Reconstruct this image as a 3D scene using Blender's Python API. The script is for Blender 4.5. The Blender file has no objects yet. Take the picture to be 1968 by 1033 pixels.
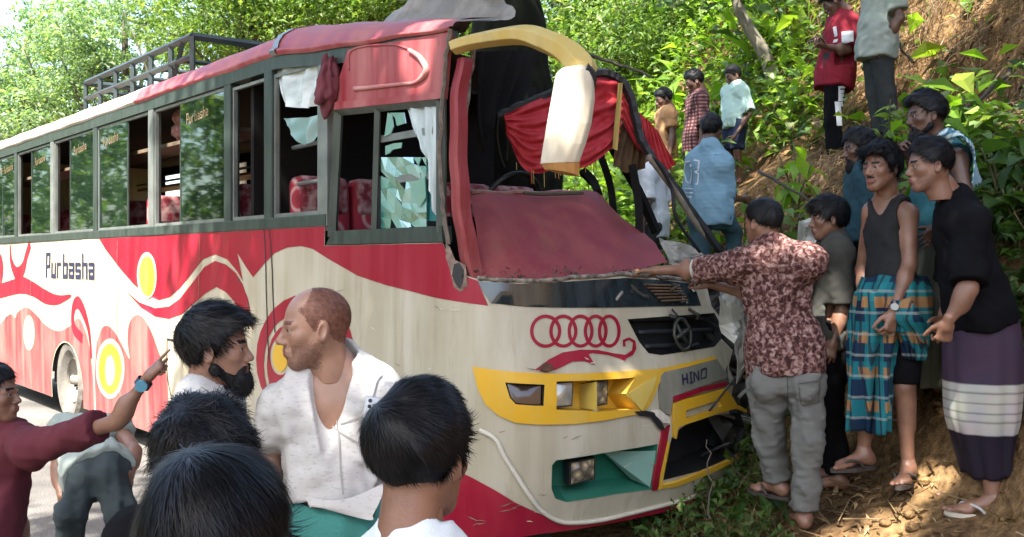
import bpy, bmesh, math, random
import numpy as np
from mathutils import Vector, Matrix, Euler
from mathutils.geometry import delaunay_2d_cdt

random.seed(7)
RNG = np.random.default_rng(11)
scene = bpy.context.scene
COL = scene.collection
R = math.radians

# ------------------------------------------------------------------ camera
CAMZ = 1.65
cam_data = bpy.data.cameras.new('camera')
cam = bpy.data.objects.new('camera', cam_data)
COL.objects.link(cam)
cam.location = (0, 0, CAMZ)
cam.rotation_euler = (R(90), 0, 0)
cam_data.sensor_width = 36
cam_data.lens = 36 * 2000 / 1968
cam_data.shift_y = -13.5 / 1968
cam_data.clip_start = 0.05
cam_data.clip_end = 600
scene.camera = cam

# ------------------------------------------------------------------ sky and sun
SUN_AZ = R(208)      # compass-style: where the sun stands, clockwise from +Y
SUN_EL = R(56)
world = bpy.data.worlds.new('World')
scene.world = world
world.use_nodes = True
wn = world.node_tree.nodes
wl = world.node_tree.links
wn.clear()
sky = wn.new('ShaderNodeTexSky')
sky.sky_type = 'NISHITA'
sky.sun_disc = False
sky.sun_elevation = SUN_EL
sky.sun_rotation = SUN_AZ
sky.air_density = 1.0
sky.dust_density = 3.0
sky.ozone_density = 1.0
bg = wn.new('ShaderNodeBackground')
bg.inputs[1].default_value = 0.15
wo = wn.new('ShaderNodeOutputWorld')
wl.new(sky.outputs[0], bg.inputs[0])
wl.new(bg.outputs[0], wo.inputs[0])

sun_data = bpy.data.lights.new('sun', 'SUN')
sun_data.energy = 4.5
sun_data.angle = R(0.5)
sun_data.color = (1.0, 0.95, 0.86)
sun = bpy.data.objects.new('sun', sun_data)
COL.objects.link(sun)
to_sun = Vector((math.sin(SUN_AZ) * math.cos(SUN_EL), math.cos(SUN_AZ) * math.cos(SUN_EL), math.sin(SUN_EL)))
sun.rotation_euler = to_sun.to_track_quat('Z', 'Y').to_euler()

vs = scene.view_settings
vs.view_transform = 'Standard'
vs.look = 'None'
vs.exposure = 2.2
vs.gamma = 1.0
vs.use_curve_mapping = False
scene.render.engine = 'CYCLES'
scene.cycles.use_denoising = True
scene.cycles.max_bounces = 8
scene.cycles.transparent_max_bounces = 16
scene.cycles.caustics_reflective = False
scene.cycles.caustics_refractive = False
scene.cycles.sample_clamp_indirect = 6.0

# ------------------------------------------------------------------ helpers
def at(u, v, Y):
    """photo pixel + distance in metres -> point in the place"""
    return np.array([(u - 984) / 2000 * Y, Y, CAMZ - (v - 503) / 2000 * Y])

def new_mesh(name, V, Fc, smooth=True, mats=None, midx=None):
    me = bpy.data.meshes.new(name)
    V = np.asarray(V, dtype=np.float32)
    if isinstance(Fc, np.ndarray) and Fc.ndim == 2:
        n = Fc.shape[1]
        me.vertices.add(len(V)); me.vertices.foreach_set('co', V.ravel())
        me.loops.add(Fc.size); me.loops.foreach_set('vertex_index', Fc.astype(np.int32).ravel())
        me.polygons.add(len(Fc))
        me.polygons.foreach_set('loop_start', np.arange(0, Fc.size, n, dtype=np.int32))
        try:
            me.polygons.foreach_set('loop_total', np.full(len(Fc), n, dtype=np.int32))
        except Exception:
            pass
    else:
        me.from_pydata([tuple(map(float, v)) for v in V], [], [tuple(int(i) for i in f) for f in Fc])
    for m in (mats or []):
        me.materials.append(m)
    if midx is not None and len(midx) == len(me.polygons):
        me.polygons.foreach_set('material_index', np.asarray(midx, dtype=np.int32))
    me.polygons.foreach_set('use_smooth', np.full(len(me.polygons), bool(smooth)))
    me.update(calc_edges=True)
    return me

def obj(name, me, parent=None, loc=None):
    o = bpy.data.objects.new(name, me)
    COL.objects.link(o)
    if parent is not None:
        o.parent = parent
    if loc is not None:
        o.location = loc
    return o

def empty(name, loc=(0, 0, 0), rz=0.0):
    o = bpy.data.objects.new(name, None)
    o.empty_display_size = 0.1
    COL.objects.link(o)
    o.location = loc
    o.rotation_euler = (0, 0, rz)
    return o

def tag(o, label=None, cat=None, group=None, kind=None):
    if label: o['label'] = label
    if cat: o['category'] = cat
    if group: o['group'] = group
    if kind: o['kind'] = kind
    return o

class MB:
    """collects shapes, then links them as ONE mesh object"""
    def __init__(s):
        s.V = []; s.F = []; s.n = 0
    def add(s, V, Fc):
        V = np.asarray(V, dtype=float).reshape(-1, 3)
        s.V.append(V)
        s.F += [tuple(int(i) + s.n for i in f) for f in Fc]
        s.n += len(V)
        return s
    def box(s, lo, hi, ch=0.0):
        x0, y0, z0 = lo; x1, y1, z1 = hi
        if ch <= 0:
            V = [(x0,y0,z0),(x1,y0,z0),(x1,y1,z0),(x0,y1,z0),(x0,y0,z1),(x1,y0,z1),(x1,y1,z1),(x0,y1,z1)]
            return s.add(V, [(0,3,2,1),(4,5,6,7),(0,1,5,4),(1,2,6,5),(2,3,7,6),(3,0,4,7)])
        bm = bmesh.new()
        bmesh.ops.create_cube(bm, size=1)
        for v in bm.verts:
            v.co = Vector(((x0+x1)/2 + v.co.x*(x1-x0), (y0+y1)/2 + v.co.y*(y1-y0), (z0+z1)/2 + v.co.z*(z1-z0)))
        bmesh.ops.bevel(bm, geom=bm.edges[:], offset=ch, segments=2, affect='EDGES', profile=0.6)
        bm.verts.index_update()
        s.add([v.co[:] for v in bm.verts], [[v.index for v in f.verts] for f in bm.faces]); bm.free()
        return s
    def tube(s, pts, rad, n=8, caps=True, flat=None):
        """flat=(normal, ratio): squashed section"""
        P = np.asarray(pts, float); m = len(P)
        rad = np.broadcast_to(np.asarray(rad, float), (m,))
        T = np.gradient(P, axis=0); T /= np.linalg.norm(T, axis=1)[:, None] + 1e-9
        up = np.array([0.0, 0.0, 1.0])
        if abs(T[0] @ up) > 0.9: up = np.array([1.0, 0.0, 0.0])
        N = up - T[0] * (T[0] @ up); N /= np.linalg.norm(N)
        V = []
        for i in range(m):
            N = N - T[i] * (T[i] @ N); N /= np.linalg.norm(N) + 1e-9
            B = np.cross(T[i], N)
            for k in range(n):
                a = 2 * math.pi * k / n
                o = N * math.cos(a) + B * math.sin(a)
                if flat is not None:
                    fn = np.asarray(flat[0], float); o = o - fn * (o @ fn) * (1 - flat[1])
                V.append(P[i] + o * rad[i])
        Fc = []
        for i in range(m - 1):
            for k in range(n):
                a = i*n + k; b = i*n + (k+1) % n
                Fc.append((a, b, b+n, a+n))
        if caps:
            Fc.append(tuple(range(n))[::-1]); Fc.append(tuple((m-1)*n + k for k in range(n)))
        return s.add(V, Fc)
    def build(s, name, mat, parent=None, smooth=False):
        me = new_mesh(name, np.concatenate(s.V), s.F, smooth, [mat] if mat else None)
        return obj(name, me, parent)

def catmull(pts, n=8, closed=False):
    P = np.asarray(pts, float); m = len(P)
    out = []
    rng_ = range(m) if closed else range(m - 1)
    for i in rng_:
        if closed:
            p0, p1, p2, p3 = P[(i-1) % m], P[i], P[(i+1) % m], P[(i+2) % m]
        else:
            p0, p1, p2, p3 = P[max(i-1,0)], P[i], P[i+1], P[min(i+2,m-1)]
        for k in range(n):
            t = k / n
            out.append(0.5*((2*p1) + (-p0+p2)*t + (2*p0-5*p1+4*p2-p3)*t*t + (-p0+3*p1-3*p2+p3)*t**3))
    if not closed: out.append(P[-1])
    return np.array(out)

# ------------------------------------------------------------------ materials
MATS = {}
def mat(name, col=(0.5,0.5,0.5), rough=0.6, metal=0.0, col2=None, nscale=8.0, namt=0.5, ndist=0.0, bump=0.0, bscale=60.0,
        stretch=(1,1,1), spec=0.5, sss=0.0, coat=0.0, build=None, detail=5.0):
    if name in MATS: return MATS[name]
    m = bpy.data.materials.new(name); m.use_nodes = True
    nt = m.node_tree; n = nt.nodes; l = nt.links
    b = n['Principled BSDF']
    b.inputs['Base Color'].default_value = (*col, 1)
    b.inputs['Roughness'].default_value = rough
    b.inputs['Metallic'].default_value = metal
    b.inputs['Specular IOR Level'].default_value = spec
    if sss:
        b.inputs['Subsurface Weight'].default_value = sss
        b.inputs['Subsurface Radius'].default_value = (0.012, 0.005, 0.003)
        b.inputs['Subsurface Scale'].default_value = 1.0
    if coat:
        b.inputs['Coat Weight'].default_value = coat
        b.inputs['Coat Roughness'].default_value = 0.15
    tc = n.new('ShaderNodeTexCoord'); mp = n.new('ShaderNodeMapping')
    mp.inputs['Scale'].default_value = stretch
    l.new(tc.outputs['Object'], mp.inputs[0])
    if col2 is not None:
        nz = n.new('ShaderNodeTexNoise'); nz.inputs['Scale'].default_value = nscale
        nz.inputs['Detail'].default_value = detail; nz.inputs['Distortion'].default_value = ndist
        l.new(mp.outputs[0], nz.inputs['Vector'])
        rp = n.new('ShaderNodeValToRGB')
        rp.color_ramp.elements[0].position = 0.5 - namt/2; rp.color_ramp.elements[1].position = 0.5 + namt/2
        rp.color_ramp.elements[0].color = (*col, 1); rp.color_ramp.elements[1].color = (*col2, 1)
        l.new(nz.outputs[0], rp.inputs[0]); l.new(rp.outputs[0], b.inputs['Base Color'])
    if bump:
        nb = n.new('ShaderNodeTexNoise'); nb.inputs['Scale'].default_value = bscale; nb.inputs['Detail'].default_value = 4
        l.new(mp.outputs[0], nb.inputs['Vector'])
        bp = n.new('ShaderNodeBump'); bp.inputs['Strength'].default_value = bump; bp.inputs['Distance'].default_value = 0.01
        l.new(nb.outputs[0], bp.inputs['Height']); l.new(bp.outputs[0], b.inputs['Normal'])
    if build: build(m, nt, n, l, b, mp)
    MATS[name] = m
    return m

def ramp(n, stops, interp='LINEAR'):
    r = n.new('ShaderNodeValToRGB'); cr = r.color_ramp; cr.interpolation = interp
    while len(cr.elements) < len(stops): cr.elements.new(0.5)
    for e, (p, c) in zip(cr.elements, stops):
        e.position = p; e.color = (*c, 1)
    return r

def mixc(n, l, fac, a, b, mode='MIX'):
    x = n.new('ShaderNodeMix'); x.data_type = 'RGBA'; x.blend_type = mode
    for sock, val in ((x.inputs[0], fac), (x.inputs[6], a), (x.inputs[7], b)):
        if hasattr(val, 'links') or hasattr(val, 'is_linked'): l.new(val, sock)
        elif isinstance(val, tuple): sock.default_value = (*val, 1)
        else: sock.default_value = val
    return x.outputs[2]

def math_(n, l, op, a, b=0.0):
    x = n.new('ShaderNodeMath'); x.operation = op
    for sock, val in ((x.inputs[0], a), (x.inputs[1], b)):
        if hasattr(val, 'is_linked'): l.new(val, sock)
        else: sock.default_value = val
    return x.outputs[0]

# leaves: colour varies leaf by leaf, some light passes through
def leaf_mat(name, stops, transl=0.45, rough=0.45):
    if name in MATS: return MATS[name]
    m = bpy.data.materials.new(name); m.use_nodes = True
    n = m.node_tree.nodes; l = m.node_tree.links; b = n['Principled BSDF']; out = n['Material Output']
    g = n.new('ShaderNodeNewGeometry')
    rp = ramp(n, stops)
    l.new(g.outputs['Random Per Island'], rp.inputs[0])
    l.new(rp.outputs[0], b.inputs['Base Color'])
    b.inputs['Roughness'].default_value = rough
    b.inputs['Specular IOR Level'].default_value = 0.35
    tr = n.new('ShaderNodeBsdfTranslucent')
    br = n.new('ShaderNodeMix'); br.data_type = 'RGBA'; br.blend_type = 'MULTIPLY'; br.inputs[0].default_value = 1
    l.new(rp.outputs[0], br.inputs[6]); br.inputs[7].default_value = (1.5, 1.5, 0.55, 1)
    l.new(br.outputs[2], tr.inputs[0])
    mx = n.new('ShaderNodeMixShader'); mx.inputs[0].default_value = transl
    l.new(b.outputs[0], mx.inputs[1]); l.new(tr.outputs[0], mx.inputs[2]); l.new(mx.outputs[0], out.inputs[0])
    MATS[name] = m
    return m

# ------------------------------------------------------------------ smooth value noise (numpy)
def vnoise(P, seed=0):
    P = np.asarray(P, float); I = np.floor(P).astype(np.int64); Fr = P - I
    Fr = Fr * Fr * (3 - 2 * Fr)
    def h(ix, iy, iz):
        k = (ix * 374761393 + iy * 668265263 + iz * 2147483647 + seed * 1274126177) & 0xffffffff
        k = ((k ^ (k >> 13)) * 1274126177) & 0xffffffff
        k = k ^ (k >> 16)
        return (k & 0xffff) / 65535.0
    r = 0
    for dx in (0, 1):
        for dy in (0, 1):
            for dz in (0, 1):
                w = (Fr[..., 0] if dx else 1 - Fr[..., 0]) * (Fr[..., 1] if dy else 1 - Fr[..., 1]) * (Fr[..., 2] if dz else 1 - Fr[..., 2])
                r = r + w * h(I[..., 0] + dx, I[..., 1] + dy, I[..., 2] + dz)
    return r * 2 - 1

def fbm(P, oct=4, seed=0):
    P = np.asarray(P, float); r = 0; a = 1.0
    for o in range(oct):
        r = r + a * vnoise(P * (2 ** o), seed + o); a *= 0.5
    return r
# ================================================================== the ground
GN = np.array([-60, 0.6, 1.05, 1.45, 2.0, 2.3, 2.7, 3.1, 3.45, 4.0, 4.3, 5.0, 5.9, 9.0, 16, 40, 90.0])
GZ = np.array([0, 0.0, 0.10, 0.30, 0.56, 1.05, 1.62, 2.05, 2.33, 2.62, 2.95, 4.4, 5.6, 8.0, 12, 24, 40.0])
def slope_n(x, y):
    return x + 0.22 * (np.maximum(y, -6) - 5) + 0.10 * np.sin(y * 1.3)
def ground_z(x, y, rough=True):
    x = np.asarray(x, float); y = np.asarray(y, float)
    n = slope_n(x, y)
    z = np.interp(n, GN, GZ)
    if rough:
        k = np.clip((n - 0.8) / 1.2, 0, 1)
        P = np.stack([x, y, z * 0.7], -1)
        z = z + k * (0.16 * fbm(P * 1.1, 3, 3) + 0.05 * fbm(P * 5, 3, 9) * np.clip((n-3.2)/1, 0.15, 1.6) + 0.09*np.abs(fbm(P*2.6, 3, 14))*np.clip((n-3.6), 0, 1.5))
    return z
def gz(x, y): return float(ground_z(np.array([x]), np.array([y]))[0])

def grid_mesh(name, xs, ys, zf, m, smooth=True):
    X, Y = np.meshgrid(xs, ys, indexing='ij'); Z = zf(X, Y)
    V = np.stack([X, Y, Z], -1).reshape(-1, 3)
    i, j = np.meshgrid(np.arange(len(xs)-1), np.arange(len(ys)-1), indexing='ij')
    a = (i*len(ys) + j).ravel()
    Fq = np.stack([a, a+len(ys), a+len(ys)+1, a+1], 1)
    return new_mesh(name, V, Fq, smooth, [m])

def soil_build(m, nt, n, l, b, mp):
    n1 = n.new('ShaderNodeTexNoise'); n1.inputs['Scale'].default_value = 1.6; n1.inputs['Detail'].default_value = 9; n1.inputs['Roughness'].default_value = 0.65
    n2 = n.new('ShaderNodeTexNoise'); n2.inputs['Scale'].default_value = 22; n2.inputs['Detail'].default_value = 6
    for q in (n1, n2): l.new(mp.outputs[0], q.inputs['Vector'])
    r1 = ramp(n, [(0.28, (0.06,0.037,0.021)), (0.44, (0.15,0.092,0.046)), (0.58, (0.26,0.165,0.080)), (0.78, (0.36,0.25,0.14))])
    l.new(n1.outputs[0], r1.inputs[0])
    r2 = ramp(n, [(0.3, (0.45,0.42,0.38)), (0.65, (1.1,1.06,1.0))])
    l.new(n2.outputs[0], r2.inputs[0])
    l.new(mixc(n, l, 1.0, r1.outputs[0], r2.outputs[0], 'MULTIPLY'), b.inputs['Base Color'])
    bp = n.new('ShaderNodeBump'); bp.inputs['Strength'].default_value = 0.9; bp.inputs['Distance'].default_value = 0.05
    l.new(n2.outputs[0], bp.inputs['Height']); l.new(bp.outputs[0], b.inputs['Normal'])
M_soil = mat('soil', rough=0.95, spec=0.15, build=soil_build)

xs = np.concatenate([np.linspace(-90, -4, 30), np.linspace(-3.6, 0.8, 14), np.arange(0.9, 7.5, 0.06), np.linspace(7.8, 90, 40)])
ys = np.concatenate([np.linspace(-40, 1.5, 24), np.arange(1.7, 14, 0.08), np.arange(14.2, 26, 0.25), np.linspace(27, 140, 34)])
o = obj('hillside_ground', grid_mesh('hillside_ground', xs, ys, lambda x, y: ground_z(x, y) - 0.006, M_soil))
tag(o, kind='structure')

def road_build(m, nt, n, l, b, mp):
    n1 = n.new('ShaderNodeTexNoise'); n1.inputs['Scale'].default_value = 1.3; n1.inputs['Detail'].default_value = 8
    n2 = n.new('ShaderNodeTexVoronoi'); n2.inputs['Scale'].default_value = 95
    for q in (n1, n2): l.new(mp.outputs[0], q.inputs['Vector'])
    r1 = ramp(n, [(0.3, (0.10,0.095,0.088)), (0.6, (0.19,0.18,0.165)), (0.8, (0.30,0.27,0.23))])
    l.new(n1.outputs[0], r1.inputs[0])
    r2 = ramp(n, [(0.0, (1.25,1.22,1.2)), (0.6, (0.6,0.6,0.6))]); l.new(n2.outputs['Distance'], r2.inputs[0])
    l.new(mixc(n, l, 0.8, r1.outputs[0], r2.outputs[0], 'MULTIPLY'), b.inputs['Base Color'])
    bp = n.new('ShaderNodeBump'); bp.inputs['Strength'].default_value = 0.6; bp.inputs['Distance'].default_value = 0.01
    l.new(n2.outputs['Distance'], bp.inputs['Height']); l.new(bp.outputs[0], b.inputs['Normal'])
M_road = mat('asphalt', rough=0.85, build=road_build)
# the road runs along the bus, its edge just right of the wheels
fdir = np.array([0.6242, -0.7812]); rdir = np.array([0.7812, 0.6242])
def strip(name, b0, b1, s0, s1, z, m, nb=8, ns=60):
    V = []; Fq = []
    for i in range(ns+1):
        for j in range(nb+1):
            s = s0 + (s1-s0)*i/ns; b = b0 + (b1-b0)*j/nb
            if j == nb: b += 0.12*math.sin(i*1.7) + 0.07*math.sin(i*4.1)
            p = np.array([-0.276, 5.31]) + fdir*s + rdir*b
            V.append((p[0], p[1], z + 0.02*max(0, 1-((j/nb-0.5)*2)**2)))
    for i in range(ns):
        for j in range(nb):
            a = i*(nb+1)+j; Fq.append((a, a+1, a+nb+2, a+nb+1))
    return obj(name, new_mesh(name, V, Fq, True, [m]))
tag(strip('road', -5.2, 1.55, -60, 14, 0.004, M_road), kind='structure')

# ================================================================== foliage builders
def leaves(C, size, elong=2.2, up=0.35, jitter=1.0, droop=0.0, rng=RNG, face=None, bend=0.18):
    """folded diamond leaves, 4 triangles each, at the points C"""
    C = np.asarray(C, float); N = len(C)
    size = np.broadcast_to(size, (N,)) * np.exp(np.clip(rng.normal(size=N)*0.38, -0.8, 0.85))
    D = rng.normal(size=(N, 3)) * jitter; D[:, 2] = D[:, 2]*0.6 - droop
    if face is not None: D += face
    D /= np.linalg.norm(D, axis=1)[:, None]
    U = rng.normal(size=(N, 3)) * 0.6; U[:, 2] += up * 2.5
    S = np.cross(D, U); S /= np.linalg.norm(S, axis=1)[:, None] + 1e-9
    U = np.cross(S, D)
    L = size[:, None]; W = (size / elong)[:, None]
    base = C - D*L*0.5; tip = C + D*L*0.5 - U*L*bend
    mid = C + D*L*0.02 + U*L*0.02
    l_ = mid + S*W*0.5 + U*W*0.16; r_ = mid - S*W*0.5 + U*W*0.16
    V = np.stack([base, r_, mid, l_, tip], 1).reshape(-1, 3)
    k = np.arange(N)[:, None]*5
    T = np.concatenate([k+np.array([[0,1,2]]), k+np.array([[0,2,3]]), k+np.array([[2,1,4]]), k+np.array([[2,4,3]])], 1).reshape(-1, 3)
    return V, T

def leaf_obj(name, VT, m, parent=None):
    V = np.concatenate([a for a, _ in VT]); off = 0; Ts = []
    for a, t in VT:
        Ts.append(t + off); off += len(a)
    return obj(name, new_mesh(name, V, np.concatenate(Ts), False, [m]), parent)

def blades(base, length, width, rng=RNG, lean=0.6, n=4, dirs=None):
    """arching grass or palm-like blades"""
    base = np.asarray(base, float); N = len(base)
    length = np.broadcast_to(length, (N,)) * rng.uniform(0.6, 1.25, N)
    if dirs is None:
        a = rng.uniform(0, 2*np.pi, N); dirs = np.stack([np.cos(a), np.sin(a)], 1)
    ln = lean * rng.uniform(0.4, 1.5, N)
    Vs = []
    for i in range(n+1):
        t = i/n
        h = length*(t - 0.55*ln*t*t*1.2); o = length*ln*t*t
        p = base + np.stack([dirs[:,0]*o, dirs[:,1]*o, h], 1)
        w = width*(1-t)**0.6*0.5*(0.5+min(1, t*4)*0.5)
        sd = np.stack([-dirs[:,1], dirs[:,0], np.zeros(N)], 1)*np.broadcast_to(w, (N,))[:, None]
        Vs += [p-sd, p+sd]
    V = np.stack(Vs, 1).reshape(-1, 3); m = 2*(n+1)
    k = np.arange(N)[:, None]*m
    T = np.concatenate([np.concatenate([k+np.array([[2*i,2*i+1,2*i+3]]), k+np.array([[2*i,2*i+3,2*i+2]])], 1) for i in range(n)], 1).reshape(-1, 3)
    return V, T

G_bright = leaf_mat('leaf_bright', [(0.0,(0.06,0.12,0.03)), (0.4,(0.11,0.20,0.05)), (0.75,(0.17,0.26,0.075)), (1.0,(0.26,0.32,0.14))], 0.5)
G_mid = leaf_mat('leaf_mid', [(0.0,(0.030,0.070,0.018)), (0.5,(0.055,0.115,0.025)), (0.85,(0.085,0.15,0.03)), (1.0,(0.14,0.15,0.05))])
G_teal = leaf_mat('leaf_pale', [(0.0,(0.09,0.17,0.10)), (0.5,(0.18,0.28,0.17)), (1.0,(0.32,0.40,0.28))], 0.55)  # overexposed, hazy paleness of the far trees is put into the leaf colour
G_dry = leaf_mat('leaf_dry', [(0.0,(0.10,0.06,0.025)), (0.5,(0.20,0.13,0.06)), (1.0,(0.32,0.24,0.13))], 0.25)
G_yellow = leaf_mat('leaf_fresh', [(0.0,(0.10,0.20,0.02)), (0.5,(0.16,0.30,0.03)), (1.0,(0.24,0.36,0.05))], 0.5)
M_bark = mat('bark', (0.035,0.028,0.02), 0.9, col2=(0.10,0.085,0.065), nscale=9, stretch=(1,1,0.25), bump=0.9, bscale=18)
M_bark_dark = mat('bark_dark', (0.004,0.005,0.0035), 0.95, col2=(0.017,0.018,0.012), nscale=11, stretch=(1,1,0.4), bump=1.0, bscale=22, spec=0.1)

def tree(label, base, height, trunk_r, crown, n_leaf, lsize, lm, lean=(0, 0), name='broadleaf_tree', bark=None, limbs=7, seed=0, cluster=0.55, group='trees behind the bus', per=26, gaps=()):
    """crown: list of (cx,cy,cz,rx,ry,rz) relative to the base"""
    rng = np.random.default_rng(seed)
    root = empty(name, base); tag(root, label, 'tree', group)
    top = np.array([lean[0], lean[1], height])
    tb = MB(); m = 12
    pts = np.array([top*t + np.array([0.12*math.sin(3*t+seed), 0.12*math.cos(2.3*t+seed), 0])*t*height*0.12 for t in np.linspace(0, 1, m)])
    rad = trunk_r*(1.25*np.exp(-np.linspace(0,1,m)*7)*0.5 + 1 - 0.72*np.linspace(0,1,m))
    tb.tube(pts, rad, 10)
    cr = np.array(crown, float)
    for i in range(limbs):
        c = cr[i % len(cr)]
        t0 = rng.uniform(0.4, 0.95); a = pts[int(t0*(m-1))]
        e = c[:3] + rng.normal(size=3)*c[3:]*0.45
        mid = (a+e)/2 + rng.normal(size=3)*0.25
        q = catmull([a, mid, e], 5)
        tb.tube(q, np.linspace(trunk_r*0.42*(1.1-t0*0.6), trunk_r*0.07, len(q)), 6)
        for _ in range(2):
            k = rng.integers(len(q)//2, len(q)); e2 = q[k] + rng.normal(size=3)*c[3:]*0.35
            tb.tube(catmull([q[k], (q[k]+e2)/2+rng.normal(size=3)*0.1, e2], 3), np.linspace(trunk_r*0.10, trunk_r*0.03, 7), 4)
    tb.build('trunk', bark or M_bark, root, True)
    vol = np.array([c[3]*c[4]*c[5] for c in cr]) ** 0.8; vol /= vol.sum()
    ncl = max(8, n_leaf//per)
    w = rng.choice(len(cr), ncl, p=vol)
    d = rng.normal(size=(ncl, 3)); d /= np.linalg.norm(d, axis=1)[:, None]
    rr = rng.uniform(0.15, 1.0, ncl)**0.45
    cc = cr[w, :3] + d*rr[:, None]*cr[w, 3:]
    cs = cluster*rng.uniform(0.5, 1.3, ncl)
    C = np.repeat(cc, per, 0) + np.clip(rng.normal(size=(ncl*per, 3)), -2, 2)*np.repeat(cs, per)[:, None]*np.array([0.6, 0.6, 0.28])
    for gp, gr in gaps:      # leaf-free shafts along the sun's rays, cleared to cast sun patches
        g0 = np.asarray(gp, float)-np.asarray(base, float); dl = np.array(to_sun); w_ = C-g0
        C = C[np.linalg.norm(w_-(w_@dl)[:, None]*dl, axis=1) > gr]
    V, T = leaves(C, lsize, up=0.5, rng=rng, droop=0.25)
    obj('crown', new_mesh('crown', V, T, False, [lm]), root)
    return root
# ================================================================== trees
def px_of(P):
    P = np.asarray(P, float); return 984+2000*P[..., 0]/P[..., 1], 503-2000*(P[..., 2]-CAMZ)/P[..., 1]
# the tree the bus ran into
tr = empty('broadleaf_tree', (0.02, 9.45, 0.0)); tag(tr, 'dark leaning tree trunk that the bus has run into', 'tree', 'trees behind the bus')
mb = MB(); pts = np.array([(0.16,0,-0.2), (0.13,0,0.6), (0.10,0,1.6), (0.05,0,2.6), (-0.03,0.0,3.6), (-0.14,0.05,4.6), (-0.30,0.1,5.8), (-0.5,0.1,7.2), (-0.7,0.0,9.0)])
q = catmull(pts, 5); rr = np.interp(np.linspace(0, 1, len(q)), [0, 0.1, 0.4, 1], [0.52, 0.40, 0.36, 0.2])
rr = rr*(1+0.05*np.sin(np.arange(len(q))*1.9)); mb.tube(q, rr, 18); mb.build('trunk', M_bark_dark, tr, True)
rng = np.random.default_rng(5); cc = np.array([-0.7, 0.0, 8.6]) + rng.normal(size=(140, 3))*np.array([1.9, 1.9, 0.8])
C = np.repeat(cc, 26, 0) + rng.normal(size=(140*26, 3))*np.array([0.35, 0.35, 0.16])
V, T = leaves(C, 0.22, rng=rng, up=0.5); obj('crown', new_mesh('crown', V, T, False, [G_mid]), tr)

def tr_at(label, u, D, crown_px, height, r, n, ls, lm, **k):
    """tree whose crown lobes are given as (pixel u, pixel v, lobe half width, half height in metres)"""
    x = (u-984)/2000*D; zb = gz(x, D); base = (x, D, zb-0.1)
    cr = []
    for (cu, cv, rx, rz) in crown_px:
        p = at(cu, cv, D); cr.append((p[0]-x, 0, p[2]-zb+0.1, rx, min(rx, 2.2), rz))
    return tree(label, base, height, r, cr, n, ls, lm, **k)
tr_at('pale feathery tree at the far left, beyond the bus tail', 60, 27, [(70,140,1.9,1.2), (150,70,1.8,1.0), (-20,210,1.8,1.1), (120,200,1.7,1.0)], 7.5, 0.22, 15000, 0.12, G_teal, seed=1, limbs=9, cluster=0.42, per=44)
tr_at('sunlit pale green tree behind the roof rack', 250, 24, [(230,60,2.0,1.2), (330,10,1.8,1.1), (200,170,1.6,0.9), (130,110,1.2,0.8), (90,230,1.6,0.8)], 7.5, 0.2, 16000, 0.11, G_teal, seed=2, limbs=10, cluster=0.40, per=44)
tr_at('bright green tree above the middle of the bus roof', 470, 22, [(440,30,1.9,0.9), (560,10,1.8,0.9), (500,-60,2.0,1.0), (400,90,1.2,0.6)], 7.5, 0.2, 16000, 0.11, G_bright, seed=3, limbs=10, cluster=0.40, per=44)
tr_at('fresh green tree rising left of the dark trunk', 700, 21, [(690,0,1.9,0.8), (780,-10,1.7,0.8), (610,40,1.4,0.7), (850,-20,1.5,0.8)], 8.0, 0.2, 15000, 0.11, G_bright, seed=4, limbs=9, cluster=0.40, per=40)
tr_at('tree in haze-pale leaf colour standing lowest behind the bus tail', 10, 36, [(-20,240,2.8,1.4), (60,260,2.6,1.2)], 5, 0.25, 5000, 0.24, G_teal, seed=5)
tr_at('leafy tree right of the dark trunk', 1130, 19, [(1120,20,1.5,1.0), (1200,-10,1.5,0.9), (1090,110,1.0,0.8), (1180,90,1.2,0.7)], 7.5, 0.17, 7000, 0.12, G_bright, seed=6, cluster=0.4, per=36)
tr_at('tree with dense foliage above the people on the slope', 1300, 17, [(1270,20,1.4,0.8), (1360,-10,1.3,0.8), (1220,70,1.0,0.6), (1330,60,1.0,0.5)], 6.0, 0.14, 5500, 0.11, G_bright, seed=7, cluster=0.4, per=36)
tr_at('background tree between the trunk and the roof rack', 600, 32, [(560,60,3.0,1.6), (700,40,3.0,1.6), (820,60,3.0,1.5), (450,90,2.6,1.4)], 9, 0.22, 12000, 0.22, G_mid, seed=8)
tr_at('background tree closing the gap right of the trunk', 1000, 30, [(980,80,3.0,2.0), (1080,30,3.0,2.0), (1150,120,2.5,1.6)], 9, 0.22, 10000, 0.22, G_mid, seed=9)
# slim leaning stem on the slope
st = empty('slender_tree', tuple(at(1478, 128, 12.0))); tag(st, 'slim grey leaning tree stem on the slope above the mint tee', 'tree')
o0 = at(1478, 128, 12.0); mb = MB(); q = catmull([at(u, v, 12.0)-o0 for u, v in ((1486,150), (1470,105), (1440,55), (1420,15), (1408,-40), (1395,-140))], 5)
mb.tube(q, np.linspace(0.085, 0.05, len(q)), 9); mb.build('trunk', mat('bark_pale', (0.09,0.085,0.06), 0.9, col2=(0.22,0.20,0.15), nscale=9, bump=0.6, bscale=20), st, True)
rng = np.random.default_rng(15); C = np.repeat(q[-4:]+rng.normal(size=(4, 3))*0.3, 200, 0)+rng.normal(size=(800, 3))*0.5; V, T = leaves(C, 0.16, rng=rng); obj('crown', new_mesh('crown', V, T, False, [G_mid]), st)
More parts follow.
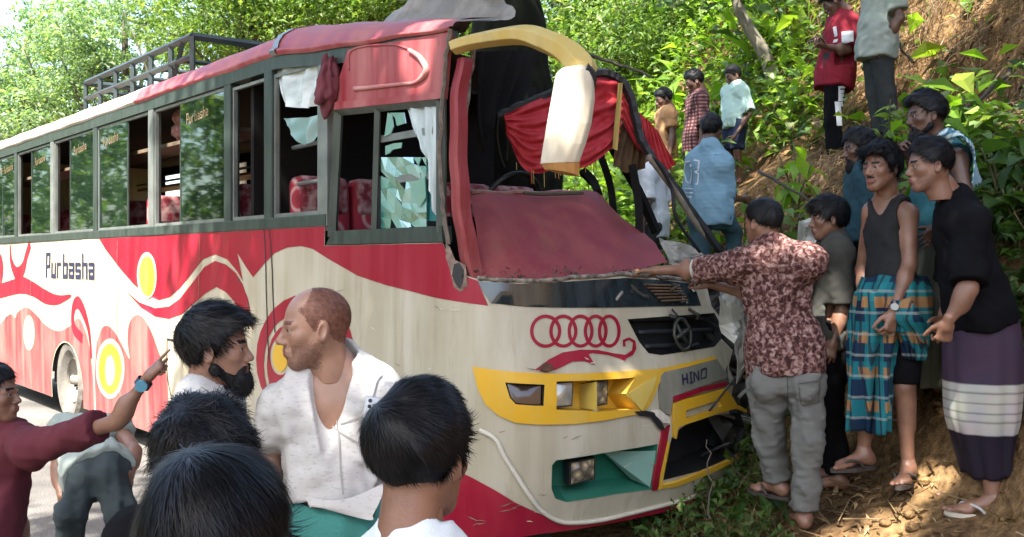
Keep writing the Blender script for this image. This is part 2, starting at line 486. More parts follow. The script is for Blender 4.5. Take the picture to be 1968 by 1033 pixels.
# unseen big tree, its boughs laid out over the road to shade the crash
tree('unseen spreading roadside tree overhanging the crowd from the bank', (6.2, 0.5, gz(6.2, 0.5)-0.1), 7.0, 0.32,
     [(-7.4,1.2,4.0,2.4,2.6,0.8), (-6.0,4.2,4.4,2.4,2.0,0.8), (-8.2,3.6,4.6,2.0,2.0,0.8), (-4.4,1.6,4.2,2.0,2.4,0.8), (-9.4,0.4,4.4,1.6,2.2,0.8), (-2.6,3.8,4.4,1.6,2.0,0.9), (-5.6,-1.2,4.0,2.2,1.6,0.8), (-9.6,-2.6,4.2,2.2,2.0,0.8), (-7.2,-3.8,4.2,2.2,1.8,0.8), (-11.2,-1.0,4.4,1.6,2.0,0.8), (-10.8,1.8,4.6,1.5,1.6,0.7), (-3.4,0.0,4.4,1.8,1.8,0.8), (-8.6,2.0,4.8,2.0,2.4,0.7), (-7.0,0.0,4.8,2.4,2.2,0.7), (-9.8,4.6,4.8,1.5,1.6,0.7)], 46000, 0.20, G_mid, lean=(-1.6, 1.0), seed=31, limbs=14, cluster=0.5, group='roadside trees', per=22,
     gaps=[(at(1665,1022,4.72), 0.30), (at(1925,265,6.6), 0.55), (at(1545,455,5.1), 0.16), (at(1075,190,4.66), 0.14), (at(745,690,3.0), 0.10), (at(1790,900,4.9), 0.16), (at(1850,120,9.4), 0.5), (at(820,80,5.6), 0.22)])  # each gap is aimed where a sun patch should fall
tree('tall roadside tree across the road from the bus', (-6.0, -9.0, 0), 9.0, 0.3, [(0,0,7,3.2,3,2.2), (2.5,0.5,6,2.5,2.5,1.8), (-2.8,0,6,2.5,2.5,1.8), (0.5,0,3.6,3,2,1.4)], 6500, 0.34, G_bright, seed=32, group='roadside trees')
tree('second roadside tree across the road from the bus', (-13.5, -3.0, 0), 8.5, 0.3, [(0,0,6.5,3,3,2.2), (2.5,1.5,5.5,2.4,2.4,1.8), (-1.8,-2,5.5,2.5,2.5,1.8), (0,0,3.2,3,3,1.5)], 6500, 0.34, G_bright, seed=33, group='roadside trees')
tree('third roadside tree across the road from the bus', (-18.5, 5.0, 0), 8.5, 0.3, [(0,0,6.5,3,3,2.2), (1.5,2.5,5.5,2.4,2.4,1.8), (-1.8,-2,5.5,2.5,2.5,1.8), (0,0,3.2,3,3,1.5)], 6000, 0.34, G_mid, seed=34, group='roadside trees')

for i_, (x_, y_, s_) in enumerate(((-13.0,9.0,1.0), (-14.5,14.0,1.1), (-17.5,19.5,1.2), (-21.0,26.0,1.4), (-12.5,4.0,0.9))):
    tree(('first', 'second', 'third', 'fourth', 'fifth')[i_] + ' of the leafy trees lining the far side of the road', (x_, y_, 0), 7.5*s_, 0.25, [(0,0,5.6*s_,2.6*s_,2.6*s_,2.0*s_), (1.6,1.8,3.6*s_,2.2*s_,2.2*s_,1.6*s_), (-1.5,-1.6,3.6*s_,2.2*s_,2.2*s_,1.6*s_), (0.6,0.3,1.6*s_,2.6*s_,2.6*s_,1.3*s_)], 9000, 0.20, G_bright if i_ % 2 else G_mid, seed=50+i_, group='roadside trees', per=30)
# ================================================================== undergrowth on the slope
def hill_points(n, x0, x1, y0, y1, keep, rng):
    P = np.stack([rng.uniform(x0, x1, n), rng.uniform(y0, y1, n)], 1)
    z = ground_z(P[:, 0], P[:, 1]); P3 = np.concatenate([P, z[:, None]], 1)
    u, v = px_of(P3); nn = slope_n(P[:, 0], P[:, 1])
    return P3[keep(u, v, nn, P3)]
rng = np.random.default_rng(77)
def patchy(P, s, seed, t): return fbm(P*s, 3, seed) > t
def green_keep(u, v, nn, P):
    dirt = (u > 1640) & (v < 330) & (P[:, 1] > 5)          # the bare cut bank
    path = (nn < 2.05) & (P[:, 1] < 7.5)
    steps = (u > 1380) & (u < 1650) & (v > 300) & (patchy(P, 0.9, 4, -0.1))
    crowd = (u > 1235) & (u < 1475) & (v > 170) & (v < 400) & (P[:, 1] < 11.6) & (rng.uniform(size=len(u)) < 0.93)
    crowd |= (u > 1555) & (u < 1740) & (v > 110) & (v < 420) & (P[:, 1] < 9.6) & (rng.uniform(size=len(u)) < 0.92)
    return (nn > 1.5) & ~crowd & ~path & ~steps & (~dirt | (rng.uniform(size=len(u)) < 0.10)) & patchy(P, 0.8, 2, -0.55)
A_ = hill_points(105000, 0.6, 9.5, 5.6, 24, green_keep, rng)
B_ = A_[rng.uniform(size=len(A_)) < 0.95]
def scatter(name, label, P, size, hmax, m, elong=2.2, **k):
    n = len(P); C = P + np.stack([rng.normal(size=n)*0.06, rng.normal(size=n)*0.06, rng.uniform(0.02, 1, n)**1.4*hmax], 1)
    V, T = leaves(C, size, elong, rng=rng, **k); o_ = obj(name, new_mesh(name, V, T, False, [m])); tag(o_, label, 'undergrowth', kind='stuff'); return o_
k3 = rng.integers(0, 10, len(B_))
scatter('undergrowth', 'mid green leafy undergrowth covering the slope', B_[k3 < 3], 0.13, 0.5, G_mid, up=0.6)
scatter('sunlit_tone_undergrowth', 'bright leaves in a sunlit tone over the slope undergrowth', B_[(k3 >= 3) & (k3 < 7)], 0.14, 0.7, G_bright, up=0.6)  # sunlit brightness comes from a lighter leaf colour, strewn at random
scatter('fresh_undergrowth', 'yellow-green fresh leaves over the slope undergrowth', B_[(k3 >= 7) & (k3 < 9)], 0.15, 0.8, G_yellow, elong=2.0, up=0.6)
scatter('dry_undergrowth', 'withered brown leaves among the slope plants', B_[k3 == 9], 0.12, 0.4, G_dry)
ub_, vb_ = px_of(B_); BL = B_[(rng.uniform(size=len(B_)) < 0.07) & (B_[:, 1] > 10.5) & (ub_ < 1560)]; scatter('broad_leaf_undergrowth', 'broad fresh green leaves standing above the slope undergrowth', BL, 0.19, 0.8, G_yellow, elong=1.9, up=0.7)
FP = hill_points(3200, 0.6, 8, 8.5, 22, green_keep, rng); V, T = blades(FP, 0.75, 0.022, rng, 0.8); o_ = obj('tall_grass', new_mesh('tall_grass', V, T, False, [G_bright])); tag(o_, 'arching tall grass blades on the slope', 'grass', kind='stuff')
# roots and straw hanging from the cut bank
RP = hill_points(42000, 2.0, 8.5, 5.5, 15, lambda u, v, nn, P: (u > 1560) & (u < 2050) & (v < 420) & (nn > 2.4), rng)
a = rng.uniform(0, 2*np.pi, len(RP)); dirs = np.stack([-0.9+0.5*np.cos(a), -0.6+0.7*np.sin(a)], 1)
n = len(RP); L = rng.uniform(0.10, 0.42, n); tip = RP + np.stack([dirs[:, 0]*0.22*L/0.3, dirs[:, 1]*0.22*L/0.3, -L*0.55+rng.normal(size=n)*0.05], 1); st_ = RP + np.array([-0.03, -0.03, 0.05])
mid = (st_+tip)/2 + rng.normal(size=(n, 3))*0.03 + np.array([-0.03, -0.03, 0.03]); sd = rng.normal(size=(n, 3)); sd /= np.linalg.norm(sd, axis=1)[:, None]; sd *= 0.0042
V = np.stack([st_-sd, st_+sd, mid-sd*0.8, mid+sd*0.8, tip-sd*0.2, tip+sd*0.2], 1).reshape(-1, 3); kk = np.arange(n)[:, None]*6
T = np.concatenate([kk+np.array([[0,1,3,2]]), kk+np.array([[2,3,5,4]])], 1).reshape(-1, 4)
o_ = obj('hanging_roots', new_mesh('hanging_roots', V, T, False, [leaf_mat('root_straw', [(0.0,(0.06,0.035,0.018)), (0.5,(0.17,0.11,0.055)), (1.0,(0.32,0.23,0.13))], 0.1)])); tag(o_, 'fine dry roots and straw hanging over the cut bank', 'roots', kind='stuff')
# litter on the trodden ground
LP = hill_points(9000, 0.7, 4.5, 3.0, 10, lambda u, v, nn, P: (nn > 0.95) & patchy(P, 1.3, 6, -0.35), rng)
V, T = leaves(LP + np.array([0, 0, 0.012]), 0.055, 3.2, rng=rng, up=1.2, jitter=1.0); o_ = obj('leaf_litter', new_mesh('leaf_litter', V, T, False, [G_dry])); tag(o_, 'dry leaf litter scattered over the trodden earth', 'litter', kind='stuff')
TW = LP[rng.uniform(size=len(LP)) < 0.10]; n = len(TW); a = rng.uniform(0, 2*np.pi, n); L = rng.uniform(0.08, 0.35, n); dv = np.stack([np.cos(a)*L/2, np.sin(a)*L/2, rng.normal(size=n)*0.02], 1); sd = np.stack([-np.sin(a), np.cos(a), 0*a+0.6], 1)*0.004
q0 = TW+[0, 0, 0.02]; V = np.stack([q0-dv-sd, q0-dv+sd, q0+dv+sd, q0+dv-sd], 1).reshape(-1, 3); kk = np.arange(n)[:, None]*4
o_ = obj('straw_twigs', new_mesh('straw_twigs', V, kk+np.arange(4)[None], False, [MATS['root_straw']])); tag(o_, 'straw and twigs lying on the trodden earth', 'twigs', kind='stuff')
# dark weeds in the ditch beside the bumper and under the right edge
WP = hill_points(9000, 0.7, 1.9, 4.2, 6.6, lambda u, v, nn, P: (u > 1230) & (u < 1500) & (v > 800), rng)
scatter('ditch_weeds', 'low dark weeds in the ditch under the bumper', WP[rng.uniform(size=len(WP)) < 0.5], 0.07, 0.16, G_mid, up=0.8)
V, T = blades(WP[rng.uniform(size=len(WP)) < 0.22], 0.22, 0.008, rng, 0.8); o_ = obj('ditch_grass', new_mesh('ditch_grass', V, T, False, [MATS['root_straw']])); tag(o_, 'thin dry grass stalks in the ditch', 'grass', kind='stuff')
EP = hill_points(9000, 2.2, 4.2, 4.6, 7.0, lambda u, v, nn, P: (u > 1840) & (v > 290) & (v < 800) & (nn > 2.2), rng)
scatter('bank_weeds', 'dark green weeds on the bank at the right edge', EP[rng.uniform(size=len(EP)) < 0.7], 0.085, 0.35, G_mid, up=0.5)
# clods and stones on the trodden earth
bm = bmesh.new(); bmesh.ops.create_icosphere(bm, subdivisions=2, radius=1); bv_ = np.array([q.co[:] for q in bm.verts]); bf_ = np.array([[x.index for x in f.verts] for f in bm.faces]); bm.free()
SP = hill_points(900, 1.0, 4.2, 3.6, 8.5, lambda u, v, nn, P: (nn > 1.0) & (u > 1200), rng)
Vs, Fs = [], []
for i, p in enumerate(SP):
    s = rng.uniform(0.008, 0.035); d = bv_*(1+0.25*fbm(bv_*1.5+i, 2, i % 50)[:, None])*s*np.array([1, 1, 0.7]); Vs.append(d+p+[0, 0, s*0.2]); Fs.append(bf_+i*len(bv_))
o_ = obj('clods', new_mesh('clods', np.concatenate(Vs), np.concatenate(Fs), True, [M_soil])); tag(o_, 'small clods of brown earth lying on the trodden ground', 'clods', kind='stuff')

# ================================================================== single plants with large leaves
def big_leaf_mesh(name, m, elong):
    n = 7; V = []; Fl = []
    for i in range(n):
        t = i/(n-1); w = 0.5/elong*math.sin(math.pi*min(1, t**0.75*1.02))**0.8 + 0.004; z = 0.10*math.sin(t*2.2) - 0.42*t*t
        V += [(t*0.95, -w, z+w*0.28), (t*0.95, 0, z), (t*0.95, w, z+w*0.28)]
    for i in range(n-1):
        for k in (0, 1): a = i*3+k; Fl.append((a, a+1, a+4, a+3))
    return new_mesh(name, V, Fl, True, [m])
LEAFM = {k: big_leaf_mesh('leaf', m, e) for k, (m, e) in dict(fresh=(G_yellow, 2.6), mid=(G_mid, 1.9), bright=(G_bright, 2.2), round=(G_mid, 1.25), long=(G_yellow, 4.2), pale=(leaf_mat('leaf_grey_green', [(0.0,(0.10,0.16,0.09)), (1.0,(0.2,0.27,0.17))]), 1.3)).items()}
M_stem = mat('stem_green', (0.07,0.085,0.03), 0.7, col2=(0.14,0.12,0.06), nscale=9)
def plant(label, u, v, D, kind, n_stem, height, leaf_len, per=4, spread=0.5, name='leafy_plant', seed=0, up=0.3, groundit=True, group='leafy plants on the slope'):
    rng_ = np.random.default_rng(seed+100); b = at(u, v, D)
    if groundit: b[2] = gz(b[0], b[1])
    root = empty(name, tuple(b)); tag(root, label, 'plant', group)
    for s in range(n_stem):
        a = rng_.uniform(0, 2*math.pi); h = height*rng_.uniform(0.65, 1.15); sp = spread*rng_.uniform(0.2, 1.0)*height
        q = catmull([np.zeros(3), np.array([math.cos(a)*sp*0.3, math.sin(a)*sp*0.3, h*0.55]), np.array([math.cos(a)*sp, math.sin(a)*sp, h])], 5)
        mb = MB(); mb.tube(q, np.linspace(0.012, 0.004, len(q))*min(1.4, 0.6+height), 5); mb.build('stem', M_stem, root, True)
        for k in range(per):
            t = 0.35+0.65*(k+rng_.uniform(0, 0.8))/per; p = q[min(len(q)-1, int(t*(len(q)-1)))]
            lf = bpy.data.objects.new('leaf', LEAFM[kind]); COL.objects.link(lf); lf.parent = root; lf.location = tuple(p)
            lf.rotation_euler = (rng_.normal()*0.4, -up + rng_.normal()*0.35, a + (k*2.4) + rng_.normal()*0.4); sc = leaf_len*rng_.uniform(0.7, 1.25); lf.scale = (sc, sc, sc)
    return root
plant('bright long-leaved plant above the mint tee', 1462, 190, 12.7, 'long', 5, 0.75, 0.45, 4, 0.5, seed=1, up=0.7)
plant('tall yellow-green broad-leaved plant left of the crimson tee', 1530, 345, 8.4, 'fresh', 4, 0.65, 0.24, 5, 0.35, seed=2, up=-0.2)
plant('drooping broad-leaved plant just below the bank', 1505, 372, 8.0, 'bright', 4, 0.5, 0.22, 4, 0.45, seed=3, up=-0.3)
plant('young sapling with light leaves at the feet of the mint tee', 1432, 360, 8.9, 'fresh', 2, 0.42, 0.17, 5, 0.3, seed=4, up=0.3)
plant('fresh green leaf tuft behind the red curtain', 1232, 200, 11.5, 'fresh', 3, 0.5, 0.32, 3, 0.5, seed=5, up=0.2)
plant('pale round-leaved creeper by the petrol shirt', 1612, 372, 6.9, 'pale', 4, 0.14, 0.17, 2, 0.8, seed=6, up=0.1)
plant('grey-green round leaves behind the blue tee', 1462, 395, 8.3, 'pale', 3, 0.25, 0.2, 3, 0.6, seed=7, up=0.1)
plant('low round-leaved plant in the ditch by the grey trousers', 1432, 968, 4.9, 'round', 5, 0.10, 0.17, 2, 0.9, seed=8, up=0.1)
plant('second low round-leaved plant under the bumper edge', 1372, 1015, 4.75, 'round', 5, 0.08, 0.15, 2, 0.9, seed=9, up=0.1)
plant('dark leafy plant at the right edge behind the black tee', 1925, 480, 5.7, 'mid', 6, 0.55, 0.20, 4, 0.5, seed=10, up=0.0)
plant('small leafy plant below the sunny earth at the right edge', 1905, 360, 6.2, 'bright', 5, 0.35, 0.19, 3, 0.6, seed=11, up=0.1)
plant('broad-leaved plant behind the towel', 1880, 250, 6.6, 'mid', 4, 0.3, 0.24, 3, 0.8, seed=12, up=0.2)
plant('wilting leafy plant low at the right edge', 1950, 560, 5.5, 'mid', 5, 0.4, 0.18, 4, 0.6, seed=13, up=-0.2)
plant('small fern-like sprig before the charcoal trousers on the bank', 1708, 268, 8.2, 'bright', 4, 0.35, 0.14, 5, 0.5, seed=14, up=0.2)
plant('banana-like leaf tuft in the upper undergrowth', 1300, 90, 14.5, 'long', 5, 0.9, 0.6, 3, 0.6, seed=15, up=0.5)
plant('leafy shrub with yellow-green leaves under the slim stem', 1520, 180, 10.8, 'bright', 6, 0.5, 0.22, 5, 0.6, seed=16, up=0.1)
plant('leafy sprout on the bare bank at the top right', 1850, 100, 9.8, 'bright', 3, 0.3, 0.14, 4, 0.5, seed=17, up=0.2)
# woody stems and fallen branches on the slope
def branch(label, pts, r, seed=0):
    o0 = at(*pts[0]); q = catmull([at(*p_)-o0 for p_ in pts], 5); mb = MB(); mb.tube(q + np.random.default_rng(seed).normal(size=q.shape)*0.008, np.linspace(r, r*0.45, len(q)), 6)
    b_ = mb.build('fallen_branch', M_bark, None, True); b_.location = tuple(o0); tag(b_, label, 'branch', 'branches on the slope')
branch('thin dark branch slanting across the path above the blue denim', [(1460,330,8.6), (1510,358,8.3), (1580,398,7.9)], 0.018, 1)
branch('pale dry branch lying over the undergrowth right of the mirror', [(1130,105,12), (1190,125,12), (1260,150,11.8)], 0.025, 2)
branch('long root trailing down the cut bank behind the towel', [(1965,110,8.2), (1905,170,7.6), (1840,225,7.2)], 0.022, 3)
branch('straight stick leaning in front of the bumper void', [(1362,1005,4.75), (1362,930,4.8), (1360,840,4.85)], 0.005, 4)
branch('gnarled twig hanging beside the grey green shirt', [(1755,120,9.0), (1735,95,9.0), (1725,70,9.0)], 0.016, 5)
# ================================================================== the bus
AX = np.array([-0.276, 5.31]); WB = 2.3
bus = empty('passenger_bus', (AX[0], AX[1], 0), math.atan2(fdir[1], fdir[0]))
tag(bus, 'crashed cream and red passenger bus with its windscreen gone, front rammed into the bank', 'bus')

def w2b(P):
    P = np.asarray(P, float); q = P[..., :2] - AX
    return np.stack([q @ fdir, q @ rdir, P[..., 2]], -1)
def b2px(L):
    L = np.asarray(L, float)
    w = AX + L[..., :1]*fdir + L[..., 1:2]*rdir
    return 984 + 2000*w[..., 0]/w[..., 1], 503 - 2000*(L[..., 2]-CAMZ)/w[..., 1]
def onb(u, v, a=None, b=None):
    """pixel -> bus coordinates on the plane a=const (across) or b=const (along)"""
    d = np.array([(u-984)/2000, 1.0, -(v-503)/2000])
    n, c = (fdir, a) if a is not None else (rdir, b)
    t = (c + AX @ n)/(d[:2] @ n)
    p = d*t; p[2] += CAMZ
    return w2b(p)
def Z4(x, y): return (0.33875*x, 330 + 0.33875*y)
def Z5(x, y): return (450 + 0.33875*x, 350 + 0.33875*y)
def Z6(x, y): return (880 + 0.3726*x, 350 + 0.3726*y)
def Z7(x, y): return (880 + 0.3708*x, 650 + 0.3708*y)
def Z8(x, y): return (0.3707*x, 650 + 0.3707*y)

# ---- skin of the bus: p runs along the side, round the nose and back along the far side
A_S, A_B, NEXP = -0.25, 0.50, 2.9
th = np.linspace(0, math.pi, 400)
ca, sa = np.cos(th), np.sin(th)
pa = A_S + A_B*np.abs(sa)**(2/NEXP); pb = WB/2 - WB/2*np.sign(ca)*np.abs(ca)**(2/NEXP)
seg = np.concatenate([[0], np.cumsum(np.hypot(np.diff(pa), np.diff(pb)))])
PF = seg[-1]
FOZ = np.array([0.15, 0.25, 0.45, 0.70, 0.95, 1.05, 1.20, 1.40, 1.57, 3.0])
FOV = np.array([0.0, 0.06, 0.13, 0.15, 0.14, 0.12, 0.07, 0.03, 0.0, -0.30])
def skin(p, z, dents=True):
    p = np.asarray(p, float); z = np.asarray(z, float)
    q = np.clip(p, 0, PF)
    a = np.interp(q, seg, pa); b = np.interp(q, seg, pb)
    a = a + np.minimum(p, 0) - np.maximum(p-PF, 0)
    w = np.clip((a - A_S)/A_B, 0, 1)
    a = a + np.interp(z, FOZ, FOV)*w
    bow = 0.016*np.sin(np.clip((z-0.2)/1.67, 0, 1)*math.pi)*np.sign(b - WB/2)*(1-w)
    dent = 0.004*fbm(np.stack([p*1.2, z*2.2, p*0], -1), 3, 5) if dents else 0.0
    return np.stack([a, b + bow + dent*np.sign(b-WB/2)*(1-w*0.9), z + 0*a], -1)
def skin_n(p, z):
    e = 0.01
    n = np.cross(skin(p+e, z)-skin(p-e, z), skin(p, z+e)-skin(p, z-e))
    return n/np.linalg.norm(n, axis=-1, keepdims=True)
_gp, _gz = np.meshgrid(np.concatenate([np.linspace(-9.6, 0, 180), np.linspace(0.02, PF, 220)]), np.linspace(0.1, 2.1, 120), indexing='ij')
_gl = skin(_gp, _gz); _gu, _gv = b2px(_gl)
_nn = skin_n(_gp, _gz); _wv = AX + _gl[..., :1]*fdir + _gl[..., 1:2]*rdir
_nw = _nn[..., :1]*fdir + _nn[..., 1:2]*rdir
_vis = (_nw*_wv).sum(-1) < 0.03*np.linalg.norm(_wv, axis=-1)
def pz(u, v):
    d = (_gu-u)**2 + (_gv-v)**2 + np.where(_vis, 0, 1e7)
    i = np.unravel_index(np.argmin(d), d.shape); x = np.array([_gp[i], _gz[i]])
    for _ in range(5):
        e = 1e-3
        def fpx(x): return np.array(b2px(skin(x[0], x[1], False)))
        f0 = fpx(x); J = np.stack([(fpx(x+[e, 0])-f0)/e, (fpx(x+[0, e])-f0)/e], 1)
        try: dx = np.linalg.solve(J + 1e-6*np.eye(2), np.array([u, v]) - f0)
        except Exception: break
        x = x + np.clip(dx, -0.06, 0.06)
    return x
def PZ(pts): return np.array([pz(*q) for q in pts])
def pin(poly, X, Y):
    poly = np.asarray(poly); ins = np.zeros(X.shape, bool); j = len(poly)-1
    for i in range(len(poly)):
        xi, yi = poly[i]; xj, yj = poly[j]
        c = ((yi > Y) != (yj > Y)) & (X < (xj-xi)*(Y-yi)/(yj-yi+1e-12) + xi)
        ins ^= c; j = i
    return ins
def dense(poly, step=0.06, closed=True):
    out = []; m = len(poly)
    for i in range(m if closed else m-1):
        a = np.asarray(poly[i], float); b = np.asarray(poly[(i+1) % m], float)
        k = max(1, int(np.linalg.norm(b-a)/step))
        for t in range(k): out.append(a + (b-a)*t/k)
    return np.array(out)
def fill(outer, holes=(), step=0.07):
    """triangulated sheet in (p,z) with holes"""
    polys = [dense(outer, step)] + [dense(h, step) for h in holes]
    vs_ = []; ed = []
    for q in polys:
        s0 = len(vs_)
        vs_ += [Vector((float(x), float(y))) for x, y in q]
        ed += [(s0+i, s0+(i+1) % len(q)) for i in range(len(q))]
    lo = polys[0].min(0); hi = polys[0].max(0)
    gx, gy = np.meshgrid(np.arange(lo[0]+step/2, hi[0], step), np.arange(lo[1]+step/2, hi[1], step), indexing='ij')
    gx = gx.ravel() + 0.0007; gy = gy.ravel() + 0.0011
    ok = pin(outer, gx, gy)
    for h in holes: ok &= ~pin(h, gx, gy)
    vs_ += [Vector((float(x), float(y))) for x, y in zip(gx[ok], gy[ok])]
    v, e, f, *_ = delaunay_2d_cdt(vs_, ed, [], 0, 1e-5)
    v = np.array([(q.x, q.y) for q in v]); f = np.array([t for t in f if len(t) == 3])
    c = v[f].mean(1)
    ok = pin(polys[0], c[:, 0], c[:, 1])
    for h in polys[1:]: ok &= ~pin(h, c[:, 0], c[:, 1])
    return v, f[ok], polys
def sheet(name, outer, m, parent, off=0.003, holes=(), step=0.07, thick=0.0, smooth=True):
    v, f, polys = fill(outer, holes, step)
    n = skin_n(v[:, 0], v[:, 1]); P = skin(v[:, 0], v[:, 1])
    V = [P + n*off]; Fs = [f]; k = len(v)
    Fl = [tuple(t) for t in f]
    if thick:
        for q in polys:
            nn = skin_n(q[:, 0], q[:, 1]); s = skin(q[:, 0], q[:, 1]); L = len(q)
            V += [s + nn*off, s + nn*(off-thick)]
            Fl += [(k+i, k+(i+1) % L, k+L+(i+1) % L, k+L+i) for i in range(L)]; k += 2*L
    return obj(name, new_mesh(name, np.concatenate(V), Fl, smooth, [m]), parent)
def recess(name, poly, depth, m, parent, shrink=0.9, shift=(0, 0), step=0.06, off=0.004):
    """walls and back of a hollow behind the outline"""
    q = dense(poly, step); L = len(q)
    n = skin_n(q[:, 0], q[:, 1]); s = skin(q[:, 0], q[:, 1]) + n*off
    c = q.mean(0); q2 = c + (q-c)*shrink + np.array(shift)
    nm = n.mean(0); nm /= np.linalg.norm(nm)
    s2 = skin(q2[:, 0], q2[:, 1]) - nm*depth
    V = np.concatenate([s, s2, [s2.mean(0)]])
    Fl = [(i, (i+1) % L, L+(i+1) % L, L+i) for i in range(L)] + [(L+i, L+(i+1) % L, 2*L) for i in range(L)]
    return obj(name, new_mesh(name, V, Fl, False, [m]), parent)
def line_pz(pts, n=6): return catmull(pts, n)
def ribbon_poly(line, w):
    line = np.asarray(line, float); w = np.broadcast_to(np.asarray(w, float), (len(line),))
    t = np.gradient(line, axis=0); t /= np.linalg.norm(t, axis=1)[:, None] + 1e-9
    nrm = np.stack([-t[:, 1], t[:, 0]], 1)
    return np.concatenate([line + nrm*w[:, None]/2, (line - nrm*w[:, None]/2)[::-1]])
def ell_pz(cu, cv, ru, rv, n=28):
    return PZ([(cu + ru*math.cos(t), cv + rv*math.sin(t)) for t in np.linspace(0, 2*math.pi, n, endpoint=False)])

# ---- paints: faded, dusty, rain-streaked
def paint(name, col, dusty, rough=0.38, amt=0.55, rust=0.25):
    def bld(m, nt, n, l, b, mp):
        tc = mp.inputs[0].links[0].from_socket
        m1 = n.new('ShaderNodeMapping'); m1.inputs['Scale'].default_value = (4.5, 4.5, 0.40); l.new(tc, m1.inputs[0])
        s1 = n.new('ShaderNodeTexNoise'); s1.inputs['Scale'].default_value = 1.3; s1.inputs['Detail'].default_value = 6; s1.inputs['Roughness'].default_value = 0.6
        l.new(m1.outputs[0], s1.inputs['Vector'])
        r1 = ramp(n, [(0.40, (0, 0, 0)), (0.66, (1, 1, 1))]); l.new(s1.outputs[0], r1.inputs[0])
        s2 = n.new('ShaderNodeTexNoise'); s2.inputs['Scale'].default_value = 2.2; s2.inputs['Detail'].default_value = 8; l.new(tc, s2.inputs['Vector'])
        r2 = ramp(n, [(0.35, (0, 0, 0)), (0.75, (1, 1, 1))]); l.new(s2.outputs[0], r2.inputs[0])
        f = math_(n, l, 'MULTIPLY', math_(n, l, 'ADD', math_(n, l, 'MULTIPLY', r1.outputs[0], 0.75), math_(n, l, 'MULTIPLY', r2.outputs[0], 0.4)), amt)
        c1 = mixc(n, l, f, col, dusty)
        # rusty run marks and scratches
        m3 = n.new('ShaderNodeMapping'); m3.inputs['Scale'].default_value = (5.5, 5.5, 0.8); l.new(tc, m3.inputs[0])
        s3 = n.new('ShaderNodeTexNoise'); s3.inputs['Scale'].default_value = 1.0; s3.inputs['Detail'].default_value = 9; s3.inputs['Roughness'].default_value = 0.7
        l.new(m3.outputs[0], s3.inputs['Vector'])
        r3 = ramp(n, [(0.54, (0, 0, 0)), (0.80, (1, 1, 1))]); l.new(s3.outputs[0], r3.inputs[0])
        c2 = mixc(n, l, math_(n, l, 'MULTIPLY', r3.outputs[0], rust), c1, (0.16, 0.085, 0.035))
        l.new(c2, b.inputs['Base Color'])
        rr = math_(n, l, 'ADD', math_(n, l, 'MULTIPLY', f, 0.35), rough); l.new(rr, b.inputs['Roughness'])
        bp = n.new('ShaderNodeBump'); bp.inputs['Strength'].default_value = 0.12; bp.inputs['Distance'].default_value = 0.02
        l.new(s2.outputs[0], bp.inputs['Height']); l.new(bp.outputs[0], b.inputs['Normal'])
    return mat(name, build=bld, spec=0.3)
P_cream = paint('paint_cream', (0.38,0.335,0.235), (0.53,0.49,0.385), 0.30, 0.9, 0.6)
P_red = paint('paint_red', (0.26,0.004,0.022), (0.36,0.030,0.048), 0.30, 0.6, 0.35)
P_pink = paint('paint_red_faded', (0.27,0.03,0.04), (0.42,0.16,0.15), 0.36, 0.9, 0.4)
P_dash = paint('paint_maroon_dusty', (0.17,0.012,0.020), (0.27,0.075,0.07), 0.46, 0.8, 0.6)
P_wash = paint('paint_red_washed', (0.30,0.030,0.040), (0.44,0.19,0.16), 0.4, 0.9, 0.4)
P_yellow = paint('paint_yellow', (0.66,0.36,0.01), (0.58,0.40,0.10), 0.4, 0.6, 0.35)
P_ylight = paint('paint_yellow_pale', (0.62,0.44,0.06), (0.55,0.45,0.2), 0.4, 0.5, 0.15)
P_green = paint('paint_sea_green', (0.012,0.12,0.075), (0.05,0.2,0.14), 0.35, 0.6, 0.1)
P_white = paint('paint_white_line', (0.62,0.58,0.48), (0.5,0.45,0.35), 0.4, 0.6, 0.4)
P_mirror = paint('plastic_mirror', (0.60,0.55,0.43), (0.55,0.48,0.36), 0.3, 0.6, 0.25)
P_arm = paint('paint_arm_yellow', (0.50,0.34,0.07), (0.55,0.46,0.2), 0.35, 0.8, 0.4)
P_orange = paint('paint_orange', (0.45,0.20,0.05), (0.4,0.25,0.1), 0.5, 0.5, 0.3)
M_frame = mat('frame_dark_green', (0.018,0.030,0.026), 0.4, col2=(0.07,0.09,0.08), nscale=5, namt=0.6, stretch=(3,3,0.6), metal=0.2)
M_alu = mat('aluminium_dull', (0.16,0.18,0.17), 0.42, 0.5, col2=(0.30,0.32,0.30), nscale=6)
M_black = mat('black_plastic', (0.006,0.0065,0.008), 0.6, col2=(0.02,0.02,0.022), nscale=9)
M_blackgloss = mat('black_gloss', (0.006,0.010,0.013), 0.12, col2=(0.03,0.045,0.05), nscale=3, namt=0.5, stretch=(6,6,0.7), coat=0.6)
M_inner = mat('interior_shade', (0.0035,0.003,0.003), 0.85, col2=(0.009,0.007,0.0065), nscale=3, spec=0.2)  # near-black: the shade of the unlit cabin is put into the colour
M_roofgrey = paint('roof_metal', (0.13,0.115,0.095), (0.34,0.31,0.27), 0.5, 1.0, 1.0)
M_rubber = mat('tyre_rubber', (0.06,0.058,0.052), 0.85, col2=(0.24,0.22,0.19), nscale=5, namt=0.6, bump=0.5)
M_rim = mat('rim_steel', (0.35,0.33,0.29), 0.6, 0.2, col2=(0.16,0.14,0.12), nscale=6)
M_chrome = mat('chrome_dull', (0.22,0.22,0.20), 0.42, 0.8, col2=(0.07,0.065,0.055), nscale=14)
M_grey_pl = paint('plate_grey_green', (0.16,0.165,0.13), (0.3,0.28,0.22), 0.5, 0.8, 0.3)
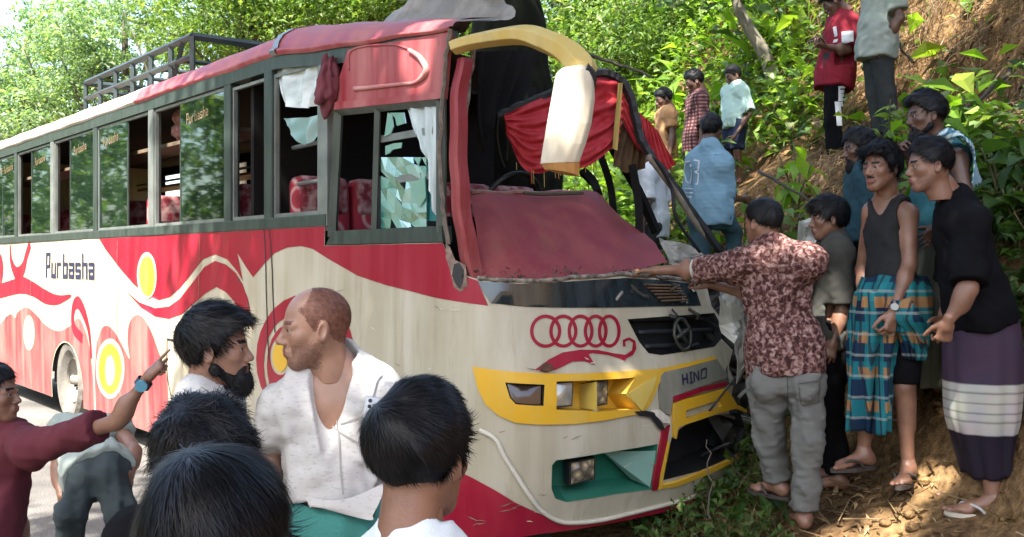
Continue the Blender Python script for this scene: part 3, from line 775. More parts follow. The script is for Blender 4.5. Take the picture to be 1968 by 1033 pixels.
def lens_build(m, nt, n, l, b, mp):
    v = n.new('ShaderNodeTexVoronoi'); v.inputs['Scale'].default_value = 24; l.new(mp.outputs[0], v.inputs['Vector'])
    bp = n.new('ShaderNodeBump'); bp.inputs['Strength'].default_value = 0.8; bp.inputs['Distance'].default_value = 0.02
    l.new(v.outputs['Distance'], bp.inputs['Height']); l.new(bp.outputs[0], b.inputs['Normal'])
    r = ramp(n, [(0.0, (0.62,0.5,0.28)), (0.35, (0.25,0.2,0.13)), (0.7, (0.09,0.08,0.06))]); l.new(v.outputs['Distance'], r.inputs[0]); l.new(r.outputs[0], b.inputs['Base Color'])
M_lens = mat('lamp_lens', rough=0.12, coat=0.8, build=lens_build)
M_lensclear = mat('lamp_clear', (0.16,0.16,0.14), 0.08, 0.3, col2=(0.5,0.48,0.4), nscale=8, coat=1.0)
M_lensdark = mat('lamp_smoked', (0.03,0.016,0.010), 0.2, col2=(0.08,0.05,0.035), nscale=5, coat=0.5)
def glass(name, tint, mixv, rough=0.03, dust=0.12, dustc=(0.25,0.3,0.26)):
    if name in MATS: return MATS[name]
    m = bpy.data.materials.new(name); m.use_nodes = True
    n = m.node_tree.nodes; l = m.node_tree.links; out = n['Material Output']; n.remove(n['Principled BSDF'])
    t = n.new('ShaderNodeBsdfTransparent'); t.inputs[0].default_value = (*tint, 1)
    g = n.new('ShaderNodeBsdfGlossy'); g.inputs['Roughness'].default_value = rough; g.inputs[0].default_value = (0.85, 0.95, 0.9, 1)
    lw = n.new('ShaderNodeFresnel'); lw.inputs[0].default_value = 1.6
    fa = math_(n, l, 'ADD', lw.outputs[0], mixv)
    mx = n.new('ShaderNodeMixShader'); l.new(fa, mx.inputs[0]); l.new(t.outputs[0], mx.inputs[1]); l.new(g.outputs[0], mx.inputs[2])
    d = n.new('ShaderNodeBsdfDiffuse'); d.inputs[0].default_value = (*dustc, 1)
    tc = n.new('ShaderNodeTexCoord'); nz = n.new('ShaderNodeTexNoise'); nz.inputs['Scale'].default_value = 3.5; nz.inputs['Detail'].default_value = 6
    l.new(tc.outputs['Object'], nz.inputs['Vector'])
    m2 = n.new('ShaderNodeMixShader'); l.new(math_(n, l, 'MULTIPLY', nz.outputs[0], dust*2), m2.inputs[0])
    l.new(mx.outputs[0], m2.inputs[1]); l.new(d.outputs[0], m2.inputs[2]); l.new(m2.outputs[0], out.inputs[0])
    MATS[name] = m; return m
G_win = glass('glass_green', (0.07,0.15,0.10), 0.10, 0.03, 0.10, (0.05,0.11,0.075))
G_teal_sh = glass('glass_shattered', (0.06,0.34,0.27), 0.03, 0.3, 0.40, (0.05,0.30,0.24))
M_film = mat('plastic_film', (0.42,0.50,0.50), 0.25, col2=(0.70,0.76,0.76), nscale=5, namt=0.3, stretch=(1,1,3), sss=0.0, coat=0.3)

# ---- lower body shell with its openings
z_sill = 1.868
WHEEL_A = -6.86
def aP(a): return a - A_S           # side coordinate of a point on the straight side
b_belt = PZ([(917,537), (960,540), (1030,541), (1088,538), (1150,534), (1204,531), (1270,535), (1330,542)])
p_left = PF + 1.2
pR = float(pz(1388, 640)[0])
jag = [(pR + 0.05*math.sin(k_*2.7) + 0.03*math.sin(k_*7.1) + 0.10*max(0, 0.9-z_) - 0.55*max(0, z_-1.36), z_) for k_, z_ in enumerate(np.linspace(0.25, 1.56, 16))]
outer = [(-10.4, 0.205), (aP(-1.0), 0.205), (0.25, 0.22), (0.6, 0.25), (PF/2, 0.25)] + jag + [tuple(q) for q in b_belt[::-1]] + [(aP(-0.06), 1.60), (aP(-0.125), 1.748), (aP(-1.40), 1.748), (aP(-1.405), z_sill), (-10.4, z_sill)]
arch = [(aP(WHEEL_A) + 0.55*math.cos(t), 0.36 + 0.46*math.sin(t)) for t in np.linspace(0, math.pi, 18)] + [(aP(WHEEL_A)-0.55, 0.1), (aP(WHEEL_A)+0.55, 0.1)]
arch2 = [(aP(-1.85) + 0.55*math.cos(t), 0.36 + 0.46*math.sin(t)) for t in np.linspace(0, math.pi, 18)] + [(aP(-1.85)-0.55, 0.1), (aP(-1.85)+0.55, 0.1)]
h_grille = PZ([(1206,614), (1290,608), (1372,602), (1388,630), (1386,652), (1372,667), (1271,683), (1246,679), (1228,657)])
h_ind = PZ([Z7(246,231), Z7(445,243), Z7(440,350), Z7(400,350), Z7(300,342), Z7(270,310)])
h_lamp = PZ([Z7(506,226), Z7(700,220), Z7(912,206), Z7(868,288), Z7(930,372), Z7(700,380), Z7(506,370)])
h_fog = PZ([Z7(488,660), Z7(510,634), Z7(760,595), Z7(1034,550), Z7(1000,782), Z7(820,806), Z7(560,848), Z7(505,830), Z7(486,780)])
h_void = PZ([Z7(1112,500), Z7(1180,450), Z7(1330,400), Z7(1465,385), Z7(1490,470), Z7(1462,590), Z7(1250,690), Z7(1056,740)])
body = sheet('body', outer, P_cream, bus, 0.0, [arch, arch2, h_grille, h_ind, h_lamp, h_fog, h_void], 0.075)

# ---- livery
def zc(pts, zf): return [zf(*q) for q in pts]
redA = PZ([(191,459), (203,479), (234,520), (257,547), (281,567), (305,577), (325,572), (346,554), (366,530), (390,499), (413,489), (437,499), (456,522), (467,540), (456,486), (472,512), (487,533),
           (507,509), (528,487), (552,476), (579,473), (602,479), (633,499), (687,530), (741,548), (789,560), (873,579), (938,588), (927,562), (918,540)])
redA = np.concatenate([redA, [(aP(-0.06), 1.597), (aP(-0.125), 1.745), (aP(-1.403), 1.745), (aP(-1.408), z_sill-0.003), (redA[0][0], z_sill-0.003)]])
sheet('red_upper_band', redA, P_red, body, 0.003)
redB = PZ(zc([(705,672), (790,742), (880,776), (960,766), (1020,722), (1100,622), (1160,542), (1220,507), (1280,527), (1340,577), (1378,640), (1408,720), (1430,830), (1440,900), (1370,800), (1330,735), (1285,685), (1230,655), (1170,688), (1100,750), (1030,810), (960,836), (880,822), (800,772), (745,712)], Z4))
sheet('red_wave', redB, P_red, body, 0.003)
redC = PZ([(-40,640), (17,606), (30,611), (34,601), (51,591), (68,603), (88,625), (112,637), (135,627), (152,612), (168,650), (176,700), (180,745)])
redC = catmull(redC, 5)
redC = np.concatenate([redC, [(redC[-1][0], 0.21), (aP(WHEEL_A)+0.56, 0.21), (aP(WHEEL_A)+0.56, 0.36)] + [(aP(WHEEL_A)+0.57*math.cos(t), 0.36+0.48*math.sin(t)) for t in np.linspace(0.1, math.pi-0.1, 12)] + [(aP(WHEEL_A)-0.57, 0.36), (aP(WHEEL_A)-0.57, 0.21), (redC[0][0], 0.21)]])
sheet('red_rear_flare', redC, P_wash, body, 0.003)
redD = PZ([(186,660), (196,632), (208,627), (222,640), (240,672), (250,690), (246,650), (250,620), (262,606), (276,612), (292,640), (306,680), (316,705), (322,730)])
redD = catmull(redD, 5)
redD = np.concatenate([redD, [(redD[-1][0]+0.02, 0.3), (redD[-1][0]-0.15, 0.21), (redC[60][0]+0.05, 0.21), (redC[60][0]+0.05, 0.6)]])
sheet('red_lower_flare', redD, P_wash, body, 0.0035)
def stroke(name, pts, w, m, z=Z4, off=0.004):
    ln = catmull(PZ(zc(pts, z)), 6)
    ww = np.interp(np.linspace(0, 1, len(ln)), np.linspace(0, 1, len(w)), w)
    return sheet(name, ribbon_poly(ln, ww), m, body, off, step=0.09)
stroke('red_curl', [(-60,690), (0,678), (80,655), (130,645), (190,668), (260,712), (330,728), (405,704)], [0.2,0.18,0.18,0.2,0.16,0.15,0.10,0.02], P_red)
stroke('red_hook', [(58,420), (62,500), (85,565), (108,582), (135,545), (150,480), (172,410)], [0.05,0.09,0.14,0.18,0.16,0.12,0.12], P_red)
stroke('red_leaf', [(470,950), (425,900), (412,830), (422,760), (445,745), (475,800), (500,880), (512,960), (520,1060)], [0.10,0.12,0.10,0.12,0.13,0.12,0.08,0.06,0.04], P_red)
stroke('red_rear_ring', [(-45,560), (-5,500), (8,560), (4,640)], [0.05,0.16,0.2,0.05], P_red)
sheet('pale_swirl', ell_pz(57, 640, 11, 34), P_cream, body, 0.006)
sheet('yellow_disc_border', ell_pz(283, 530, 19, 45), P_cream, body, 0.006)
sheet('yellow_disc', ell_pz(284, 531, 15, 38), P_yellow, body, 0.009)
sheet('yellow_ring_border', ell_pz(213, 709, 28, 58), P_cream, body, 0.006)
sheet('yellow_ring', ell_pz(213, 709, 22, 48), P_yellow, body, 0.009, holes=[ell_pz(213, 712, 10, 30)])
sheet('red_wheel_motif', ell_pz(588, 690, 95, 124), P_red, body, 0.003, holes=[ell_pz(560, 702, 52, 92)])
sheet('red_wheel_core', ell_pz(556, 702, 42, 78), P_red, body, 0.003, holes=[ell_pz(540, 685, 20, 36)])
sheet('yellow_wheel_disc', ell_pz(540, 685, 15, 30), P_yellow, body, 0.004)
redF = PZ([(760,850), (820,878), (870,900), (910,919), (950,941), (991,966), (1043,990), (1088,1002), (1140,1001), (1214,985), (1288,965), (1345,947)])
zb = 0.253
redF = np.concatenate([redF, [(redF[-1][0], zb), (PF/2, zb), (0.62, zb), (0.3, 0.228), (aP(-0.9), 0.208), (redF[0][0]-0.2, 0.208), (redF[0][0]-0.2, redF[0][1]+0.03)]])
sheet('red_bumper_skirt', redF, P_red, body, 0.004, step=0.06)
ln = catmull(PZ(zc([(115,478), (165,500), (205,535), (235,600), (290,690), (360,800), (430,890), (520,945), (620,953), (750,938), (900,903), (1100,853), (1290,798)], Z7)), 5)
tb = MB(); tb.tube(skin(ln[:, 0], ln[:, 1]) + skin_n(ln[:, 0], ln[:, 1])*0.008, 0.013, 6)
tb.build('white_moulding', P_white, body, True)

# five rings and the ribbon under them
for cu, ru in ((1048,30), (1082,27), (1115,25), (1144,23), (1170,22)):
    o_ = ell_pz(cu, 637, ru, 32, 36); i_ = ell_pz(cu, 637, ru-6.5, 25.5, 36)
    sheet('painted_ring', o_, P_red, body, 0.004, holes=[i_], step=0.05)
rib = PZ(zc([(395,970), (470,915), (540,880), (630,866), (720,868), (800,885), (860,893), (895,870), (900,830), (880,815), (860,825), (862,850), (848,850), (848,815), (880,802), (912,820), (918,862), (900,895), (865,912), (860,930), (835,912), (770,893), (690,884), (672,890), (705,946), (650,925), (590,928), (545,950), (500,972)], Z6))
sheet('painted_ribbon', rib, P_red, body, 0.005, step=0.05)

# the name on the side, in narrow block letters
LET = {'P': [((0,0),(0.25,1.65)), ((0.25,1.45),(0.8,1.65)), ((0.62,0.75),(0.82,1.65)), ((0.2,0.65),(0.82,0.85))],
       'u': [((0,0),(0.22,1)), ((0,0),(0.85,0.26)), ((0.63,0),(0.85,1))],
       'r': [((0,0),(0.22,1)), ((0,0.8),(0.7,1))],
       'b': [((0,0),(0.22,1.55)), ((0,0),(0.85,0.26)), ((0.63,0),(0.85,1)), ((0,0.8),(0.85,1))],
       'a': [((0,0),(0.22,0.62)), ((0,0),(0.85,0.26)), ((0.63,0),(0.85,1)), ((0,0.8),(0.85,1)), ((0,0.45),(0.85,0.62))],
       's': [((0,0),(0.85,0.26)), ((0.63,0),(0.85,0.6)), ((0,0.42),(0.85,0.6)), ((0,0.42),(0.22,1)), ((0,0.8),(0.85,1))],
       'h': [((0,0),(0.22,1.55)), ((0.63,0),(0.85,1)), ((0,0.8),(0.85,1))]}
M_navy = mat('lettering_navy', (0.012,0.016,0.06), 0.5, col2=(0.03,0.03,0.05), nscale=6)
x0, wl_ = -7.63, 0.205
for i, ch in enumerate('Purbasha'):
    mb = MB()
    for k_, ((ax, az), (bx, bz)) in enumerate(LET[ch]):
        a0 = x0 + i*wl_*1.06 + ax*wl_; a1 = x0 + i*wl_*1.06 + bx*wl_
        q = np.array([(aP(a0), 1.475+0.165*az), (aP(a1), 1.475+0.165*az), (aP(a1), 1.475+0.165*bz), (aP(a0), 1.475+0.165*bz)])
        P_ = skin(q[:, 0], q[:, 1]) + skin_n(q[:, 0], q[:, 1])*(0.005+0.0006*k_)
        mb.add(P_, [(0, 1, 2, 3)])
    mb.build('letter', M_navy, body)

# panel seams on the side
for (u0, v0, u1, v1, u2, v2) in ((508,440,512,520,518,690), (518,440,524,520,530,640)):
    ln = catmull(PZ([(u0,v0), (u1,v1), (u2,v2)]), 5)
    sheet('door_seam', ribbon_poly(ln, 0.014), M_black, body, 0.0045)
ln = PZ([(322,652), (322,720), (338,800)]); sheet('hatch_seam', ribbon_poly(catmull(ln, 4), 0.012), M_black, body, 0.006)
ln = PZ([(322,652), (345,656), (380,662)]); sheet('hatch_seam', ribbon_poly(catmull(ln, 4), 0.014), M_black, body, 0.006)
# torn hole beside the corner pillar
mb = MB(); c = skin(*pz(882, 527)); n_ = skin_n(*pz(882, 527))
hp = PZ([(874,508), (884,505), (893,520), (891,543), (884,556), (876,545), (870,530)])
sheet('torn_hole', hp, M_black, body, 0.006, step=0.03)
rp_ = PZ([(858,468), (866,475), (876,500), (896,510), (899,550), (886,562), (873,552), (866,520), (858,495)])
sheet('torn_metal', rp_, mat('torn_steel', (0.10,0.045,0.03), 0.7, col2=(0.32,0.24,0.19), nscale=30, bump=0.8, bscale=40), body, 0.0045, step=0.03)

# ---- headlamp surround, lamps, fog recess, grille
yo = PZ(zc([(80,148), (180,165), (300,178), (500,188), (700,184), (900,172), (1030,163), (1180,132), (1325,96), (1332,122), (1190,160), (1052,190), (1035,235), (985,350), (945,392), (900,398), (760,425), (600,445), (400,447), (300,438), (215,402), (150,345), (112,270), (95,210)], Z7))
yellow = sheet('headlamp_surround', yo, P_yellow, bus, 0.014, [h_ind, h_lamp], 0.06, 0.016)
recess('lamp_bay', h_lamp, 0.14, P_yellow, yellow, 0.86, off=0.013)
recess('indicator_bay', h_ind, 0.05, M_black, yellow, 0.92, off=0.013)
sheet('indicator_lens', h_ind*0.9 + h_ind.mean(0)*0.1, M_lensdark, yellow, -0.012)
def lamp(name, px, m, depth, parent, rim=True):
    q = PZ(px); c = q.mean(0)
    n = skin_n(c[0], c[1]); P_ = skin(q[:, 0], q[:, 1]) - n*depth
    cen = P_.mean(0); mb = MB()
    big = cen + (P_-cen)*1.14
    mb.add(np.concatenate([big + n*0.004, big - n*0.05]), [(0,1,2,3), (4,7,6,5), (0,4,5,1), (1,5,6,2), (2,6,7,3), (3,7,4,0)])
    h = mb.build(name, M_black, parent)
    g = 5; U = np.linspace(0, 1, g); V = []; Fl = []
    for i in U:
        for j in U:
            p = (P_[0]*(1-i)+P_[1]*i)*(1-j) + (P_[3]*(1-i)+P_[2]*i)*j
            V.append(p + n*(0.006 + 0.018*(1-(2*i-1)**2)*(1-(2*j-1)**2)))
    for i in range(g-1):
        for j in range(g-1): Fl.append((i*g+j, (i+1)*g+j, (i+1)*g+j+1, i*g+j+1))
    obj('lens', new_mesh('lens', V, Fl, True, [m]), h)
    return h
lamp('headlamp', [Z7(512,236), Z7(602,230), Z7(598,345), Z7(512,352)], M_lensclear, 0.025, bus)
lamp('headlamp', [Z7(716,230), Z7(790,224), Z7(786,335), Z7(716,348)], M_lens, 0.03, bus)
mb = MB(); q = PZ([Z7(706,228), Z7(708,374)]); s = skin(q[:, 0], q[:, 1]); n = skin_n(q[:, 0], q[:, 1])
t_ = np.array([0, 1, 0])*0.012
mb.add([s[0]+n[0]*0.01, s[1]+n[1]*0.01, s[1]-n[1]*0.13, s[0]-n[0]*0.13, s[0]+n[0]*0.01+t_, s[1]+n[1]*0.01+t_, s[1]-n[1]*0.13+t_, s[0]-n[0]*0.13+t_], [(0,1,2,3), (4,7,6,5), (0,4,5,1), (1,5,6,2), (2,6,7,3), (3,7,4,0)])
mb.build('lamp_divider', P_ylight, yellow)
tri = PZ([Z7(868,290), Z7(1016,196), Z7(1000,260), Z7(938,378)])
sheet('bent_fin', tri, P_ylight, yellow, 0.024, thick=0.02)
fogr = recess('fog_lamp_bay', h_fog, 0.16, P_green, bus, 0.84, off=0.004)
lp = PZ([Z7(830,618), Z7(1030,585), Z7(998,775), Z7(960,778)])
nn = skin_n(lp[:, 0], lp[:, 1]); ss = skin(lp[:, 0], lp[:, 1])
mb = MB(); mb.add([ss[0]-nn[0]*0.13, ss[1]-nn[1]*0.004, ss[2]-nn[2]*0.004, ss[3]-nn[3]*0.10], [(0,1,2,3)])
mb.build('bay_cheek', paint('paint_pale_green', (0.16,0.30,0.25), (0.22,0.34,0.3), 0.4, 0.5, 0.1), fogr)
lamp('fog_lamp', [Z7(612,660), Z7(730,638), Z7(730,738), Z7(612,768)], M_lens, 0.05, bus)
gr = recess('grille', h_grille, 0.10, M_black, bus, 0.93, off=0.003)
for k_ in range(3):
    zz = 1.34 - k_*0.075
    p0 = h_grille[:, 0].min()+0.07+0.03*k_; p1 = h_grille[:, 0].max()-0.06
    ln = np.array([(p, zz - 0.02*(p-p0) + (0.012*math.sin(p*19+k_*2) if p > (p0+p1)/2 else 0)*(k_ != 1)) for p in np.linspace(p0, p1-(0.16 if k_ == 2 else 0), 12)])
    mb = MB(); mb.tube(skin(ln[:, 0], ln[:, 1]) - skin_n(ln[:, 0], ln[:, 1])*0.035, 0.015, 6); mb.build('grille_bar', M_black, gr, True)
ec = pz(1307, 644); en = skin_n(*ec); e1 = skin(ec[0]+0.01, ec[1])-skin(ec[0]-0.01, ec[1]); e1 /= np.linalg.norm(e1); e2 = np.cross(en, e1)
e0 = skin(*ec) + en*0.02
ring = [e0 + e1*0.070*math.cos(t)*(1-0.12*abs(math.sin(t))) + e2*0.088*math.sin(t) for t in np.linspace(0, 2*math.pi, 29)]
mb = MB(); mb.tube(ring, 0.011, 6, False)
mb.tube([e0-e1*0.066-e2*0.02, e0-e1*0.02-e2*0.005, e0+e1*0.02+e2*0.012, e0+e1*0.066+e2*0.03], [0.01,0.017,0.017,0.01], 6)
mb.tube([e0-e1*0.04+e2*0.066, e0-e1*0.012+e2*0.0, e0+e1*0.04-e2*0.066], [0.008,0.014,0.008], 6)
mb.build('emblem', mat('emblem_dull', (0.10,0.10,0.08), 0.5, 0.6, col2=(0.035,0.034,0.028), nscale=14), gr, True)
# glossy black band below the missing windscreen, broken on the right
bandp = PZ([(919,541), (1000,546), (1088,542), (1150,538), (1204,535), (1270,539), (1332,546), (1346,588), (1252,590), (1163,592), (1085,592), (1010,590), (942,583), (928,560)])
band = sheet('black_visor_band', bandp, M_blackgloss, bus, 0.006, thick=0.02)
wire = mat('grille_mesh_brown', (0.10,0.055,0.025), 0.6, col2=(0.25,0.15,0.08), nscale=20)
bgp = PZ([(1230,545), (1300,548), (1318,580), (1270,583)])
gm = sheet('broken_vent', bgp, M_black, band, 0.014, thick=0.01)
for k_ in range(6):
    t = (k_+0.5)/6
    a_ = bgp[0]*(1-t)+bgp[3]*t; b_ = bgp[1]*(1-t)+bgp[2]*t
    ln = np.array([a_+(b_-a_)*s for s in np.linspace(0, 1, 5)])
    mb = MB(); mb.tube(skin(ln[:, 0], ln[:, 1])+skin_n(ln[:, 0], ln[:, 1])*0.02, 0.005, 5); mb.build('vent_slat', wire, gm)
# windscreen rubber and rust edge along the belt
ln = catmull(PZ([(917,535), (960,538), (1030,540), (1088,536), (1150,531), (1204,528), (1270,533), (1335,541)]), 5)
jit = RNG.normal(size=(len(ln), 3))*0.004
mb = MB(); mb.tube(skin(ln[:, 0], ln[:, 1])+jit, 0.013, 6)
mb.build('windscreen_rubber', mat('perished_rubber', (0.05,0.035,0.025), 0.8, col2=(0.3,0.25,0.2), nscale=30, namt=0.3), bus, True)

# ---- broken number plate panel and bumper pieces
pl = PZ(zc([(1040,200), (1060,178), (1190,150), (1330,112), (1392,205), (1250,250), (1105,302), (1090,400), (1045,380), (1036,300)], Z7))
plate = sheet('plate_panel', pl, M_grey_pl, bus, 0.018, thick=0.02)
pr = PZ(zc([(1100,305), (1250,255), (1375,225), (1380,245), (1255,275), (1108,330)], Z7))
sheet('red_edge', pr, P_red, plate, 0.024, thick=0.012)
def strokes(pts_list, z, w, m, parent, off, name='letter'):
    mb = MB()
    for k_, q in enumerate(pts_list):
        q = PZ(zc(q, z)); rb = ribbon_poly(q, w); L = len(q)
        P_ = skin(rb[:, 0], rb[:, 1]) + skin_n(rb[:, 0], rb[:, 1])*(off+0.0007*k_)
        mb.add(P_, [(i, i+1, 2*L-2-i, 2*L-1-i) for i in range(L-1)])
    return mb.build(name, m, parent)
for let in ([[(1150,190), (1154,245)], [(1172,185), (1176,238)], [(1150,218), (1176,210)]], [[(1192,182), (1196,234)], [(1186,185), (1200,180)], [(1188,236), (1204,230)]],
            [[(1212,230), (1208,178)], [(1208,178), (1234,222)], [(1234,222), (1230,170)]], [[(1248,166), (1246,214), (1272,205), (1274,160)], [(1248,168), (1274,160)]]):
    strokes(let, Z7, 0.012, M_navy, plate, 0.021)
yb = PZ(zc([(1105,340), (1150,318), (1260,290), (1375,258), (1400,290), (1432,345), (1485,372), (1480,385), (1430,365), (1340,388), (1180,442), (1130,462), (1120,520), (1110,515)], Z7))
yh = PZ(zc([(1168,375), (1345,318), (1352,355), (1172,415)], Z7))
ybp = sheet('yellow_bumper_piece', yb, P_yellow, bus, 0.020, [yh], 0.05, 0.02)
sheet('slot_back', yh, M_black, ybp, -0.02)
vr = PZ(zc([(1052,480), (1090,450), (1075,540), (1040,700), (1024,785), (1000,785), (1012,700), (1040,560)], Z7))
sheet('red_bumper_post', vr, P_red, bus, 0.014, thick=0.016)
vy = PZ(zc([(1080,530), (1088,545), (1060,690), (1046,775), (1026,782), (1042,700)], Z7))
sheet('yellow_bumper_post', vy, P_yellow, bus, 0.017, thick=0.016)
vl = PZ(zc([(1052,755), (1120,742), (1280,680), (1450,605), (1452,622), (1290,700), (1120,765), (1050,775)], Z7))
sheet('yellow_bumper_lip', vl, P_yellow, bus, 0.016, thick=0.016)
recess('bumper_void', h_void, 0.22, M_black, bus, 0.95, off=-0.004)
br = PZ(zc([(1000,375), (1030,370), (1080,410), (1085,440), (1050,440), (1010,400)], Z7))
sheet('torn_fibreglass', br, mat('fibreglass_raw', (0.5,0.42,0.33), 0.8, col2=(0.75,0.7,0.6), nscale=25, bump=0.6), bus, 0.024, thick=0.03)
br = PZ(zc([(900,380), (960,375), (1005,385), (1050,450), (1060,480), (1030,470), (985,410), (930,402)], Z7))
sheet('torn_gap', br, M_black, bus, 0.021)
br = PZ(zc([(425,150), (440,133), (475,140), (485,170), (455,178), (425,172)], Z7))
sheet('wire_stub', br, mat('rust', (0.05,0.02,0.012), 0.9, col2=(0.15,0.06,0.03), nscale=30), bus, 0.03, thick=0.03, step=0.02)

# ---- crushed corner: caved-in dark metal behind the torn skin
NP_, NZ_ = 26, 30; V = []; Fl = []
for i in range(NP_):
    for j in range(NZ_):
        p_ = pR - 0.06 + (PF + 0.5 - pR + 0.06)*i/(NP_-1); z_ = 0.28 + 1.32*j/(NZ_-1)
        d_ = 0.10 + 0.10*fbm(np.array([[p_*5, z_*5, 0.0]]), 3, 31)[0] + 0.05*fbm(np.array([[p_*15, z_*15, 0.0]]), 2, 33)[0]
        V.append(skin(p_, z_) - skin_n(p_, z_)*max(0.03, d_))
for i in range(NP_-1):
    for j in range(NZ_-1): a_ = i*NZ_+j; Fl.append((a_, a_+NZ_, a_+NZ_+1, a_+1))
obj('crushed_corner', new_mesh('crushed_corner', V, Fl, False, [mat('crushed_metal', (0.012,0.012,0.012), 0.55, 0.3, col2=(0.10,0.09,0.075), nscale=7, namt=0.35)]), bus)
for k_ in range(12):
    p_ = random.uniform(pR-0.05, PF-0.1); z_ = random.uniform(0.5, 1.5); q0_ = skin(p_, z_) - skin_n(p_, z_)*0.03
    mb = MB(); mb.tube(catmull([q0_, q0_+RNG.normal(size=3)*0.06, q0_+RNG.normal(size=3)*0.12+[0.03, 0, -0.05], q0_+RNG.normal(size=3)*0.16+[0.03, 0, -0.10]], 4), random.uniform(0.006, 0.016), 4, flat=(np.array([0, 1, 0]), 0.4)); mb.build('bent_strip', (M_black, MATS['sheet_raw'] if 'sheet_raw' in MATS else mat('sheet_raw', (0.22,0.21,0.19), 0.5, 0.4, col2=(0.4,0.38,0.34), nscale=9))[k_ % 3 == 0], bus)
for k_ in range(9):
    u_ = random.uniform(1190, 1345); v_ = random.uniform(532, 598); q0_ = skin(*pz(u_, v_)) + skin_n(*pz(u_, v_))*0.012; d_ = np.array([random.uniform(-0.02, 0.05), random.uniform(-0.16, 0.16), random.uniform(-0.07, 0.05)])
    mb = MB(); mb.tube(catmull([q0_, q0_+d_*0.4+RNG.normal(size=3)*0.015, q0_+d_*0.8+RNG.normal(size=3)*0.02, q0_+d_], 4), random.uniform(0.005, 0.013), 4, flat=(np.array([1, 0, 0]), 0.4)); mb.build('bent_strip', (M_black, MATS['sheet_raw'], MATS['crushed_metal'])[k_ % 3], bus)
# panel joints, rivets and scratches on the side and nose
for a in (-8.2, -5.25, -3.35):
    ln = np.array([(aP(a), z_) for z_ in np.linspace(0.24, 1.84, 9)]); sheet('panel_joint', ribbon_poly(ln, 0.007), MATS['perished_rubber'] if 'perished_rubber' in MATS else M_frame, body, 0.011)
for k_ in range(34):
    u_, v_ = random.choice([(random.uniform(930, 1250), random.uniform(790, 900)), (random.uniform(880, 1040), random.uniform(930, 1010)), (random.uniform(560, 900), random.uniform(560, 760)), (random.uniform(1000, 1340), random.uniform(690, 720))])
    q0_ = pz(u_, v_); L_x = random.uniform(0.02, 0.10); an_ = random.uniform(-0.35, 0.35); ln = np.array([q0_ + np.array([math.cos(an_), math.sin(an_)])*L_x*t_ + RNG.normal(size=2)*0.002 for t_ in np.linspace(0, 1, 5)])
    sheet('scratch', ribbon_poly(ln, np.array([0.001, 0.004, 0.005, 0.003, 0.001])), MATS['torn_steel'] if k_ % 2 else P_white, body, 0.013)
# ---- wheels
def wheel(a, b, rad=0.43, wid=0.24):
    prof = [(0.52,0.0), (0.60,-0.02), (0.72,-0.06), (0.88,-0.075), (0.97,-0.045), (1.0,0.0)]
    N = 48; V = []; Fl = []; full = prof + [(r, wid-y) for r, y in prof[::-1]]
    M_ = len(full)
    for i in range(N):
        t = 2*math.pi*i/N
        for k_, (r, y) in enumerate(full):
            rr = r*rad*(1 + (0.018 if (i % 2 and 3 < k_ < M_-4) else 0)); V.append((rr*math.cos(t), y, rr*math.sin(t)))
    for i in range(N):
        for k_ in range(M_-1):
            a_ = i*M_+k_; b_ = ((i+1) % N)*M_+k_; Fl.append((a_, a_+1, b_+1, b_))
    w = empty('wheel', (a, b, rad)); w.parent = bus
    obj('tyre', new_mesh('tyre', V, Fl, False, [M_rubber]), w)
    prof = [(0.53,-0.02), (0.53,0.02), (0.46,0.05), (0.44,0.10), (0.30,0.10), (0.27,0.05), (0.12,0.03), (0.10,-0.04), (0.0,-0.04)]
    V = []; Fl = []; M_ = len(prof)
    for i in range(32):
        t = 2*math.pi*i/32
        for r, y in prof: V.append((r*rad*math.cos(t), y, r*rad*math.sin(t)))
    for i in range(32):
        for k_ in range(M_-1):
            a_ = i*M_+k_; b_ = ((i+1) % 32)*M_+k_; Fl.append((a_, a_+1, b_+1, b_))
    obj('rim', new_mesh('rim', V, Fl, True, [M_rim]), w)
    for i in range(8):
        t = 2*math.pi*i/8; mb = MB(); c_ = np.array([0.21*rad*math.cos(t), 0, 0.21*rad*math.sin(t)])
        mb.tube([c_+[0, 0.045, 0], c_+[0, 0.01, 0]], 0.016, 6); mb.build('wheel_nut', M_chrome, w)
wheel(WHEEL_A, 0.075); wheel(-1.85, 0.10)
mb = MB(); mb.box((-10.3, 0.35, 0.35), (0.0, 1.95, 0.75)); mb.build('chassis', M_black, bus)
for k_ in range(2):
    mb = MB(); aw = (WHEEL_A, -1.85)[k_]
    V = []; Fl = []
    for i in range(13):
        t = math.pi*i/12
        for y in (0.02, 0.5): V.append((aw+0.56*math.cos(t), y, 0.36+0.47*math.sin(t)))
    for i in range(12): Fl.append((2*i, 2*i+1, 2*i+3, 2*i+2))
    mb.add(V, Fl); mb.build('wheel_housing', M_black, bus)

# ---- window band on the near side
POST = [-10.35, -8.97, -7.43, -5.95, -4.44, -2.865, -1.43]
def gut(a): return np.interp(a, [-10.6, -2.04, -1.30, -0.06], [3.05, 3.045, 2.965, 2.85])
def side_box(name, a0, a1, z0, z1, b0, b1, m, parent, ch=0.006):
    mb = MB(); mb.box((a0, b0, z0), (a1, b1, z1), ch); return mb.build(name, m, parent)
for i, a in enumerate(POST):
    w = 0.058 if i else 0.08
    side_box('window_post', a-w, a+w, z_sill-0.002, float(gut(a))-0.03, -0.004, 0.07, M_frame if i % 2 else M_alu, bus)
side_box('window_sill_rail', -10.4, POST[-1]+0.05, z_sill+0.001, z_sill+0.075, -0.010, 0.06, M_frame, bus)
mb = MB()
xs_ = np.array([-10.4, -2.04, -1.30, -0.10])
V = []; Fl = []
for a in xs_:
    g = float(gut(a)); V += [(a,-0.007,g-0.115), (a,-0.007,g-0.002), (a,0.07,g-0.002), (a,0.07,g-0.115)]
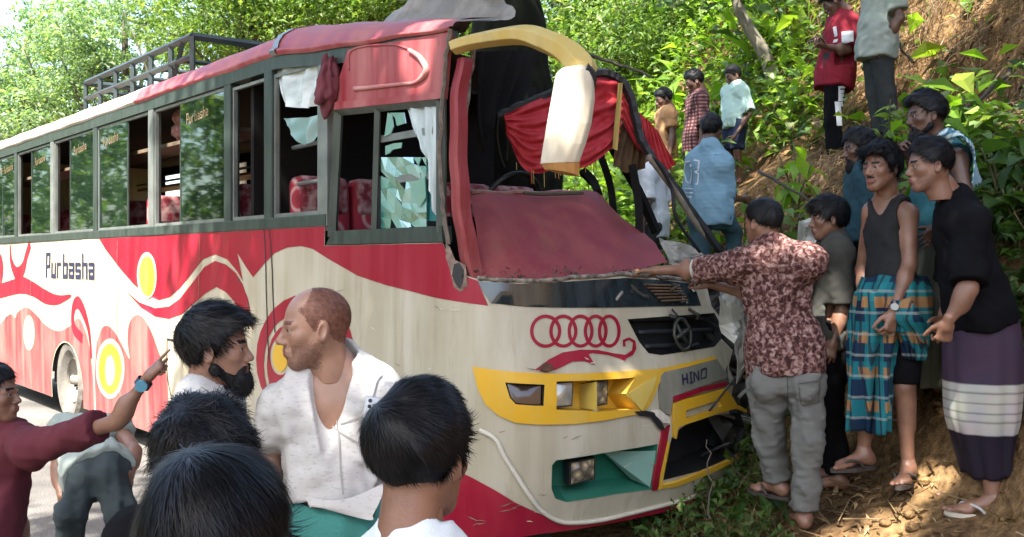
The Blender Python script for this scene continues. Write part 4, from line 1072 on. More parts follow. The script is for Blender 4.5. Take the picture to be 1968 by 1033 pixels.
for i in range(3):
    for k_ in range(4): Fl.append((4*i+k_, 4*i+(k_+1) % 4, 4*i+4+(k_+1) % 4, 4*i+4+k_))
Fl += [(3,2,1,0), (12,13,14,15)]
mb.add(V, Fl).build('window_top_rail', M_frame, bus)
# each bay: window > frame, pane
zt = 2.925; zb_ = 1.945
M_gold = mat('lettering_gold', (0.10,0.072,0.032), 0.8, col2=(0.19,0.145,0.075), nscale=9)
def bay(a0, a1, pane_at, half, second=None):
    w = empty('window', ((a0+a1)/2, 0, (zt+zb_)/2)); w.parent = bus
    la = (a1-a0)/2; lz = (zt-zb_)/2
    fm = MB(); t = 0.022
    for (x0_, x1_, z0_, z1_) in ((-la, la, -lz, -lz+t), (-la, la, lz-t, lz), (-la, -la+t, -lz+t, lz-t), (la-t, la, -lz+t, lz-t)):
        fm.box((x0_, 0.012, z0_), (x1_, 0.04, z1_))
    fm.build('frame', M_alu, w)
    for s, y in pane_at:
        x0_, x1_ = (-la+t, -la+t+half) if s < 0 else (la-t-half, la-t)
        mb = MB(); mb.box((x0_, y, -lz+t), (x1_, y+0.005, lz-t)); pn = mb.build('pane', G_win, w)
        pn.rotation_euler = (R(random.uniform(-1.2, 1.2)), 0, R(random.uniform(-0.8, 0.8)))
        st_ = MB(); sw = 0.052; n0 = x0_ + (x1_-x0_)*0.16
        for i_, ch in enumerate('Purbasha'):
            for (ax, az), (bx, bz) in LET[ch]:
                st_.add([(n0+(i_*1.06+ax)*sw, y-0.003, lz-0.20+0.055*az+0.02*i_*0.2), (n0+(i_*1.06+bx)*sw, y-0.003, lz-0.20+0.055*az+0.02*i_*0.2), (n0+(i_*1.06+bx)*sw, y-0.003, lz-0.20+0.055*bz+0.02*i_*0.2), (n0+(i_*1.06+ax)*sw, y-0.003, lz-0.20+0.055*bz+0.02*i_*0.2)], [(0,1,2,3)])
        so_ = st_.build('gold_lettering', M_gold, pn); so_['kind'] = 'stuff'
        ed = MB(); e = 0.012
        for xx in (x0_, x1_-e):
            ed = MB(); ed.box((xx, y-0.004, -lz+t), (xx+e, y+0.009, lz-t)); ed.build('pane_edge', M_frame, w)
e_ = 0.06
bay(POST[0]+e_, POST[1]-e_, [(1, 0.02), (-1, 0.03)], 0.64)
bay(POST[1]+e_, POST[2]-e_, [(1, 0.02)], 0.82)
bay(POST[2]+e_, POST[3]-e_, [(1, 0.02)], 0.80)
bay(POST[3]+e_, POST[4]-e_, [(-1, 0.02)], 0.80)
bay(POST[4]+e_, POST[5]-e_, [(1, 0.02)], 0.88)
# last bay: middle post, no glass left, torn film hanging
w5 = empty('window', (-2.15, 0, 2.4)); w5.parent = bus
mb = MB()
for (a0, a1) in ((-2.80, -2.25), (-2.13, -1.50)):
    for (x0_, x1_, z0_, z1_) in ((a0, a1, 1.945, 1.968), (a0, a1, 2.88, 2.902), (a0, a0+0.022, 1.968, 2.88), (a1-0.022, a1, 1.968, 2.88)):
        mb.box((x0_+2.15, 0.012, z0_-2.4), (x1_+2.15, 0.04, z1_-2.4))
mb.build('frame', M_alu, w5)
side_box('middle_post', -0.10, 0.02, -0.53, 0.54, -0.006, 0.06, M_frame, w5)
for z_ in (2.42, 2.17): 
    mb = MB(); mb.tube([(0.03, 0.15, z_-2.4), (0.62, 0.15, z_-2.39)], 0.016, 8); mb.build('guard_bar', M_alu, w5, True)
# low dark trim of the driver's bay
drv = empty('driver_window', (-0.74, 0, 2.15)); drv.parent = bus
mb = MB()
def cx(a): return a + 0.74
mb.add([(cx(-1.37),-0.012,1.752-2.15), (cx(-0.12),-0.012,1.752-2.15), (cx(-0.13),-0.012,1.835-2.15), (cx(-1.28),-0.012,1.835-2.15),
        (cx(-1.37),0.05,1.752-2.15), (cx(-0.12),0.05,1.752-2.15), (cx(-0.13),0.05,1.835-2.15), (cx(-1.28),0.05,1.835-2.15)], [(0,1,2,3), (4,7,6,5), (0,4,5,1), (1,5,6,2), (2,6,7,3), (3,7,4,0)])
for (p_, q_) in (((-1.33, 1.80), (-1.25, 2.60)), ((-0.165, 1.80), (-0.165, 2.53)), ((-1.27, 2.565), (-0.16, 2.50)), ((-0.84, 1.83), (-0.80, 2.55))):
    mb.tube([(cx(p_[0]), 0.012, p_[1]-2.15), (cx(q_[0]), 0.012, q_[1]-2.15)], 0.034 if p_[0] != -0.84 else 0.022, 4)
mb.build('frame', M_frame, drv)
for z_ in (2.33, 2.09):
    mb = MB(); mb.box((cx(-0.80), 0.03, z_-2.15), (cx(-0.2), 0.045, z_-2.15+0.04)); mb.build('guard_bar', M_alu, drv)
def shard(px, m, bb, parent, name='glass_shard', org=(0, 0, 0), thick=0.006):
    P_ = np.array([onb(u, v, b=bb) for u, v in px]) - np.array(org)
    L = len(P_); mb = MB(); off = np.array([0, thick, 0])
    mb.add(np.concatenate([P_, P_+off]), [tuple(range(L)), tuple(range(2*L-1, L-1, -1))] + [(i, L+i, L+(i+1) % L, (i+1) % L) for i in range(L)])
    return mb.build(name, m, parent)
DO = (-0.74, 0, 2.15); k2 = 0.33875
def Zb(x, y): return (400 + k2*x, k2*y)
G_teal_dk = glass('glass_shattered_deep', (0.04,0.24,0.20), 0.08, 0.2, 0.40, (0.03,0.22,0.19))
G_teal_lt = glass('glass_shattered_pale', (0.18,0.46,0.40), 0.03, 0.4, 0.42, (0.14,0.40,0.36))
gj = np.array([[(980+43*i+(rj[0]*18 if 0 < i < 6 else 0), 893+60*j+(rj[1]*24 if 0 < j < 7 else 0)) for j in range(8) for rj in [RNG.uniform(-1, 1, 2)]] for i in range(7)])
gb = RNG.uniform(-0.008, 0.008, (7, 8))
for i in range(6):
    for j in range(7):
        for tri_ in (((i, j), (i+1, j), (i+1, j+1)), ((i, j), (i+1, j+1), (i, j+1))):
            if RNG.uniform() < 0.07: continue
            P_ = np.array([onb(*Zb(*gj[x, y]), b=0.03+gb[x, y]) for x, y in tri_]) - np.array(DO); c_ = P_.mean(0); P_ = c_ + (P_-c_)*0.985
            mb = MB(); mb.add(np.concatenate([P_, P_+[0, 0.005, 0]]), [(0,1,2), (5,4,3), (0,3,4,1), (1,4,5,2), (2,5,3,0)]); mb.build('glass_shard', (G_teal_sh, G_teal_sh, G_teal_dk, G_teal_lt)[int(RNG.integers(4))], drv)
shard(zc([(1018,640), (1040,650), (1050,720), (1035,760), (1000,775)], Zb), G_teal_sh, 0.022, drv, org=DO)
shard(zc([(1030,640), (1110,640), (1120,700), (1070,715), (1060,670)], Zb), G_teal_sh, 0.030, drv, org=DO)
shard(zc([(1005,830), (1050,815), (1100,810), (1095,840), (1045,850), (1030,870), (1005,880)], Zb), G_teal_sh, 0.026, drv, org=DO)
shard(zc([(1140,1040), (1230,1010), (1235,1120), (1195,1180)], Zb), G_teal_sh, 0.016, drv, org=DO)
# shredded film and cloth in the openings
def cloth(name, top, bot, m, parent, depth_fn, ns=28, nt_=16, fold=0.03, freq=7, seed=0, thick=0.0, swag=0):
    """hanging sheet between an upper and a lower line given as points in bus coordinates"""
    T_ = catmull(np.asarray(top, float), 10); B_ = catmull(np.asarray(bot, float), 10)
    def res(q, n):
        s = np.concatenate([[0], np.cumsum(np.linalg.norm(np.diff(q, axis=0), axis=1))]); s /= s[-1]
        return np.stack([np.interp(np.linspace(0, 1, n), s, q[:, i]) for i in range(3)], 1)
    T_ = res(T_, ns); B_ = res(B_, ns)
    s = np.linspace(0, 1, ns)[:, None]; t = np.linspace(0, 1, nt_)[None, :]
    G = T_[:, None]*(1-t[..., None]) + B_[:, None]*t[..., None]
    w = np.sin(s*freq*2*math.pi + 1.3*np.sin(s*9+seed) + t*1.2)*fold*(0.35+0.9*t)
    w = w + 0.35*fold*np.sin(s*freq*5 + t*7 + seed)
    if swag:
        w = np.sin(t*swag*2*math.pi + 1.1*np.sin(s*5+seed) + 0.5*np.sin(s*13+seed))*fold*np.sin(np.clip(s*1.04-0.02, 0, 1)*math.pi)**0.5
        w = w + 0.5*fold*np.sin(t*swag*3.7*math.pi + s*4 + seed) + 0.5*fold*np.sin(s*24 + t*5)*(np.abs(s-0.5)*2)**2
        G = G + np.array([0, 0, -1.0])*(0.03*np.sin(s*math.pi)*np.sin(t*math.pi))[..., None]
    dv = np.asarray(depth_fn, float)
    G = G + w[..., None]*dv
    i, j = np.meshgrid(np.arange(ns-1), np.arange(nt_-1), indexing='ij'); a = (i*nt_+j).ravel()
    return obj(name, new_mesh(name, G.reshape(-1, 3), np.stack([a, a+nt_, a+nt_+1, a+1], 1), True, [m]), parent)
def L_(px, b=None, a=None): return [onb(u, v, a=a, b=b) for u, v in px]
M_redcloth = mat('curtain_red', (0.33,0.012,0.022), 0.6, col2=(0.48,0.05,0.06), nscale=14, namt=0.5, spec=0.3)
cloth('plastic_film', L_([(528,126), (580,122), (640,112)], b=0.03), L_([(545,205), (590,208), (612,200)], b=0.03), M_film, w5, (0, 0.5, 0), fold=0.03, freq=3).location = (2.15, 0, -2.4)
cloth('plastic_film', L_([(545,228), (590,226), (614,220)], b=0.03), L_([(555,250), (585,280), (606,262)], b=0.03), mat('film_teal', (0.16,0.30,0.28), 0.3, col2=(0.30,0.42,0.40), nscale=4), w5, (0, 0.5, 0), fold=0.03, freq=2).location = (2.15, 0, -2.4)
cloth('torn_curtain', L_([(776,195), (815,192), (846,190)], b=0.02), L_([(803,280), (818,300), (842,440)], b=0.02), mat('film_blue_white', (0.34,0.44,0.44), 0.35, col2=(0.62,0.68,0.68), nscale=6, stretch=(3,3,0.6)), drv, (0, 0.6, 0), fold=0.03, freq=3).location = (0.74, 0, -2.15)
cloth('teal_curtain', L_([(796,400), (815,330), (838,300)], b=0.07), L_([(800,420), (816,425), (836,425)], b=0.07), mat('cloth_teal', (0.02,0.22,0.24), 0.6, col2=(0.06,0.36,0.36), nscale=7), drv, (0, 0.5, 0), fold=0.02, freq=3).location = (0.74, 0, -2.15)
# red upper corner panel with pressed shapes
def side_sheet(name, px, m, parent, bb, thick=0.012):
    return shard(px, m, bb, parent, name, thick=thick)
upper = side_sheet('corner_panel', [(668,96), (862,62), (851,190), (640,211), (652,150)], P_pink, bus, -0.014, 0.03)
side_sheet('corner_panel_lip', [(640,197), (851,177), (850,189), (634,212)], P_pink, upper, -0.032, 0.018)
ln = catmull([onb(u, v, b=-0.018) for u, v in zc([(1140,285), (1200,325), (1240,390), (1225,430), (1170,470), (1080,480), (900,500), (830,505)], Zb)], 5)
mb = MB(); mb.tube(ln, np.interp(np.linspace(0, 1, len(ln)), [0, 0.35, 0.6, 1], [0.012, 0.022, 0.010, 0.016]), 6); mb.build('pressed_swoosh', paint('paint_pink_pale', (0.42,0.13,0.12), (0.55,0.3,0.27), 0.36, 0.8, 0.1), upper, True)
ln = catmull([onb(u, v, b=-0.016) for u, v in zc([(800,400), (805,300), (880,265), (1050,255), (1140,280)], Zb)], 5)
mb = MB(); mb.tube(ln, 0.007, 6); mb.build('pressed_bead', P_pink, upper, True)
# crumpled maroon cloth caught at the corner of the window
c = onb(627, 172, b=-0.05); V, Fl = [], []
bm = bmesh.new(); bmesh.ops.create_icosphere(bm, subdivisions=4, radius=1)
for v in bm.verts:
    d = np.array(v.co); k_ = 1 + 0.30*float(fbm(d[None]*2.2, 3, 4)[0]); top_ = max(0, d[2])
    v.co = Vector(((d[0]*0.085*(1-0.62*top_)+0.05*top_)*k_, d[1]*0.06*k_, (d[2]*0.13 + 0.07*top_)*k_))
me = bpy.data.meshes.new('rag'); bm.to_mesh(me); bm.free(); me.materials.append(mat('cloth_maroon', (0.07,0.012,0.018), 0.8, col2=(0.17,0.03,0.045), nscale=9)); me.polygons.foreach_set('use_smooth', [True]*len(me.polygons))
rag = obj('maroon_rag', me, None); rag.location = tuple(np.append(AX + c[0]*fdir + c[1]*rdir, c[2])); rag.rotation_euler = bus.rotation_euler
tag(rag, 'crumpled maroon rag caught at the top corner of the broken bus window', 'rag')

# ---- corner pillar
cl = np.array([onb(u, v, a=-0.03) for u, v in ((886,112), (874,190), (872,300), (878,390), (890,470), (914,560), (935,610))])
cl[-1] = cl[-1] + np.array([-0.03, 0.08, 0])
cl[:, 1] = np.maximum(cl[:, 1], 0.0)
cl = catmull(cl, 6); V = []; Fl = []
for i, p in enumerate(cl):
    t = i/(len(cl)-1); w = 0.040 + 0.014*t; bow = 0.006*math.sin(i*0.9)
    for (da, db) in ((-0.55,-0.55), (0.35,-0.70), (0.62,-0.45), (0.62,0.75), (0.40,0.85), (-0.5,0.8)):
        V.append((p[0]+da*w*1.3+bow, p[1]+0.02+db*w*1.15, p[2]))
n6 = 6
for i in range(len(cl)-1):
    for k_ in range(n6): Fl.append((i*n6+k_, i*n6+(k_+1) % n6, (i+1)*n6+(k_+1) % n6, (i+1)*n6+k_))
Fl += [tuple(range(n6))[::-1], tuple((len(cl)-1)*n6+k_ for k_ in range(n6))]
obj('corner_pillar', new_mesh('corner_pillar', V, Fl, False, [paint('paint_red_pillar', (0.22,0.015,0.026), (0.36,0.12,0.11), 0.4, 0.9, 0.8)]), bus)
ln = catmull([onb(u, v, a=-0.02) for u, v in ((908,100), (898,190), (890,290), (894,390), (906,470), (924,535))], 5)
mb = MB(); mb.tube(ln + RNG.normal(size=ln.shape)*0.004, 0.014, 5); mb.build('pillar_rubber', MATS['perished_rubber'], bus)
ln = catmull([onb(u, v, b=-0.03) for u, v in ((866,58), (858,120), (850,200), (846,320), (852,400), (862,470))], 5)
mb = MB(); mb.tube(ln + RNG.normal(size=ln.shape)*0.003, 0.013, 5); mb.build('corner_trim', mat('trim_rusty', (0.05,0.045,0.038), 0.7, col2=(0.2,0.15,0.11), nscale=20), bus)

# ---- roof
PROF = [(-0.004,-0.03), (-0.022,-0.012), (-0.022,0.006), (0.0,0.012), (0.012,0.055), (0.045,0.10), (0.12,0.145), (0.28,0.19), (0.6,0.24), (1.15,0.262), (1.7,0.24), (2.02,0.19), (2.18,0.145), (2.255,0.10), (2.29,0.05), (2.30,0.0)]
def roof_part(name, As, m, prof, extra=None, parent=bus):
    V = []; Fl = []; M_ = len(prof)
    for a in As:
        for (b_, z_) in prof:
            V.append((a, b_ + 0.004*math.sin(a*3.1+b_*5), float(gut(a)) + z_ + (extra(a, b_) if extra else 0) + 0.003*math.sin(a*7.3)))
    for i in range(len(As)-1):
        for k_ in range(M_-1): Fl.append((i*M_+k_, (i+1)*M_+k_, (i+1)*M_+k_+1, i*M_+k_+1))
    return obj(name, new_mesh(name, V, Fl, True, [m]), parent)
roof_part('roof_edge', np.linspace(-10.45, -4.8, 40), paint('paint_roof_pale', (0.40,0.34,0.27), (0.55,0.5,0.43), 0.42, 0.9, 0.5), PROF[:8])
roof_part('roof_edge', np.linspace(-4.797, -2.06, 24), P_pink, PROF[:8])
V = []; Fl = []
As_ = np.linspace(-2.04, -0.03, 24)
for a in As_:
    k_ = float(np.interp(a, [-2.04, -1.3, -0.6, -0.03], [1.1, 0.95, 0.72, 0.45]))
    for (b_, z_) in PROF[:8]: V.append((a, b_-0.012, float(gut(a)) + z_*k_ + 0.004*math.sin(a*9+b_*6)))
for i in range(23):
    for k_ in range(7): Fl.append((i*8+k_, (i+1)*8+k_, (i+1)*8+k_+1, i*8+k_+1))
obj('roof_edge', new_mesh('roof_edge', V, Fl, True, [P_pink]), bus)
roof_part('roof_joint_strip', np.linspace(-2.09, -2.01, 3), M_alu, [(b_-0.022, z_*1.12+0.006) for b_, z_ in PROF[:8]])
roof_part('roof_sheet', np.linspace(-10.45, -2.35, 40), M_roofgrey, PROF[7:])
# front of the roof, buckled by the tree
NA, NB = 46, 40; V = []; Fl = []
for i in range(NA):
    for j in range(NB):
        b_ = 0.255 + 1.0*j/(NB-1); t = i/(NA-1); s_ = (b_-0.255)/1.0
        a = -2.40 + (max(-2.3, -0.04 - 2.1*max(0.0, b_-0.42)) + 0.05*math.sin(b_*29)*s_ + 2.40)*t
        kz = float(np.interp(a, [-2.04, -1.3, -0.6, -0.03], [1.1, 0.95, 0.72, 0.45]))
        base = float(gut(a)) + kz*np.interp(b_, [q[0] for q in PROF], [q[1] for q in PROF])
        hump = 0.36*math.exp(-((a+0.80)/0.60)**2)*math.exp(-((b_-0.58)/0.26)**2)
        fold_ = (0.07*fbm(np.array([[a*2.6, b_*3.4, 0.0]]), 4, 21)[0] - 0.07*abs(fbm(np.array([[a*3.1+b_*2, b_*2.2-a, 0.5]]), 2, 27)[0]))*min(1, t*3)*min(1, s_*6)
        V.append((a, b_, base + hump*min(1, s_*5) + fold_ - 0.012))
for i in range(NA-1):
    for j in range(NB-1): a_ = i*NB+j; Fl.append((a_, a_+NB, a_+NB+1, a_+1))
obj('buckled_roof', new_mesh('buckled_roof', V, Fl, True, [M_roofgrey]), bus)
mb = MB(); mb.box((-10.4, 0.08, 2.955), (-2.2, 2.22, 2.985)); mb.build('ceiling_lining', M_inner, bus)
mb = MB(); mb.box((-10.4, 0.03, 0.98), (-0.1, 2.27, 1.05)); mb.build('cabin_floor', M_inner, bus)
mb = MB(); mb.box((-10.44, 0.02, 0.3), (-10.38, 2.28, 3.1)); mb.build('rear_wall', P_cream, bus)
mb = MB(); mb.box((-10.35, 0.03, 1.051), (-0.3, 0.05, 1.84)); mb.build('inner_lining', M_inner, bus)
# far side
mb = MB(); mb.box((-10.35, 2.26, 0.3), (-1.0, 2.285, 1.87)); mb.build('far_side_panel', P_cream, bus)
for a in POST[:5] + [-3.6, -2.1]:
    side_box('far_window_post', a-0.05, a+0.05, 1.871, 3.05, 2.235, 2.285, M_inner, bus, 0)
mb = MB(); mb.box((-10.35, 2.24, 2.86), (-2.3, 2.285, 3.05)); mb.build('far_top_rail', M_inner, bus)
# luggage shelf along the ceiling
for b0, b1 in ((0.12, 0.45), (1.85, 2.18)):
    mb = MB(); mb.box((-10.2, b0, 2.62), (-3.0, b1, 2.65)); mb.build('luggage_shelf', mat('shelf_brown', (0.10,0.07,0.045), 0.6, col2=(0.2,0.15,0.1), nscale=4), bus)
    mb = MB(); mb.tube([(-10.2, b1 if b0 < 1 else b0, 2.70), (-3.0, b1 if b0 < 1 else b0, 2.70)], 0.015, 6); mb.build('shelf_rail', M_alu, bus)
# ---- roof rack
rk = M_rack = mat('rack_dark', (0.012,0.022,0.026), 0.5, col2=(0.03,0.045,0.05), nscale=7)
rack = empty('roof_rack', (-4.9, 0.45, 3.24)); rack.parent = bus
RA0, RA1 = float(onb(165, 160, b=0.30)[0]), float(onb(370, 70, b=0.30)[0]); ZR = float(onb(370, 70, b=0.30)[2])
def rb(name, p, q, r_=0.028):
    o_ = np.array([-4.9, 0.45, 3.24]); mb = MB(); mb.tube([np.array(p)-o_, np.array(q)-o_], r_, 4); return mb.build(name, rk, rack)
for b_ in (0.30, 1.95):
    rb('rail', (RA0, b_, ZR), (RA1, b_, ZR), 0.035); rb('rail', (RA0, b_, ZR-0.17), (RA1, b_, ZR-0.17), 0.03)
    for a in np.linspace(RA0, RA1, 7): rb('post', (a, b_, 3.22), (a, b_, ZR), 0.026)
for a in (RA0, RA1): rb('cross_rail', (a, 0.30, ZR), (a, 1.95, ZR), 0.034)
rb('brace', (RA1-0.45, 0.30, 3.24), (RA1-0.2, 0.30, ZR), 0.022)
for a in np.linspace(RA0+0.4, RA1-0.4, 5): rb('floor_bar', (a, 0.30, ZR-0.14), (a, 1.95, ZR-0.14), 0.02)

# ---- seats
def seat_build(m, nt, n, l, b, mp):
    v = n.new('ShaderNodeTexVoronoi'); v.inputs['Scale'].default_value = 4.5; l.new(mp.outputs[0], v.inputs['Vector'])
    r = ramp(n, [(0.0, (0.12,0.005,0.015)), (0.28, (0.30,0.015,0.03)), (0.36, (0.45,0.30,0.28)), (0.44, (0.30,0.012,0.03)), (1.0, (0.20,0.008,0.02))]); l.new(v.outputs['Distance'], r.inputs[0]); l.new(r.outputs[0], b.inputs['Base Color'])
M_seat = mat('seat_red_pattern', rough=0.8, build=seat_build)
M_seatw = mat('seat_cover_print', (0.16,0.010,0.02), 0.85, col2=(0.36,0.22,0.21), nscale=16, namt=0.25)
s0 = empty('seat', (0, 0, 0)); s0.parent = bus
mb = MB(); mb.box((-0.05, -0.45, 0.38), (0.42, 0.45, 0.50), 0.04); mb.build('cushion', M_seat, s0, True)
mb = MB()
for y in (-0.225, 0.225): mb.add([], []) if False else mb.box((-0.10, y-0.215, 0.45), (0.02, y+0.215, 1.17), 0.05)
o1 = mb.build('backrest', M_seat, s0, True)
for y in (-0.225, 0.225):
    mb = MB(); mb.box((-0.112, y-0.19, 0.92), (0.032, y+0.19, 1.185), 0.04); mb.build('head_cover', M_seatw, s0, True)
mb = MB()
for y in (-0.4, 0.4): mb.tube([(0.1, y, 0.0), (0.1, y, 0.40)], 0.02, 6)
mb.build('seat_legs', M_alu, s0)
kids = list(s0.children)
first = True
for a in np.arange(-9.6, -1.6, 0.95):
    for b_ in (0.56, 1.74):
        if first: s, first = s0, False
        else:
            s = s0.copy(); COL.objects.link(s); s.parent = bus
            for c_ in kids:
                d_ = c_.copy(); COL.objects.link(d_); d_.parent = s
        s.location = (float(a), b_, 1.05); s.rotation_euler = (0, R(random.uniform(-6, 4)), R(random.uniform(-5, 5)))
# driver seat, dark
mb = MB(); mb.box((-1.35, 0.35, 1.4), (-0.85, 0.85, 1.55), 0.05); mb.box((-1.45, 0.35, 1.5), (-1.3, 0.85, 2.2), 0.05); mb.build('driver_seat', M_black, bus, True)
# hanging tassel lantern behind the window
c = onb(343, 235, b=0.25); o_ = np.array(c)
mb = MB(); N = 14; prof = [(0.0,0.22), (0.01,0.16), (0.035,0.13), (0.02,0.10), (0.05,0.06), (0.055,0.02), (0.03,-0.02), (0.06,-0.05), (0.062,-0.11), (0.02,-0.14), (0.0,-0.2)]
V = [(r_*math.cos(2*math.pi*k_/N), r_*math.sin(2*math.pi*k_/N), z_) for r_, z_ in prof for k_ in range(N)]
Fl = [(i*N+k_, i*N+(k_+1) % N, (i+1)*N+(k_+1) % N, (i+1)*N+k_) for i in range(len(prof)-1) for k_ in range(N)]
mb.add(V, Fl); lan = mb.build('lantern', mat('lantern_pink', (0.35,0.05,0.07), 0.5, col2=(0.6,0.45,0.4), nscale=25), None, True)
lan.location = tuple(np.append(AX + c[0]*fdir + c[1]*rdir, c[2]))
tag(lan, 'small pink and white ornament hanging inside a bus window', 'ornament')

# ---- dashboard seen through the missing windscreen
def dash_pt(u, v, t):   # t 0 front edge .. 1 rear edge
    return onb(u, v, a=0.17 - 0.52*t)
NE = 26; NT = 14
front_px = catmull([(915,532), (960,535), (1030,537), (1088,533), (1150,528), (1215,522), (1283,502)], 6)
back_px = catmull([(903,378), (940,371), (1000,371), (1080,371), (1142,369), (1175,398), (1200,424)], 6)
def rs(q, n):
    s = np.concatenate([[0], np.cumsum(np.linalg.norm(np.diff(q, axis=0), axis=1))]); s /= s[-1]
    return np.stack([np.interp(np.linspace(0, 1, n), s, q[:, i]) for i in range(2)], 1)
fp, bp_ = rs(front_px, NE), rs(back_px, NE)
V = []
for i in range(NE):
    x = i/(NE-1); lowp = skin(*pz(*fp[i])) if i < NE-2 else None
    n0 = skin_n(*pz(*fp[min(i, NE-3)])); base = skin(*pz(*fp[min(i, NE-3)])) - n0*0.04
    if i >= NE-2: base = base + (np.array(onb(*fp[i], a=base[0])) - base)
    topp = onb(*bp_[i], a=-0.38)
    for j in range(NT):
        t = j/(NT-1)
        p = base*(1-t) + topp*t
        p = p + np.array([0.5, 0, 0.6])*0.05*math.sin(math.pi*t) + np.array([0.4, 0, 0.6])*0.014*fbm(np.array([[x*4, t*3, 0.3]]), 3, 8)[0]
        V.append(p)
Fl = [(i*NT+j, (i+1)*NT+j, (i+1)*NT+j+1, i*NT+j+1) for i in range(NE-1) for j in range(NT-1)]
dash = obj('dashboard_cover', new_mesh('dashboard_cover', V, Fl, True, [P_dash]), bus)
mb = MB(); mb.tube([np.array(onb(905+12*k_, 371-2*math.sin(k_), a=-0.40)) for k_ in range(20)], 0.014, 6); mb.build('dashboard_rim', mat('wood_trim', (0.12,0.03,0.025), 0.5, col2=(0.35,0.2,0.13), nscale=10), dash)
ln = [np.array(onb(u, v, a=-0.30))+np.array([0.04, 0, 0.05]) for u, v in ((998,389), (1030,391), (1070,390), (1112,388))]
mb = MB(); mb.tube(ln, 0.010, 6); mb.build('vent_slot', mat('slot_olive', (0.06,0.055,0.03), 0.7), dash)
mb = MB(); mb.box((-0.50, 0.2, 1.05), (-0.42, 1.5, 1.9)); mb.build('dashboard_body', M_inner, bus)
# steering wheel in the dark cabin
o_ = np.array(onb(985, 395, a=-0.62)); mb = MB()
mb.tube([o_ + np.array([0.08*math.sin(t), 0.21*math.cos(t), 0.19*math.sin(t)]) for t in np.linspace(0, 2*math.pi, 25)], 0.016, 6, False)
mb.tube([o_, o_+[0.3, 0, -0.35]], 0.03, 6); mb.build('steering_wheel', M_black, bus, True)

# ---- collapsed windscreen surround with its red curtain
pts = [(905,98,-0.12), (935,150,-0.35), (958,221,-0.45), (1005,200,-0.42), (1062,178,-0.38), (1138,142,-0.30), (1182,147,-0.28), (1212,185,-0.24), (1228,250,-0.20), (1245,292,-0.15), (1290,348,-0.08), (1340,420,-0.02), (1392,492,0.03)]
ln = catmull([onb(u, v, a=a) for u, v, a in pts[2:]], 6)
mb = MB(); mb.tube(ln + RNG.normal(size=ln.shape)*0.003, np.interp(np.linspace(0, 1, len(ln)), [0, 0.4, 1], [0.020, 0.030, 0.026]), 5); mb.build('bent_screen_frame', M_black, bus)
ln = catmull([onb(u, v, a=-0.02) for u, v in ((1246,300), (1300,372), (1345,440), (1400,500))], 6)
mb = MB(); mb.tube(ln, 0.020, 6); mb.build('bent_frame_strip', mat('strip_dusty', (0.08,0.07,0.055), 0.6, col2=(0.3,0.26,0.2), nscale=14), bus, True)
ln = catmull([onb(u, v, a=0.0) for u, v in ((1255,300), (1290,360), (1300,420), (1345,485))], 6)
mb = MB(); mb.tube(ln, 0.011, 6); mb.build('loose_cable', M_black, bus, True)
cur = empty('screen_curtain', tuple(onb(1100, 200, a=-0.35))); cur.parent = bus; CO = np.array(onb(1100, 200, a=-0.35))
def curtain(name, top, bot, **k):
    T_ = [np.array(onb(u, v, a=a))-CO for u, v, a in top]; B_ = [np.array(onb(u, v, a=a))-CO for u, v, a in bot]
    return cloth(name, T_, B_, k.pop('m', M_redcloth), cur, (0.9, -0.3, 0), **k)
curtain('swag', [(968,222,-0.43), (1010,202,-0.40), (1062,180,-0.36), (1100,166,-0.33)], [(975,262,-0.40), (1005,322,-0.38), (1040,333,-0.36), (1078,318,-0.33)], ns=50, nt_=44, fold=0.020, swag=5, seed=1)
curtain('swag', [(1085,168,-0.34), (1138,148,-0.30), (1165,146,-0.29), (1200,165,-0.27)], [(1090,320,-0.33), (1125,322,-0.30), (1160,300,-0.29), (1190,270,-0.27)], ns=60, nt_=40, fold=0.022, swag=4, seed=2)
curtain('swag', [(1185,150,-0.285), (1203,168,-0.27), (1216,196,-0.25), (1230,260,-0.22)], [(1196,230,-0.28), (1212,262,-0.26), (1228,290,-0.24), (1240,294,-0.22)], ns=50, nt_=30, fold=0.018, swag=4, seed=3)
curtain('tail', [(1226,215,-0.20), (1246,232,-0.18), (1262,250,-0.16)], [(1240,300,-0.18), (1272,330,-0.15), (1296,318,-0.13)], ns=50, nt_=18, fold=0.016, freq=7, seed=4)
curtain('brown_liner', [(1190,240,-0.33), (1215,235,-0.31), (1240,250,-0.29)], [(1175,315,-0.33), (1205,332,-0.31), (1236,325,-0.29)], ns=30, nt_=12, fold=0.02, freq=4, m=mat('liner_brown', (0.055,0.03,0.012), 0.9, col2=(0.12,0.07,0.03), nscale=12))
curtain('yellow_tape', [(1188,160,-0.23), (1197,160,-0.23)], [(1176,285,-0.25), (1186,290,-0.25)], ns=6, nt_=14, fold=0.006, freq=1, m=mat('tape_yellow', (0.42,0.30,0.08), 0.7))
for k_ in range(26):
    u = random.uniform(985, 1290); v0 = np.interp(u, [985, 1040, 1090, 1190, 1240, 1295], [310, 333, 320, 280, 300, 325])
    mb = MB(); p0 = np.array(onb(u, v0, a=-0.34))-CO; mb.tube([p0, p0+[0, 0.003, -0.04-0.05*random.random()]], 0.0022, 3); mb.build('fringe_thread', MATS['tape_yellow'] if k_ % 2 else M_redcloth, cur)
